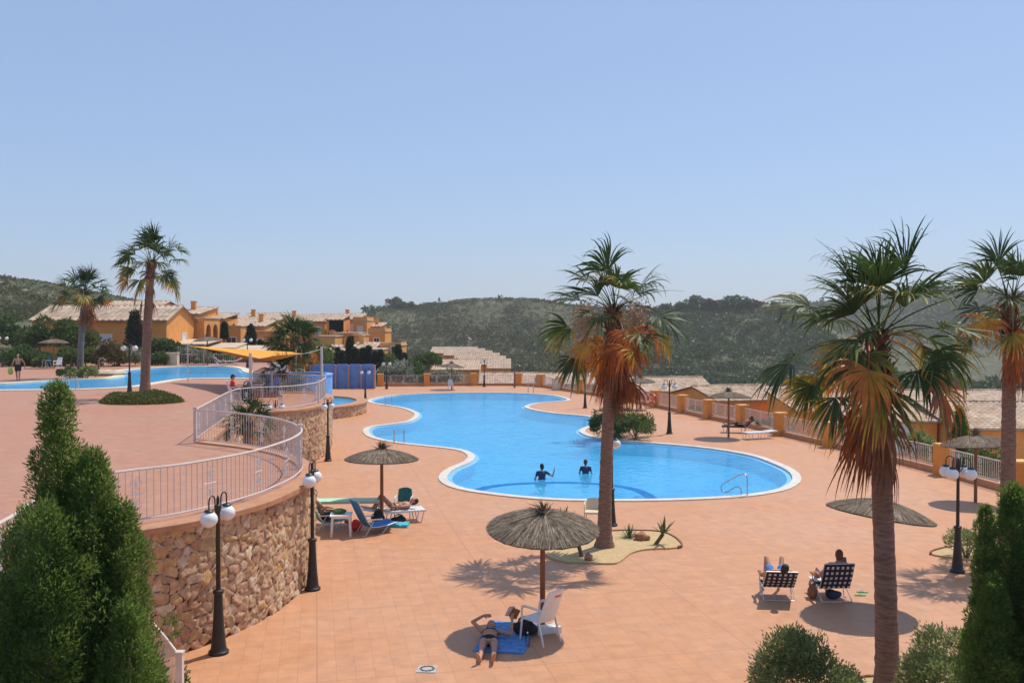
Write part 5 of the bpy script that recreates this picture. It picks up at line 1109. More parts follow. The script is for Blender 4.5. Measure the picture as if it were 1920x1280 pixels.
bo = thing('water_bottle', 'clear plastic water bottle standing by the legs of the lettered chair', 'bottle', G(989, 1212)); m.build('bottle_body', 'clear_plastic', bo); m = MB(); m.lathe([(0.016, 0.258), (0.016, 0.28), (0.012, 0.284)], 10); m.build('bottle_cap', 'white_plastic', bo)

def low_chair(label, loc, rz, recl=32, fabric='stripe_fabric', w=0.58):
    """folding beach armchair, facing +y"""
    t = thing('beach_chair', label, 'chair', loc, rz); a = R(recl)
    m = MB(); vs, fs, at = [], [], []
    def web(p0, p1, n, name, sag):
        mb = MB(); p0, p1 = Vector(p0), Vector(p1); nx = 12; dn = (p1 - p0).normalized(); nn = dn.cross(Vector((1, 0, 0))).normalized()
        for i in range(nx):
            for j in range(n):
                xs = [(-0.5 + (i + q) / nx) * w for q in (0.02, 0.98)]; us = [(j + q) / n for q in (0.02, 0.98)]
                P = [p0 + (p1 - p0) * u + Vector((x, 0, 0)) - nn * sag * math.sin(math.pi * u) for x, u in ((xs[0], us[0]), (xs[1], us[0]), (xs[1], us[1]), (xs[0], us[1]))]
                Q = [p - nn * 0.006 for p in P]; mb.add(P + Q, [(0, 1, 2, 3), (7, 6, 5, 4), (0, 4, 5, 1), (1, 5, 6, 2), (2, 6, 7, 3), (3, 7, 4, 0)], 1.0 if (i + j) % 2 and j % 2 == 0 else 0.0)
        mb.build(name, fabric, t, smooth=False, attr='tone')
    hb = Vector((0, -0.20, 0.27)); tb = hb + Vector((0, -math.sin(a) * 0.66, math.cos(a) * 0.66))
    web((0, 0.30, 0.30), (0, -0.20, 0.27), 8, 'seat', 0.03); web(hb, tb, 10, 'backrest', 0.03)
    for s in (-1, 1):
        x = s * w / 2
        m = MB(); m.tube([(x, -0.20, 0.27), (x, tb.y, tb.z)], 0.013, 8); m.build('back_tube', 'alu', t)
        m = MB(); m.tube([(x, 0.32, 0.30), (x, -0.20, 0.27)], 0.013, 8); m.build('seat_tube', 'alu', t)
        m = MB(); m.tube([(x, 0.26, 0.48), (x * 1.02, 0.16, 0.18), (x * 1.02, 0.10, 0.02), (x, -0.02, 0.012)], 0.012, 8); m.build('leg', 'alu', t)
        m = MB(); m.tube([(x, 0.10, 0.29), (x * 1.02, -0.22, 0.10), (x, -0.34, 0.012)], 0.012, 8); m.build('leg', 'alu', t)
        m = MB(); m.box((x * 1.05, 0.05, 0.50), (0.05, 0.46, 0.028)); m.build('armrest', 'wood_pole', t, smooth=False)
    m = MB(); m.tube([(-w / 2, -0.34, 0.012), (w / 2, -0.34, 0.012)], 0.012, 8); m.build('foot_tube', 'alu', t)
    m = MB(); m.tube([(-w / 2, tb.y, tb.z), (w / 2, tb.y, tb.z)], 0.013, 8); m.build('head_tube', 'alu', t)
    return t
def reclined(knee=0.62):
    return dict(head=(0, -0.60, 0.98), face=(0, 1, 0.2), neck=(0, -0.47, 0.83), pelvis=(0, -0.10, 0.36), front=(0, 0.8, 0.6), shL=(-0.18, -0.43, 0.79), shR=(0.18, -0.43, 0.79), hipL=(-0.09, -0.06, 0.36), hipR=(0.09, -0.06, 0.36), knL=(-0.17, 0.34, knee), knR=(0.17, 0.34, knee),
                anL=(-0.17, 0.58, 0.12), anR=(0.17, 0.58, 0.12), toeL=(-0.19, 0.76, 0.05), toeR=(0.19, 0.76, 0.05), elL=(-0.33, -0.2, 0.56), wrL=(-0.30, 0.08, 0.55), elR=(0.33, -0.2, 0.56), wrR=(0.30, 0.08, 0.55), calf=(0, -1, -0.3))
c1 = G(1456, 1118); low_chair('dark checked beach chair on the left of the pair, leaning far back', c1, R(-6), 46, w=0.66)
J = reclined(0.78); J.update(head=(0.04, -0.74, 0.84), face=(0.1, 0.8, 0.6), neck=(0.02, -0.58, 0.73), shL=(-0.18, -0.52, 0.70), shR=(0.19, -0.52, 0.70), front=(0, 0.6, 0.8), pelvis=(0, -0.10, 0.38), elL=(-0.36, -0.24, 0.56), wrL=(-0.31, 0.04, 0.55), elR=(0.36, -0.24, 0.54), wrR=(0.31, 0.04, 0.55))
person('sunbather lying back with both knees raised in the left checked beach chair', c1, R(-6), J, 'skin_tan', 'hair_dark', (('swim_trunks', 'towel_blue', 'shorts'),), 'pair in checked beach chairs', voxel=0.01)
c2 = G(1558, 1120); low_chair('dark checked beach chair on the right of the pair, set more upright', c2, R(3), 24, w=0.66)
J = reclined(0.55); J.update(head=(0.0, -0.42, 1.06), face=(0.1, 1, -0.25), neck=(0, -0.38, 0.88), shL=(-0.18, -0.36, 0.83), shR=(0.18, -0.36, 0.83), front=(0, 0.9, 0.35), elR=(0.36, -0.12, 0.58), wrR=(0.30, 0.10, 0.62), palmR=(-1, 0, 0.3), handR=(0.1, 0.8, 0.5), curlR=(0.8, 0, 0))
person('red haired person sitting in the right checked beach chair and holding a tablet', c2, R(3), J, 'skin_tan', 'hair_brown', (('swimsuit', 'fabric_navy', 'bottom'),), 'pair in checked beach chairs', voxel=0.01)
tb = thing('tablet', 'dark tablet held by the person in the upright checked chair', 'tablet', c2 + Vector((0.34, 0.20, 0.74))); tb.rotation_euler = (R(-30), R(10), R(10))
m = MB(); m.box((0, 0, 0), (0.17, 0.012, 0.24)); m.build('case', 'fabric_navy', tb, smooth=False); m = MB(); m.box((0, 0.008, 0), (0.15, 0.003, 0.215)); m.build('screen', 'window_dark', tb, smooth=False)
towel('white towel draped over the seat front of the right checked chair', c2 + Vector((-0.02, 0.36, 0.31)), R(3), 0.62, 0.36, 'towel_white', 12, 0.014, 0.012)
blob_bag('dark bag on the tiles beneath the right checked chair', c2 + Vector((0.03, -0.02, 0.0)), (0.36, 0.28, 0.20), 'fabric_navy', 9, strap=False)
blob_bag('brown bag hanging close to the left side of the right checked chair', c2 + Vector((-0.42, -0.02, 0.0)), (0.22, 0.32, 0.34), 'kerb_rust', 10, strap=True)
def flipflop(label, loc, rz):
    t = thing('flip_flop', label, 'flip flop', loc, rz, 'pair of green flip flops'); m = MB(); m.prism([(0.045 * math.cos(a) * (1 + 0.25 * math.sin(a)), 0.125 * math.sin(a)) for a in np.linspace(0, 2 * math.pi, 20)[:-1]], 0.002, 0.02); m.build('sole', 'plastic_green', t, smooth=False)
    for s in (1, -1): m = MB(); m.tube([(0, 0.06, 0.02), (s * 0.03, 0.03, 0.045), (s * 0.04, -0.03, 0.02)], 0.006, 5); m.build('strap', 'white_plastic', t)
flipflop('green flip flop, the farther of the pair left of the nearest palm trunk', G(1617, 1110), R(75)); flipflop('green flip flop, the nearer of the pair left of the nearest palm trunk', G(1613, 1116), R(85))

def lounger(label, loc, rz, mat='white_plastic', recl=30, frame_mat='alu', pads=None):
    """flat sun bed, head toward -y"""
    t = thing('sun_lounger', label, 'sun lounger', loc, rz); a = R(recl)
    m = MB()
    for j in range(12): m.box((0, -0.22 + j * 0.105, 0.36), (0.60, 0.085, 0.03))
    m.box((0.31, 0.36, 0.35), (0.035, 1.28, 0.06)); m.box((-0.31, 0.36, 0.35), (0.035, 1.28, 0.06)); m.build('bed', mat, t, smooth=False)
    Mb = Matrix.Rotation(-a, 3, 'X'); m = MB(); c = Vector((0, -0.30, 0.37))
    for j in range(6): m.box(c + Mb @ Vector((0, -0.06 - j * 0.105, 0)), (0.56, 0.085, 0.03), M=Mb)
    for s in (-1, 1): m.box(c + Mb @ Vector((s * 0.27, -0.33, -0.025)), (0.03, 0.66, 0.03), M=Mb)
    m.build('backrest', mat, t, smooth=False)
    for y in (-0.2, 0.8):
        for s in (-1, 1): m = MB(); m.tube([(s * 0.29, y - 0.14, 0.34), (s * 0.29, y - 0.06, 0.0), (s * 0.29, y + 0.06, 0.0), (s * 0.29, y + 0.14, 0.34)], 0.018, 6); m.build('leg', frame_mat, t)
    return t
lounger('white plastic sun bed lying flat beside the fence umbrella', G(1425, 822), R(112), recl=4, frame_mat='white_plastic')
l2 = G(1387, 811); lounger('dark lounger with raised back under the fence umbrella', l2, R(78), 'fabric_black', 42)
J = dict(head=(0, -0.62, 0.86), face=(0, 0.7, 0.6), neck=(0, -0.52, 0.72), pelvis=(0, -0.08, 0.46), front=(0, 0.45, 0.85), shL=(-0.18, -0.46, 0.69), shR=(0.18, -0.46, 0.69), hipL=(-0.09, -0.02, 0.45), hipR=(0.09, -0.02, 0.45), knL=(-0.1, 0.34, 0.62), knR=(0.1, 0.40, 0.52), anL=(-0.1, 0.68, 0.42), anR=(0.1, 0.82, 0.42), toeL=(-0.11, 0.84, 0.46), toeR=(0.11, 0.92, 0.56),
         elL=(-0.32, -0.22, 0.52), wrL=(-0.22, 0.05, 0.50), elR=(0.32, -0.22, 0.52), wrR=(0.22, 0.05, 0.50), calf=(0, 0, -1))
person('sunbather resting on the dark lounger by the fence', l2, R(78), J, 'skin_dark', 'hair_dark', (('swim_trunks', 'fabric_black', 'shorts'),), voxel=0.014)
l3 = G(735, 978); lounger('white towelled sun lounger in the umbrella group, behind the pole', l3, R(-72), 'towel_white', 12)
J2 = dict(J); J2.update(head=(0, -0.70, 0.60), neck=(0, -0.55, 0.53), face=(0, 0.2, 1), front=(0, 0.1, 1), shL=(-0.18, -0.48, 0.51), shR=(0.18, -0.48, 0.51), knL=(-0.1, 0.30, 0.82), knR=(0.1, 0.34, 0.80), anL=(-0.1, 0.55, 0.44), anR=(0.1, 0.58, 0.44), toeL=(-0.1, 0.74, 0.41), toeR=(0.1, 0.77, 0.41))
person('sunbather with bent knees lying on the white lounger under the umbrella group', l3, R(-252), J2, 'skin_tan', 'hair_dark', (('swimsuit', 'fabric_navy', 'bottom'),), voxel=0.012)
def sling_chair(label, loc, rz, fabric):
    t = thing('beach_chair', label, 'chair', loc, rz); w = 0.56
    prof = [(0.78, 0.30), (0.55, 0.25), (0.2, 0.22), (-0.02, 0.24), (-0.16, 0.42), (-0.30, 0.70), (-0.42, 0.95), (-0.46, 1.02)]; m = MB(); vs = []
    for y, z in prof: vs += [(-w / 2, y, z), (0, y, z - 0.015), (w / 2, y, z), (-w / 2, y - 0.004, z - 0.014), (0, y - 0.004, z - 0.03), (w / 2, y - 0.004, z - 0.014)]
    fs = []
    for i in range(len(prof) - 1):
        b, n = 6 * i, 6 * i + 6; fs += [(b, b + 1, n + 1, n), (b + 1, b + 2, n + 2, n + 1), (b + 4, b + 3, n + 3, n + 4), (b + 5, b + 4, n + 4, n + 5), (b + 3, b, n, n + 3), (b + 2, b + 5, n + 5, n + 2)]
    fs += [(0, 3, 4, 1), (1, 4, 5, 2)]; e = 6 * (len(prof) - 1); fs += [(e + 1, e + 4, e + 3, e), (e + 2, e + 5, e + 4, e + 1)]
    m.add(vs, fs); m.build('sling', fabric, t)
    for s in (-1, 1):
        x = s * (w / 2 + 0.015); m = MB(); m.tube([(x, y, z) for y, z in prof], 0.014, 7); m.build('side_tube', 'alu', t)
        m = MB(); m.tube([(x, 0.52, 0.24), (x, 0.30, 0.012), (x * 0.98, 0.18, 0.012)], 0.012, 7); m.build('leg', 'alu', t); m = MB(); m.tube([(x, 0.05, 0.42), (x, -0.22, 0.012), (x * 0.98, -0.34, 0.012)], 0.012, 7); m.build('leg', 'alu', t)
        m = MB(); m.tube([(x, 0.32, 0.44), (x, -0.16, 0.46)], 0.02, 7); m.build('armrest', 'white_plastic', t)
    return t
sling_chair('bright blue sling sun chair in the umbrella group', G(690, 1000), R(-55), 'fabric_blue')
pc = G(603, 992); sling_chair('turquoise low chair behind the second globe lamp', pc, R(-60), 'fabric_turquoise')
J = dict(head=(0, -0.22, 1.10), face=(0, 1, 0), neck=(0, -0.22, 0.92), pelvis=(0, 0.10, 0.36), front=(0, 0.95, 0.3), shL=(-0.19, -0.19, 0.86), shR=(0.19, -0.19, 0.86), hipL=(-0.09, 0.14, 0.35), hipR=(0.09, 0.14, 0.35), knL=(-0.13, 0.56, 0.46), knR=(0.13, 0.56, 0.46), anL=(-0.14, 0.82, 0.10), anR=(0.14, 0.82, 0.10), toeL=(-0.15, 0.98, 0.04), toeR=(0.15, 0.98, 0.04),
         elL=(-0.32, 0.04, 0.62), wrL=(-0.22, 0.30, 0.58), elR=(0.32, 0.04, 0.62), wrR=(0.22, 0.30, 0.58), calf=(0, -1, 0))
person('person in a turquoise top sitting behind the second globe lamp', pc, R(-60), J, 'skin_dark', 'hair_dark', (('shirt', 'fabric_turquoise', 'top'), ('shorts', 'fabric_black', 'shorts')), voxel=0.012)
# people of the upper terrace
J = dict(head=(0, 0.02, 1.66), face=(0.2, -1, -0.1), neck=(0, 0.0, 1.48), pelvis=(0, 0, 0.96), front=(0, -1, 0), shL=(0.21, 0, 1.42), shR=(-0.21, 0, 1.42), hipL=(0.1, 0, 0.92), hipR=(-0.1, 0, 0.92), knL=(0.1, -0.16, 0.52), knR=(-0.1, 0.04, 0.50), anL=(0.1, -0.22, 0.09), anR=(-0.1, 0.26, 0.13), toeL=(0.11, -0.42, 0.03), toeR=(-0.11, 0.08, 0.03),
         elL=(0.38, 0.05, 1.16), wrL=(0.40, -0.06, 0.92), elR=(-0.32, 0.02, 1.14), wrR=(-0.36, -0.08, 0.90), calf=(0, 1, 0))
mp = G(34, 713, TZ); person('bare chested man in dark shorts walking with a green bag by the upper pool', mp, R(20), J, 'skin_tan', None, (('shorts', 'fabric_black', 'shorts'),), voxel=0.014, build=1.18)
blob_bag('lime green shopping bag in the hand of the walking man', mp + Vector((-0.40, -0.2, 0.40)), (0.36, 0.2, 0.46), 'fabric_green', 12)
sp_ = G(402, 687, TZ) + Vector((0.3, 0, 0)); sling_chair('blue sun chair at the far rim of the upper pool', sp_, R(-75), 'fabric_blue')
J = dict(J2); J.update(dict(head=(0, -0.40, 1.02), face=(0, 1, 0), neck=(0, -0.32, 0.86), pelvis=(0, 0.10, 0.36), front=(0, 0.9, 0.45), shL=(-0.18, -0.27, 0.80), shR=(0.18, -0.27, 0.80), hipL=(-0.09, 0.14, 0.34), hipR=(0.09, 0.14, 0.34), knL=(-0.1, 0.52, 0.60), knR=(0.1, 0.52, 0.60), anL=(-0.1, 0.80, 0.16), anR=(0.1, 0.80, 0.16), toeL=(-0.1, 0.98, 0.08), toeR=(0.1, 0.98, 0.08), elL=(-0.3, 0.0, 0.58), wrL=(-0.2, 0.25, 0.5), elR=(0.3, 0.0, 0.58), wrR=(0.2, 0.25, 0.5)))
person('tanned sunbather sitting at the far rim of the upper pool', sp_, R(-75), J, 'skin_tan', 'hair_dark', (('swim_trunks', 'fabric_red', 'trunks'),), voxel=0.016)
lounger('white sun lounger at the far rim of the upper pool near the railing', G(436, 684, TZ), R(80), recl=25)

# ------------------------------------------------------------------ pool ladders, rails, ring, grate
def ladder(label, loc, rz, h=0.75):
    t = thing('pool_ladder', label, 'pool ladder', loc, rz)
    for s in (-1, 1):
        pts = [(s * 0.25, -0.55, 0.0), (s * 0.25, -0.55, h * 0.75)]
        for k in range(7): w = math.pi * (1 - k / 6); pts.append((s * 0.25, -0.36 + 0.19 * math.cos(w), h * 0.78 + 0.17 * math.sin(w)))
        pts += [(s * 0.25, -0.10, 0.2), (s * 0.25, 0.08, -0.20), (s * 0.25, 0.10, -0.55)]; m = MB(); m.tube(pts, 0.020, 8); m.build('rail', 'steel', t)
    for z in (-0.22, -0.42): m = MB(); m.box((0, 0.09, z), (0.48, 0.07, 0.025)); m.build('tread', 'steel', t, smooth=False)
    return t
ladder('steel pool ladder at the far left end of the main pool', G(728, 760), R(10)); ladder('steel pool ladder at the far rim of the main pool, before the fence corner', G(995, 737.5), R(175)); ladder('steel pool ladder behind the umbrella group, on the near left rim', G(747, 829), R(12))
ladder('steel ladder on the near rim of the upper pool, left of the lamp', G(140, 730, TZ), R(5))
t = thing('handrail', 'single bent steel handrail at the entry steps on the near right rim', 'handrail', G(1401, 930)); a, b = G(1401, 930), G(1352, 926)
u = (b - a); u.z = 0; Lh = u.length; t.rotation_euler = (0, 0, math.atan2(u.y, u.x)); m = MB()
m.tube([(0, 0, 0), (0, 0, 0.62), (0.03, 0, 0.74), (0.12, 0, 0.78), (0.30, 0, 0.72), (Lh * 0.85, 0, 0.42), (Lh * 0.97, 0, 0.33), (Lh, 0, 0.24), (Lh * 0.97, 0, 0.12), (Lh * 0.88, 0, 0.07), (Lh * 0.75, 0, 0.10), (0.42, 0, 0.30), (0.30, 0, 0.31), (0.23, 0, 0.24), (0.20, 0, 0.0)], 0.024, 10); m.build('rail', 'steel', t)
for x in (0.0, 0.20): m = MB(); m.lathe([(0.05, 0), (0.05, 0.012), (0.03, 0.02)], 12, (x, 0, 0.002)); m.build('flange', 'steel', t)
lr = thing('life_ring', 'red life ring hanging on an orange fence pillar', 'life ring', D(1222, 746.5, 67.8)); m = MB(); lr.rotation_euler = (0, 0, R(-30))
m.tube([(0.30 * math.cos(w), 0, 0.30 * math.sin(w)) for w in np.linspace(0, 2 * math.pi, 29)], 0.075, 10); m.build('ring', 'plastic_red', lr)
for w in (45, 135, 225, 315): m = MB(); m.tube([(0.30 * math.cos(R(w + d)), 0, 0.30 * math.sin(R(w + d))) for d in (-9, 0, 9)], 0.080, 10); m.build('band', 'white_plastic', lr)
gr = thing('drain_cover', 'square grey drain cover with a round ring set in the deck at the bottom', 'drain cover', G(801, 1254), R(-4)); m = MB(); m.box((0, 0, 0.006), (0.34, 0.34, 0.012)); m.build('plate', 'grate_grey', gr, smooth=False)
m = MB(); m.tube([(0.11 * math.cos(w), 0.11 * math.sin(w), 0.013) for w in np.linspace(0, 2 * math.pi, 25)], 0.011, 6); m.build('ring', 'iron_black', gr)
for k in range(12): m = MB(); w = 2 * math.pi * k / 12; m.box((0.135 * math.cos(w), 0.135 * math.sin(w), 0.013), (0.016, 0.016, 0.006), rz=w); m.build('slot', 'iron_black', gr, smooth=False)
# showers, posts
def shower(label, p, h, steel='wood_grey', arm=True):
    t = thing('shower_post', label, 'shower', p); m = MB(); m.tube([(0, 0, 0), (0, 0, h)], [0.09, 0.075], 10); m.build('post', steel, t)
    if arm: m = MB(); m.tube([(0, 0, h - 0.1), (0.1, 0, h + 0.08), (0.35, 0, h + 0.12), (0.48, 0, h)], 0.03, 7); m.build('arm', 'steel', t); m = MB(); m.lathe([(0.03, 0.05), (0.10, 0.0), (0.10, -0.015)], 12, (0.48, 0, h - 0.05)); m.build('shower_head', 'steel', t)
    return t
shower('thin wooden shower post before the fence corner', G(965, 727), 2.2, arm=True); shower('outdoor shower on the upper pool rim beside the beige rock', G(185, 703, TZ), 1.15)
t = thing('beige_cabinet', 'beige metal cabinet against a pillar near the fence corner', 'cabinet', G(1043, 731)); m = MB(); m.box((0, 0, 0.55), (0.75, 0.5, 1.1)); m.build('housing', 'pale_roof', t, smooth=False); m = MB(); m.box((0, -0.256, 0.55), (0.62, 0.012, 0.96)); m.build('door', 'coping_cream', t, smooth=False); m = MB(); m.box((0, 0, 1.12), (0.82, 0.57, 0.04)); m.build('lid', 'coping_cream', t, smooth=False)
t = thing('notice_board', 'pale stone gate post beside the upper terrace railing', 'gate post', G(324, 684, TZ)); m = MB(); m.box((0, 0, 0.55), (1.0, 0.6, 1.1)); m.build('shaft', 'coping_cream', t, smooth=False); m = MB(); m.box((0, 0, 1.13), (1.12, 0.72, 0.06)); m.build('cap', 'coping_cream', t, smooth=False)
t.name = 'gate_post'

# ------------------------------------------------------------------ sunshade sail
t = thing('sunshade_sail', 'orange shade sail stretched over the sunshade terrace', 'shade sail', G(470, 747, TZ)); o0 = t.location.copy()
C = [D(352, 648, 60) - o0, D(486, 674, 45.5) - o0, D(571, 663, 47.5) - o0, D(555, 660, 58) - o0]; C[1].z = C[1].z + 0.05; ns = 24; vs = []
for lay in (0, 1):
    for i in range(ns + 1):
        for j in range(ns + 1):
            u, v = i / ns, j / ns; p = C[0] * (1 - u) * (1 - v) + C[1] * u * (1 - v) + C[2] * u * v + C[3] * (1 - u) * v; pin = 0.06 * math.sin(math.pi * u) * math.sin(math.pi * v)
            cen = (C[0] + C[1] + C[2] + C[3]) / 4; e = max(abs(2 * u - 1), abs(2 * v - 1)); k = 0.16 * (1 - min(abs(2 * u - 1), abs(2 * v - 1))) * e ** 2; p = p + (cen - p) * k
            p.z -= 0.45 * math.sin(math.pi * u) * math.sin(math.pi * v); vs.append(p - Vector((0, 0, 0.012 * lay)))
m = MB(); q = (ns + 1) ** 2; fs = []
for i in range(ns):
    for j in range(ns): a = i * (ns + 1) + j; fs += [(a, a + ns + 1, a + ns + 2, a + 1), (q + a + 1, q + a + ns + 2, q + a + ns + 1, q + a)]
m.add(vs, fs); m.build('cloth', 'canvas_orange', t)
for px, py, zt, dd in ((470, 747, C[1].z, 0), (603, 729, C[2].z, 0)):
    b = G(px, py, TZ) - o0; m = MB(); m.tube([(b.x, b.y, 0), (b.x, b.y, zt + 0.25)], 0.075, 10); m.build('post', 'rail_paint', t)
for c, (px, dd) in ((C[0], (352, 60)), (C[3], (555, 58))): m = MB(); m.tube([(c.x, c.y, 0), (c.x, c.y, c.z + 0.15)], 0.03, 10); m.build('post', 'rail_paint', t)
for c, b in ((C[1], G(470, 747, TZ) - o0), (C[2], G(603, 729, TZ) - o0)):
    m = MB(); m.tube([c, Vector((b.x, b.y, c.z + 0.1))], 0.012, 5); m.build('guy_rope', 'rail_paint', t)
# blue shower wall with fins, pale blue curved wall
t = thing('shower_wall', 'blue shower wall with salmon edged partitions at the back of the deck', 'shower wall', G(643, 728)); L = G(703, 728).x - G(583, 728).x
W5 = L / 5
for k in range(5):
    x = -L / 2 + (k + 0.5) * W5; w = W5 - 0.10; rr_ = 0.28; q = MB()
    q.prism([(-w / 2, 0), (w / 2, 0)] + [(w / 2 - rr_ + rr_ * math.cos(R(a_)), 2.36 - rr_ + rr_ * math.sin(R(a_))) for a_ in range(0, 91, 15)] + [(-w / 2, 2.36)], 0, 0.22)
    m = MB(); m.add([(px_ + x, 0.2 - pz_, py_) for px_, py_, pz_ in q.v], q.f); m.build('panel', 'blue_plaster', t, smooth=False)
    m = MB(); m.lathe([(0.09, 0), (0.09, 0.02), (0.03, 0.05)], 10, (x, -0.06, 1.95)); m.build('shower_head', 'steel', t)
for k in range(6):
    x = -L / 2 + k * W5; m = MB(); m.prism([(x - 0.045, -0.45), (x + 0.045, -0.45), (x + 0.045, 0.2), (x - 0.045, 0.2)], 0, 2.22); m.build('partition', 'blue_plaster', t, smooth=False)
    m = MB(); m.box((x, -0.475, 1.13), (0.15, 0.05, 2.26)); m.box((x, -0.12, 2.25), (0.15, 0.66, 0.05)); m.build('edge_trim', 'coping_terracotta', t, smooth=False)
t = thing('curved_wall', 'pale blue curved wall rising behind the sunshade terrace above the round pool', 'wall', (-12.75, 55.2, 0)); outer = [(1.95 * math.cos(R(a)), 2.3 * math.sin(R(a))) for a in range(-85, 196, 5)]; inner = [(1.65 * math.cos(R(a)), 2.0 * math.sin(R(a))) for a in range(-85, 196, 5)]
m = MB(); m.prism(ccw(outer + inner[::-1]), 0, 3.1); m.build('wall_panel', 'pale_blue_plaster', t, ang=30)
m = MB(); m.prism(ccw([(x * 1.02, y * 1.02) for x, y in outer] + [(x * 0.98, y * 0.98) for x, y in inner[::-1]]), 3.1, 3.17); m.build('rim', 'pale_blue_plaster', t, ang=30)

# ------------------------------------------------------------------ villas with barrel tiled roofs
def tiled_roof(parent, planes, period=0.24, row=0.42, amp=0.04, seed=0, name='roof', thick=0.10):
    """planes: (eave start, eave end, ridge end, ridge start) corners; every plane is laid with half round tiles in overlapping rows"""
    r = np.random.default_rng(seed); Vs, Fs, Ts, o = [], [], [], 0
    for (a, b, c, d) in planes:
        a, b, c, d = (np.array(p, float) for p in (a, b, c, d)); W = np.linalg.norm(b - a); Ls = np.linalg.norm(d - a); n = np.cross(b - a, d - a); n /= np.linalg.norm(n)
        if n[2] < 0: n = -n
        nt = max(2, int(round(W / period))); sub = 5; nx = nt * sub + 1; nr = max(2, int(round(Ls / row)))
        u = np.linspace(0, 1, nx); ph = (np.arange(nx) % sub) / sub; amp = max(amp, 0.16 * period); prof = amp * np.abs(np.sin(np.pi * ph)) ** 0.7
        tone = np.clip(r.beta(3.2, 2.4, (nr, nt + 1)) + r.normal(0, 0.05), 0, 1); col = (np.arange(nx) // sub)
        rows, tn = [], []
        for k in range(nr):
            for v, lift in ((k / nr, 0.020), ((k + 0.98) / nr, 0.0)):
                P = (a[None] * (1 - v) + d[None] * v) * (1 - u[:, None]) + (b[None] * (1 - v) + c[None] * v) * u[:, None] + n[None] * (prof + lift)[:, None]
                rows.append(P); tn.append(tone[k][col])
        rows.insert(0, rows[0] - n[None] * (thick + prof)[:, None]); tn.insert(0, tn[0] * 0.5)
        P = np.stack(rows); m_ = P.shape[0]; idx = np.arange(m_ * nx).reshape(m_, nx) + o
        Vs.append(P.reshape(-1, 3)); Ts.append(np.stack(tn).ravel()); Fs.append(np.stack([idx[:-1, :-1], idx[:-1, 1:], idx[1:, 1:], idx[1:, :-1]], -1).reshape(-1, 4)); o += m_ * nx
        un = np.stack([a, b, c, d]) - n * thick; Vs.append(un); Ts.append(np.full(4, 0.2)); Fs.append(np.array([[3, 2, 1, 0]]) + o); o += 4
    ro = fastmesh(name, np.concatenate(Vs), np.concatenate(Fs), 'roof_tile', parent, 'tone', np.concatenate(Ts), smooth=True); ro.data.set_sharp_from_angle(angle=R(50))
    rt = MB(); rr = random.Random(seed)
    a, b, c, d = planes[0]; d, c = Vector(d), Vector(c); k = max(2, int((c - d).length / 0.5))
    for i in range(k): p, q = d.lerp(c, i / k), d.lerp(c, (i + 0.97) / k); rt.tube([p + Vector((0, 0, 0.02)), q + Vector((0, 0, 0.05))], 0.105, 7, att=rr.random())
    rt.build('ridge_tiles', 'roof_tile', ro, attr='tone')
    return ro
def arch_poly(c, w, h, z0=0.0):
    r = w / 2; return [(c - r, z0), (c + r, z0)] + [(c + r * math.cos(R(a)), h - r + r * math.sin(R(a))) for a in range(0, 181, 15)]
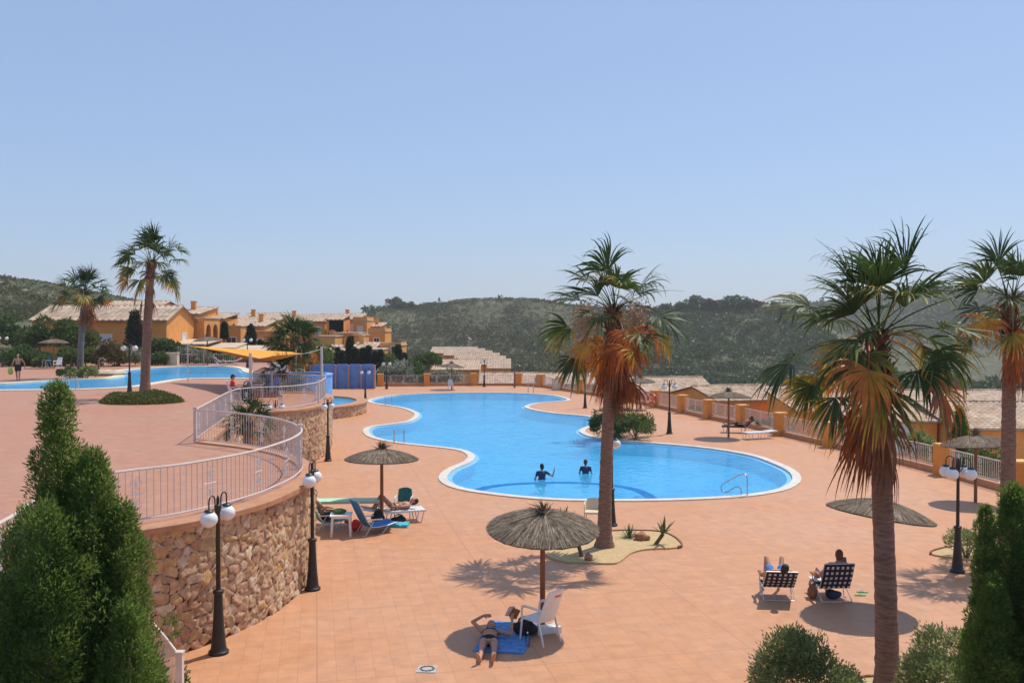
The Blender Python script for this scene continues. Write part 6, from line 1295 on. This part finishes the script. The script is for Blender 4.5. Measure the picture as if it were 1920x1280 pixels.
def villa(label, loc, w, d, h, rz=0.0, roof='gable', rise=1.2, side_arches=(), front_arches=(), windows=(), seed=0, mat='villa_plaster', group=None, over=0.35, period=0.24, base=0.0, side=1, parapet=0.0, chimney=None, row=0.42, side_mat=None):
    """front looks toward -y; side = +1 opens the porch to the right, -1 to the left. windows: (face, offset, sill, width, height, shutters)"""
    t = thing('villa', label, 'house', loc, rz, group); P = 1.9
    m = MB(); porch = P if side_arches else 0.0; fp = P if front_arches else 0.0
    def ztop(y): return h + (rise * y / d if roof == 'mono' else rise * (1 - abs(2 * y / d - 1)) if roof == 'gable' else 0)
    x0, x1 = -w / 2, w / 2
    if side > 0: x1 -= porch
    else: x0 += porch
    ys = [fp, d / 2, d] if roof == 'gable' else [fp, d]
    sec = [(y, -base) for y in (fp, d)][:1] + [(y, ztop(y) - 0.05) for y in ys] + [(d, -base)]
    n = len(sec); vs = [(x0, y, z) for y, z in sec] + [(x1, y, z) for y, z in sec]
    m.add(vs, [tuple(range(n)), tuple(range(2 * n - 1, n - 1, -1))] + [((i + 1) % n, i, i + n, (i + 1) % n + n) for i in range(n)])
    if side_arches:                                      # pierced side wall of the porch, then its short front and back walls and its slab
        sx = side * w / 2; q = MB(); q.prism([(0.0, -base), (d, -base), (d, h), (0.0, h)], 0, 0.28, holes=[arch_poly(c, aw, ah) for c, aw, ah in side_arches])
        m.add([(sx - side * z, y, x_) for (y, x_, z) in q.v], [f if side < 0 else f[::-1] for f in q.f])
        xa, xb = sorted((sx - side * 0.28, sx - side * porch))
        m.box(((xa + xb) / 2, 0.14, h / 2 - base / 2), (xb - xa, 0.28, h + base)); m.box(((xa + xb) / 2, d - 0.14, h / 2 - base / 2), (xb - xa, 0.28, h + base)); m.box(((xa + xb) / 2, d / 2, h - 0.15), (xb - xa, d - 0.58, 0.25))
    if front_arches:
        q = MB(); q.prism([(-w / 2, -base), (w / 2, -base), (w / 2, h), (-w / 2, h)], 0, 0.28, holes=[arch_poly(c, aw, ah) for c, aw, ah in front_arches])
        m.add([(x_, z, y) for (x_, y, z) in q.v], q.f)
        for sx in (-1, 1): m.box((sx * (w / 2 - 0.14), (fp + 0.28) / 2, h / 2 - base / 2), (0.28, fp - 0.28, h + base))
        m.box((0, (fp + 0.28) / 2, h - 0.15), (w - 0.58, fp - 0.29, 0.25))
    m.build('wall', mat, t, smooth=False)
    hw = w / 2 + over * 0.6
    if roof == 'gable':
        k = over * rise / (d / 2); planes = [((-hw, -over, h - k), (hw, -over, h - k), (hw, d / 2, h + rise), (-hw, d / 2, h + rise)), ((hw, d + over, h - k), (-hw, d + over, h - k), (-hw, d / 2, h + rise), (hw, d / 2, h + rise))]
        tiled_roof(t, planes, period, seed=seed, row=row)
    elif roof == 'mono':
        k = over * rise / d; tiled_roof(t, [((-hw, -over, h - k), (hw, -over, h - k), (hw, d + 0.1, h + rise), (-hw, d + 0.1, h + rise))], period, seed=seed, row=row)
        m = MB(); m.box((0, d - 0.12, h + rise / 2 - 0.1), (w - 0.02, 0.2, rise)); m.build('back_wall', mat, t, smooth=False)
    else:
        m = MB(); e = 0.10
        m.box((0, d / 2, h + 0.06), (w + 2 * e, d + 2 * e, 0.14)); m.build('roof_slab', 'flat_roof', t, smooth=False)
        if parapet:
            m = MB()
            for sx in (-1, 1): m.box((sx * (w / 2 - 0.1), d / 2, h + 0.13 + parapet / 2), (0.22, d, parapet))
            m.box((0, 0.1, h + 0.13 + parapet / 2), (w - 0.44, 0.22, parapet)); m.build('parapet', mat, t, smooth=False)
    for (face, off, zs, ww, wh, sh) in windows:
        M = {'front': (Vector((off, 0, zs)), 0.0), 'right': (Vector((w / 2, off, zs)), math.pi / 2), 'left': (Vector((-w / 2, off, zs)), -math.pi / 2)}[face]
        f = MB(); b = 0.12
        for c, s in (((0, 0, -b / 2), (ww + 2 * b, 0.10, b)), ((0, 0, wh + b / 2), (ww + 2 * b, 0.10, b)), ((-ww / 2 - b / 2, 0, wh / 2), (b, 0.10, wh)), ((ww / 2 + b / 2, 0, wh / 2), (b, 0.10, wh))): f.box(c, s)
        fo = f.build('window', 'white_paint', t, smooth=False); fo.location = M[0]; fo.rotation_euler = (0, 0, M[1])
        p = MB(); p.box((0, 0.0, wh / 2), (ww, 0.03, wh)); p.build('shutter' if sh else 'pane', 'shutter_white' if sh else 'window_dark', fo, smooth=False)
        if not sh: k = MB(); k.box((0, -0.025, wh / 2), (0.06, 0.03, wh)); k.build('mullion', 'white_paint', fo, smooth=False)
        k = MB(); k.box((0, -0.05, -b - 0.03), (ww + 0.4, 0.22, 0.05)); k.build('sill', 'white_paint', fo, smooth=False)
    if chimney: cx, cy, chh = chimney; m = MB(); m.box((cx, cy, ztop(cy) + chh / 2 - 0.2), (0.6, 0.5, chh)); m.box((cx, cy, ztop(cy) + chh - 0.17), (0.76, 0.66, 0.07)); m.build('chimney', mat, t, smooth=False)
    return t
def front_px(px0, px1, y_top, dist): a, b = D(px0, y_top, dist), D(px1, y_top, dist); return (a.x + b.x) / 2, b.x - a.x, a.z
def villa_px(label, px0, px1, y_top, dist, zbase, d, **kw):
    x, w, zt = front_px(px0, px1, y_top, dist); return villa(label, (x, dist, zbase), w, d, zt - zbase, **kw)
GL = 'orange terraced villas left of the valley'
# the long house behind the hedges
villa_px('long orange house with a tiled roof behind the tall hedge at left', 60, 312, 598, 97, 2.0, 8.4, roof='gable', rise=1.45, windows=(('front', 0.55, 1.75, 1.4, 1.35, True), ('right', 5.2, 1.6, 1.2, 1.6, True)), seed=1, group=GL, over=0.5, period=0.64, row=1.2)
villa_px('tiled roof house showing just above the ridge of the long orange house', 186, 292, 577, 114, 2.0, 9, roof='gable', rise=0.9, seed=2, group=GL, period=0.64, row=1.2, mat='villa_plaster')
U = [  # label, px0, px1, y_top, dist, zbase, depth, kwargs
 ('orange villa with two arches, next to the right end of the long house', 327, 383, 597, 106, 1.2, 5.6, dict(side_arches=((1.5, 1.7, 2.5), (4.0, 1.7, 2.5)), roof='flat', windows=(('front', -0.4, 0.1, 1.2, 2.1, True),), base=2)),
 ('tiled villa roof stepping down behind the two arched villa', 330, 372, 588, 116, 1.2, 7, dict(roof='mono', rise=0.9, base=2, mat='villa_plaster')),
 ('second arched villa, left of a slim cypress', 410, 451, 612, 112, 0.6, 5.2, dict(side_arches=((2.4, 1.9, 2.2),), roof='flat', front_arches=(), base=2, windows=(('front', 0.2, 0.0, 1.1, 1.7, False),))),
 ('tiled villa above the second arched villa', 372, 418, 597, 120, 0.6, 6.5, dict(roof='mono', rise=0.7, base=2, side_arches=((2.0, 1.6, 2.4), (4.6, 1.6, 2.4)))),
 ('villa with a wide low tiled roof left of the bushy fan palm', 418, 496, 611, 126, 0.2, 7, dict(roof='mono', rise=0.9, base=3, mat='villa_plaster', side_arches=((2.2, 1.8, 2.4), (4.8, 1.8, 2.4)))),
 ('highest tiled villa left of the bushy fan palm', 438, 520, 601, 142, 1.2, 8, dict(roof='mono', rise=1.2, base=3, mat='villa_plaster')),
 ('arched villa half hidden by the left fronds of the bushy fan palm', 474, 524, 622, 120, -0.6, 5.5, dict(roof='flat', side_arches=((1.6, 1.8, 2.2), (4.0, 1.8, 2.2)), base=3)),
 ('villa roof peeping over the crown of the bushy fan palm', 520, 592, 601, 150, 0.6, 8, dict(roof='mono', rise=1.0, base=3, mat='villa_plaster')),
 ('villa with a small gable right of the bushy fan palm', 586, 609, 602, 146, 0.0, 7, dict(roof='mono', rise=1.2, base=4)),
 ('upper villa with a dark arched porch and twin arches on its side', 612, 640, 599, 142, 0.4, 7.5, dict(roof='mono', rise=0.9, base=4, front_arches=((-0.2, 1.5, 1.5),), side_arches=((2.0, 1.8, 1.5), (5.0, 1.8, 1.5)))),
 ('upper right villa with a flat parapet roof against the far hill', 662, 688, 601, 146, 0.2, 7, dict(roof='flat', parapet=0.45, base=4, side_arches=((3.5, 2.2, 1.5),))),
 ('tiled villa roof on the skyline above the twin arches', 632, 672, 598, 156, 0.2, 8, dict(roof='mono', rise=1.0, base=4, mat='villa_plaster')),
 ('middle row villa with two round arches in its sunlit front', 590, 628, 631, 124, -0.9, 6, dict(roof='flat', front_arches=((-0.75, 1.15, 1.3), (0.75, 1.0, 1.25)), base=4, mat='ochre_plaster')),
 ('middle row villa wall with a pale terrace slab on top', 626, 672, 625, 130, -0.6, 7, dict(roof='flat', base=5, windows=(('front', 0.8, 0.0, 0.9, 1.6, False),))),
 ('middle row villa with twin arches on its right side', 664, 678, 629, 126, -0.9, 6.5, dict(roof='flat', side_arches=((1.9, 1.7, 1.4), (4.5, 1.7, 1.4)), base=5)),
 ('right hand villa with a low parapet, above the end house', 690, 722, 622, 136, -0.6, 7, dict(roof='flat', parapet=0.4, base=5, side_arches=((3.4, 2.0, 1.3),))),
 ('right hand villa with a long sloping tiled roof, behind the parapet villa', 668, 712, 612, 150, -0.2, 8, dict(roof='mono', rise=0.6, base=5, mat='villa_plaster')),
 ('lower row villa partly behind the orange sunshade tip', 556, 602, 654, 108, -2.2, 5, dict(roof='flat', base=3, mat='ochre_plaster', windows=(('front', 0.7, 0.1, 1.0, 1.6, True),))),
 ('lower row villa with a pale tiled roof above the blue shower wall', 602, 652, 660, 112, -2.6, 6, dict(roof='mono', rise=0.7, base=3, front_arches=((-0.6, 1.1, 1.6), (0.9, 1.1, 1.6)))),
 ('lower row villa with a flat pale roof between slim cypresses', 656, 700, 653, 116, -2.8, 6, dict(roof='mono', rise=0.6, base=3, mat='ochre_plaster', front_arches=((0.2, 1.2, 1.9),))),
 ('narrow lower row villa beside the end house', 694, 716, 656, 112, -2.8, 6, dict(roof='flat', base=3, side_arches=((3, 2.0, 2.0),))),
 ('end house with a barred white window, at the right end of the villas', 712, 752, 648, 118, -3.2, 6, dict(roof='flat', base=4, parapet=0.25, windows=(('front', 0.55, 1.6, 0.85, 1.35, False),))),
]
for i, (lab, a, b, yt, dist, zb, dep, kw) in enumerate(U):
    zt = D((a + b) / 2, yt, dist).z; ah = max([q[2] for q in kw.get('side_arches', ())] + [q[2] for q in kw.get('front_arches', ())] + [q[4] for q in kw.get('windows', ())] + [2.4]); hh = ah + 0.65
    w_ = D(b, yt, dist).x - D(a, yt, dist).x
    if 'windows' not in kw and not kw.get('front_arches') and w_ > 1.9:
        kw = dict(kw, windows=tuple(('front', o, 1.0, 0.7, 1.1, (i + q) % 2 == 0) for q, o in enumerate((-w_ * 0.24, w_ * 0.24) if w_ > 3 else (0.0,))))
    if kw.get('roof') == 'mono' and w_ > 2.5: kw = dict(kw, chimney=((-1) ** i * w_ * 0.22, 4.2, 1.3))
    kw = dict(kw, base=zt - hh - zb + kw.get('base', 2)); villa_px(lab, a, b, yt, dist, zt - hh, dep, seed=10 + i, group=GL, period=0.62, row=1.1, **kw)
# low carports between the hedges and the villas
def carport(label, px0, px1, y, dist, dep):
    x, w, zt = front_px(px0, px1, y, dist); t = thing('carport', label, 'carport', (x, dist, zt - 2.4), 0, 'pale roofed carports below the villas')
    m = MB(); m.add([(-w / 2, 0, 2.3), (w / 2, 0, 2.3), (w / 2, dep, 2.75), (-w / 2, dep, 2.75), (-w / 2, 0, 2.18), (w / 2, 0, 2.18), (w / 2, dep, 2.63), (-w / 2, dep, 2.63)], [(0, 1, 2, 3), (7, 6, 5, 4), (0, 4, 5, 1), (1, 5, 6, 2), (2, 6, 7, 3), (3, 7, 4, 0)]); m.build('roof_slab', 'flat_roof', t, smooth=False)
    m = MB(); m.box((0, dep - 0.2, 0.4), (w - 0.1, 0.25, 4.3)); m.build('back_wall', 'orange_plaster', t, smooth=False)
    for sx in (-1, 1): m = MB(); m.box((sx * (w / 2 - 0.25), 0.3, 0.1), (0.35, 0.35, 4.1)); m.build('post', 'ochre_plaster', t, smooth=False)
carport('pale carport roof right of the long house, above the flowering shrubs', 316, 384, 643, 98, 6); carport('pale carport roof behind the umbrella at the back of the upper pool', 372, 440, 650, 99, 5); carport('pale carport roof above the middle of the orange sunshade', 432, 512, 655, 98, 5)

GR = 'tiled houses below the right hand fence'
villa('right hand house with a big tiled roof, cut by the picture edge', (30.2, 50.3, -3.2), 12.2, 8.0, 3.75, roof='gable', rise=1.0, seed=40, group=GR, over=0.4, base=2, period=0.34, row=0.36)
villa('house with a white framed window behind the hanging dead fronds of the nearest palm', (21.6, 51.8, -3.2), 4.6, 7.0, 3.95, roof='mono', rise=1.05, seed=41, group=GR, windows=(('front', 0.25, 2.28, 1.05, 1.4, True),), base=2)
villa('house with an orange gable end, left of the nearest palm crown skirt', (23.2, 62.0, -3.6), 7.8, 7.6, 3.95, roof='mono', rise=0.85, seed=42, group=GR, base=2, windows=(('front', -2.0, 0.6, 1.0, 1.6, True), ('front', 0.6, 0.6, 1.0, 1.6, True)))
villa('house roof behind the fence umbrella with the dark lounger', (18.6, 70.5, -3.8), 6.2, 8.5, 4.25, roof='gable', rise=0.75, seed=43, group=GR, base=2, rz=R(14), windows=(('front', 0.0, 0.7, 1.0, 1.5, True),))
villa('long tiled house whose roof rises right of the life ring', (15.2, 86.0, -4.2), 7.4, 9, 4.25, roof='gable', rise=0.95, seed=44, group=GR, base=2, rz=R(4))
villa('farther tiled roof seen between the gable house and the fence umbrella', (25.5, 84.0, -4.2), 12, 9, 3.5, roof='gable', rise=0.9, seed=45, group=GR, base=3)
villa('farther tiled roof behind the gable house, right of the nearest palm trunk', (34.5, 68.0, -3.8), 11, 9, 3.85, roof='gable', rise=0.9, seed=46, group=GR, base=3)
GM = 'stepped tiled houses down the middle slope'
villa('tiled house left of the fence corner post, with a low front roof', (-0.4, 113.0, -5.4), 7.0, 10, 4.5, roof='gable', rise=0.95, seed=50, group=GM, period=0.32, row=0.5, base=3)
villa('wide tiled house beyond the fence corner, left of the sand bed palm crown', (6.6, 110.0, -5.4), 6.6, 10, 4.6, roof='gable', rise=0.95, seed=51, group=GM, period=0.32, row=0.5, base=3)
villa('house with an orange front below a broad tiled roof, above the back fence', (-9.2, 150.0, -6.4), 7.6, 11, 5.4, roof='mono', rise=1.2, seed=52, group=GM, period=0.4, row=0.7, base=5)
for i, (a, b, yt, dist) in enumerate([(806, 892, 662, 238), (832, 906, 666, 224), (852, 920, 671, 211), (858, 934, 676, 199), (900, 946, 683, 187), (914, 956, 690, 174)]):
    x, w, zt = front_px(a, b, yt, dist); villa(f'far tiled house in the stepped row on the middle slope, {ordinal(i)} from the top', (x, dist, zt - 4), w, 10, 4.0, roof='mono', rise=1.35, seed=60 + i, group=GM, period=0.5, row=0.9, base=6, side_arches=((2.6, 2.2, 2.8), (6.5, 2.2, 2.8)) if i % 2 else ())
villa('small villa with pale walls standing alone on the far ridge between pines', (D(1436, 578, 447).x, 447, D(1436, 584, 447).z - 0.8), 11, 8, 2.6, roof='gable', rise=1.6, seed=70, period=0.6, row=1.0, mat='coping_cream', base=3, group=None)

# ------------------------------------------------------------------ hedges, shrubs and slim cypresses behind the pools
SH = [  # label, px, y_base, w px, h px, dist, mat, leaves
 ('tall dense dark hedge behind the left umbrella', 98, 672, 130, 72, 90, 'shrub_green', 5000), ('tall rounded hedge between the grey palm and the shuttered window', 160, 672, 46, 64, 91, 'shrub_lime', 2200), ('big round shrub at the left picture edge', 6, 672, 62, 74, 92, 'shrub_green', 2600),
 ('low green shrub behind the walking man', 30, 693, 70, 40, 84, 'shrub_green', 1800), ('low dark shrub right of the walking man', 72, 692, 50, 34, 85, 'shrub_green', 1500), ('yellow green shrub before the left umbrella', 84, 694, 34, 24, 82, 'shrub_lime', 900), ('bright shrub left of the grey palm', 124, 692, 44, 38, 84, 'shrub_lime', 1500),
 ('green shrub just right of the grey palm', 166, 690, 30, 36, 84, 'shrub_lime', 1100), ('reddish flowering shrub between the two tall palms', 205, 690, 62, 44, 84, 'shrub_red', 2200), ('pale flowering shrub beside the tallest palm', 246, 688, 34, 40, 85, 'oleander_pale', 1300), ('clipped shrub mound right of the tallest palm', 306, 668, 52, 32, 90, 'shrub_green', 1900),
 ('low shrub right of the tallest palm trunk', 296, 688, 36, 24, 86, 'shrub_green', 1000), ('pale oleander behind the stone gate post', 352, 686, 46, 34, 90, 'oleander_pale', 1500), ('pale oleander along the back railing', 384, 686, 34, 26, 91, 'oleander_pale', 1000), ('low green shrub behind the back railing', 418, 688, 40, 20, 91, 'shrub_green', 1000),
 ('shrub mass below the villas, right of the bushy fan palm', 596, 700, 60, 52, 96, 'shrub_lime', 2000), ('brown green shrub under the bushy fan palm', 560, 706, 60, 50, 90, 'shrub_red', 1600),
 ('flowering shrub behind the back fence, first panel from the shower wall', 742, 727, 70, 46, 97, 'oleander_pale', 2200), ('dark shrub behind the back fence, second panel', 782, 726, 48, 32, 98, 'shrub_green', 1500), ('pale flowering shrub behind the back fence, third panel', 838, 724, 62, 30, 98, 'oleander_pale', 1700), ('leafy shrub below the end house', 724, 706, 40, 44, 104, 'shrub_lime', 1300),
 ('tree like shrub behind the back fence under the stepped houses', 800, 690, 62, 26, 128, 'shrub_green', 1600), ('round shrub in the shade of the end house', 766, 700, 44, 26, 120, 'shrub_green', 1200),
 ('yellow green shrub outside the fence behind the white sun bed', 1448, 818, 60, 34, 54, 'shrub_lime', 1700), ('pale shrub outside the fence right of the window house', 1722, 862, 52, 48, 44.5, 'shrub_grey', 1800), ('yellow green shrub outside the fence behind the right umbrella', 1848, 905, 90, 60, 40.5, 'shrub_lime', 2400), ('green shrub outside the fence behind the lamp on the open tiles', 1300, 790, 40, 26, 66, 'shrub_green', 1100)]
for i, (lab, px, yb, wp, hp, dist, mat, n) in enumerate(SH):
    b = D(px, yb, dist); sc = dist / F; w, h = wp * sc, hp * sc; bush(lab, b, (w, min(w, 3.0), h), mat, int(n * 1.3), (0.26 * dist / 90 + 0.05, 0.11 * dist / 90 + 0.03), 40 + i, name='shrub', cat='shrub', lumps=0.28, cover=0.85, stem=False)
CY = [('broad dark cypress against the long orange house', 253, 670, 583, 30, 92), ('slim cypress between the arched villas', 421, 638, 606, 7, 109), ('slim cypress right of the second arched villa', 470, 650, 611, 13, 108), ('small cypress under the arched villa near the fan palm', 489, 664, 640, 7, 104), ('small cypress left of the bushy fan palm trunk', 498, 664, 646, 6, 104),
      ('slim cypress at the left end of the shower wall row', 615, 690, 657, 9, 104), ('slim cypress in the row behind the shower wall, beside the tall one', 633, 690, 654, 9, 104), ('short cypress in the row behind the shower wall', 641, 690, 660, 8, 103), ('tallest slim cypress of the row behind the shower wall', 656, 690, 633, 13, 105), ('cypress squeezed against the tallest one of the row', 666, 690, 655, 9, 104),
      ('slim cypress in the middle of the shower wall row', 681, 690, 655, 10, 104), ('slim pointed cypress right of the row middle', 691, 690, 651, 10, 104), ('short dark cypress near the right end of the shower wall', 702, 692, 662, 9, 103), ('last cypress of the shower wall row', 714, 694, 658, 9, 103), ('stout dark cypress hugging the right side of the end house', 746, 700, 648, 16, 108), ('thin cypress beyond the end house', 758, 700, 664, 9, 110)]
for i, (lab, px, yb, yt, wp, dist) in enumerate(CY):
    b = D(px, yb, dist); sc = dist / F; h = (yb - yt) * sc; cypress('cypress_tree', lab, b, [(0, 0, 0.1, h, wp * sc * 0.55)], 'cypress_far', int(1400 + 60 * wp), (0.34, 0.12), 80 + i, width_pow=0.5, rough=0.12, group='slim cypresses round the villas')

# ------------------------------------------------------------------ scrub and woods on the hills
def scatter(name, label, mat, P, S, seed, k=22, asp=0.75, cat='scrub', leaf=0.62):
    """clumps of leaves: every bush is a loose dome of k little sprays"""
    r = np.random.default_rng(seed); n = len(P); S = np.asarray(S); U = unit(r, n * k); U[:, 2] = np.abs(U[:, 2]) * 0.9 - 0.12
    C = np.repeat(P, k, 0); Sk = np.repeat(S, k); sx = np.repeat(r.uniform(0.75, 1.35, n), k)
    Q = C + U * (Sk * r.uniform(0.45, 1.05, n * k))[:, None] * np.stack([sx, 1 / sx, np.full(n * k, asp)], -1); Q[:, 2] += Sk * asp * 0.30
    V, Fc = leaf_quads(Q, U * 0.5 + unit(r, n * k), Sk * leaf * r.uniform(0.6, 1.35, n * k), Sk * leaf * 0.72, r, 0.15)
    o = fastmesh(name, V, Fc, mat); tag(o, label, cat, None, 'stuff'); return o
def hill_points(n, px0, px1, d0, d1, fn, seed, keep=None, lo=-0.7, hi=0.3):
    r = np.random.default_rng(seed); px = r.uniform(px0, px1, n); dd = d0 + (d1 - d0) * r.random(n) ** 0.9
    X = (px - 960) / F * dd; dens = np.array([fbm(x, y, 0.02, 3, seed) for x, y in zip(X, dd)]); ok = dens > r.uniform(lo, hi, n)
    if keep is not None: ok &= keep(px, dd)
    px, dd, X = px[ok], dd[ok], X[ok]; Z = fn(px[None], dd[None], X[None], dd[None])[0]; return np.stack([X, dd, Z], -1), px
leafmat('scrub_far', (0.044, 0.058, 0.018), (0.090, 0.104, 0.034), (0.165, 0.16, 0.065), 0.2, 0.03, 0.9)
r = np.random.default_rng(77)
Pp, _ = hill_points(30000, -250, 640, 165, 292, ground_fn, 1, lambda p, d: d < np.interp(p, [-250, 420, 640], [264, 306, 250]), -0.5, 0.3); scatter('hill_scrub', 'low olive green scrub covering the left hill', 'scrub_far', Pp, r.gamma(3, 0.15, len(Pp)) + 0.22, 1, 14, asp=0.6)
Pp, _ = hill_points(19000, 690, 1330, 235, 525, ground_fn, 2, None, -0.2, 0.4); scatter('hill_scrub', 'grey green scrub dotting the middle hill', 'scrub_far', Pp, r.gamma(3, 0.24, len(Pp)) + 0.35, 2, 14, asp=0.6)
Pp, _ = hill_points(170, 690, 1330, 245, 500, ground_fn, 12); scatter('hill_trees', 'scattered dark pines on the middle hill', 'pine_far', Pp, r.gamma(5, 0.36, len(Pp)) + 0.8, 3, 70, asp=0.85, cat='trees', leaf=0.4)
def slope_keep(p, d): return (p > 1180 + (d - 230) * -0.05) & (d < crest_tab(CDIST, p) + 15)
Pp, _ = hill_points(7600, 1150, 2150, 215, 500, ground_fn, 4, slope_keep, -0.45, 0.15); scatter('hill_wood', 'dense pine wood on the right hand slope', 'pine_far', Pp, r.gamma(5, 0.24, len(Pp)) + 1.0, 4, 46, asp=0.95, cat='wood', leaf=0.45)
Pp, _ = hill_points(3600, 1350, 2150, 640, 905, far_fn, 25); scatter('hill_trees', 'dark pines on the far blue hill at right', 'pine_far', Pp, r.gamma(4, 0.5, len(Pp)) + 1.2, 7, 22, asp=0.8, cat='trees')
Pp, _ = hill_points(15000, 1250, 2150, 485, 905, far_fn, 35, None, -3, -2); scatter('hill_scrub', 'fine heath carpeting the far blue hill', 'pine_far', Pp, r.gamma(3, 0.22, len(Pp)) + 0.5, 10, 10, asp=0.6)
Pp, _ = hill_points(6000, 1350, 2150, 600, 905, far_fn, 5); scatter('hill_scrub', 'hazy scrub on the far blue hill at right', 'scrub_far', Pp, r.gamma(3, 0.5, len(Pp)) + 0.8, 5, 16, asp=0.7)
Pp, _ = hill_points(16000, 690, 1330, 300, 540, ground_fn, 31, None, -3, -2); scatter('hill_scrub', 'fine low heath carpeting the middle hill up to its crest', 'scrub_far', Pp, r.gamma(3, 0.12, len(Pp)) + 0.3, 8, 10, asp=0.6)
Pp, _ = hill_points(14000, -250, 560, 170, 292, ground_fn, 32, lambda p, d: d < np.interp(p, [-250, 420, 640], [264, 306, 250]), -3, -2); scatter('hill_scrub', 'fine low heath carpeting the left hill up to its crest', 'scrub_far', Pp, r.gamma(3, 0.08, len(Pp)) + 0.2, 9, 9, asp=0.6)
Pp, _ = hill_points(3200, 690, 1250, 235, 525, ground_fn, 21, None, 0.0, 0.5); scatter('hill_rocks', 'pale limestone outcrops on the middle hill', 'rock_beige', Pp, r.gamma(2, 0.3, len(Pp)) + 0.25, 6, 8, asp=0.5, cat='rocks')
def pine(label, px, dist, h, w, seed):
    x = (px - 960) / F * dist; z = ground_z(x, dist); t = thing('pine_tree', label, 'pine tree', (x, dist, z - 0.3), 0, 'dark pines along the far ridge'); rr = random.Random(seed); q = np.random.default_rng(seed)
    m = MB(); m.tube([(0, 0, 0), (rr.uniform(-.3, .3), 0, h * 0.4), (rr.uniform(-.5, .5), 0, h * 0.8)], [0.28, 0.2, 0.08], 6); m.build('trunk', 'wood_stem', t)
    Vs, Fs, o = [], [], 0
    for k in range(9):
        c = np.array([rr.uniform(-.5, .5) * w * 0.7, rr.uniform(-.5, .5) * w * 0.7, h * rr.uniform(0.45, 0.92)]); s = w * rr.uniform(0.18, 0.32) * (1.1 - 0.35 * (c[2] / h - 0.4)); n = 130; Uu = unit(q, n)
        V, Fc = leaf_quads(c + Uu * s * np.array([1, 1, 0.7]) * q.uniform(0.6, 1.05, n)[:, None], Uu + unit(q, n) * 0.7, 0.9 * q.uniform(0.6, 1.3, n), 0.55, q, 0.1); Vs.append(V); Fs.append(Fc + o); o += len(V)
    fastmesh('crown', np.concatenate(Vs), np.concatenate(Fs), 'pine_far', t)
for i, (px, h, w) in enumerate([(1212, 4, 4), (1250, 5, 5.5), (1276, 5.5, 6), (1302, 8.5, 9), (1326, 6.5, 8), (1344, 6, 6), (1366, 7.5, 9), (1386, 8, 9), (1404, 6, 7), (1420, 5, 5), (1456, 5.5, 6), (1476, 6, 6.5), (1494, 6.5, 7)]):
    pine(f'dark pine on the far ridge right of the sand bed palm, {ordinal(i)} from the left', px, float(crest_tab(CDIST, px)) - 6, h, w, 200 + i)
for i, (px, h, w) in enumerate([(738, 6, 8), (765, 4, 6), (752, 5, 7)]): pine(('dark bushy tree on the cliff at the left end of the middle hill', 'low spreading tree on the skyline of the middle hill', 'second bushy tree on the cliff top, between its neighbours')[i], px, float(crest_tab(CDIST, px)) - 8 - 5 * i, h, w, 230 + i)

# ------------------------------------------------------------------ haze over the valley
m, nt, out = nodes_of('haze_air')
pv = N(nt, 'ShaderNodeVolumePrincipled', Density=0.00028, Anisotropy=0.1); pv.inputs['Color'].default_value = (1.0, 0.97, 0.94, 1)
nt.links.new(pv.outputs[0], out.inputs['Volume'])
b = MB(); b.box((0, 850, 20), (4200, 1760, 150)); o = b.build('haze', 'haze_air', None, smooth=False); tag(o, 'thin blue summer haze filling the valley air', 'haze', None, 'stuff')
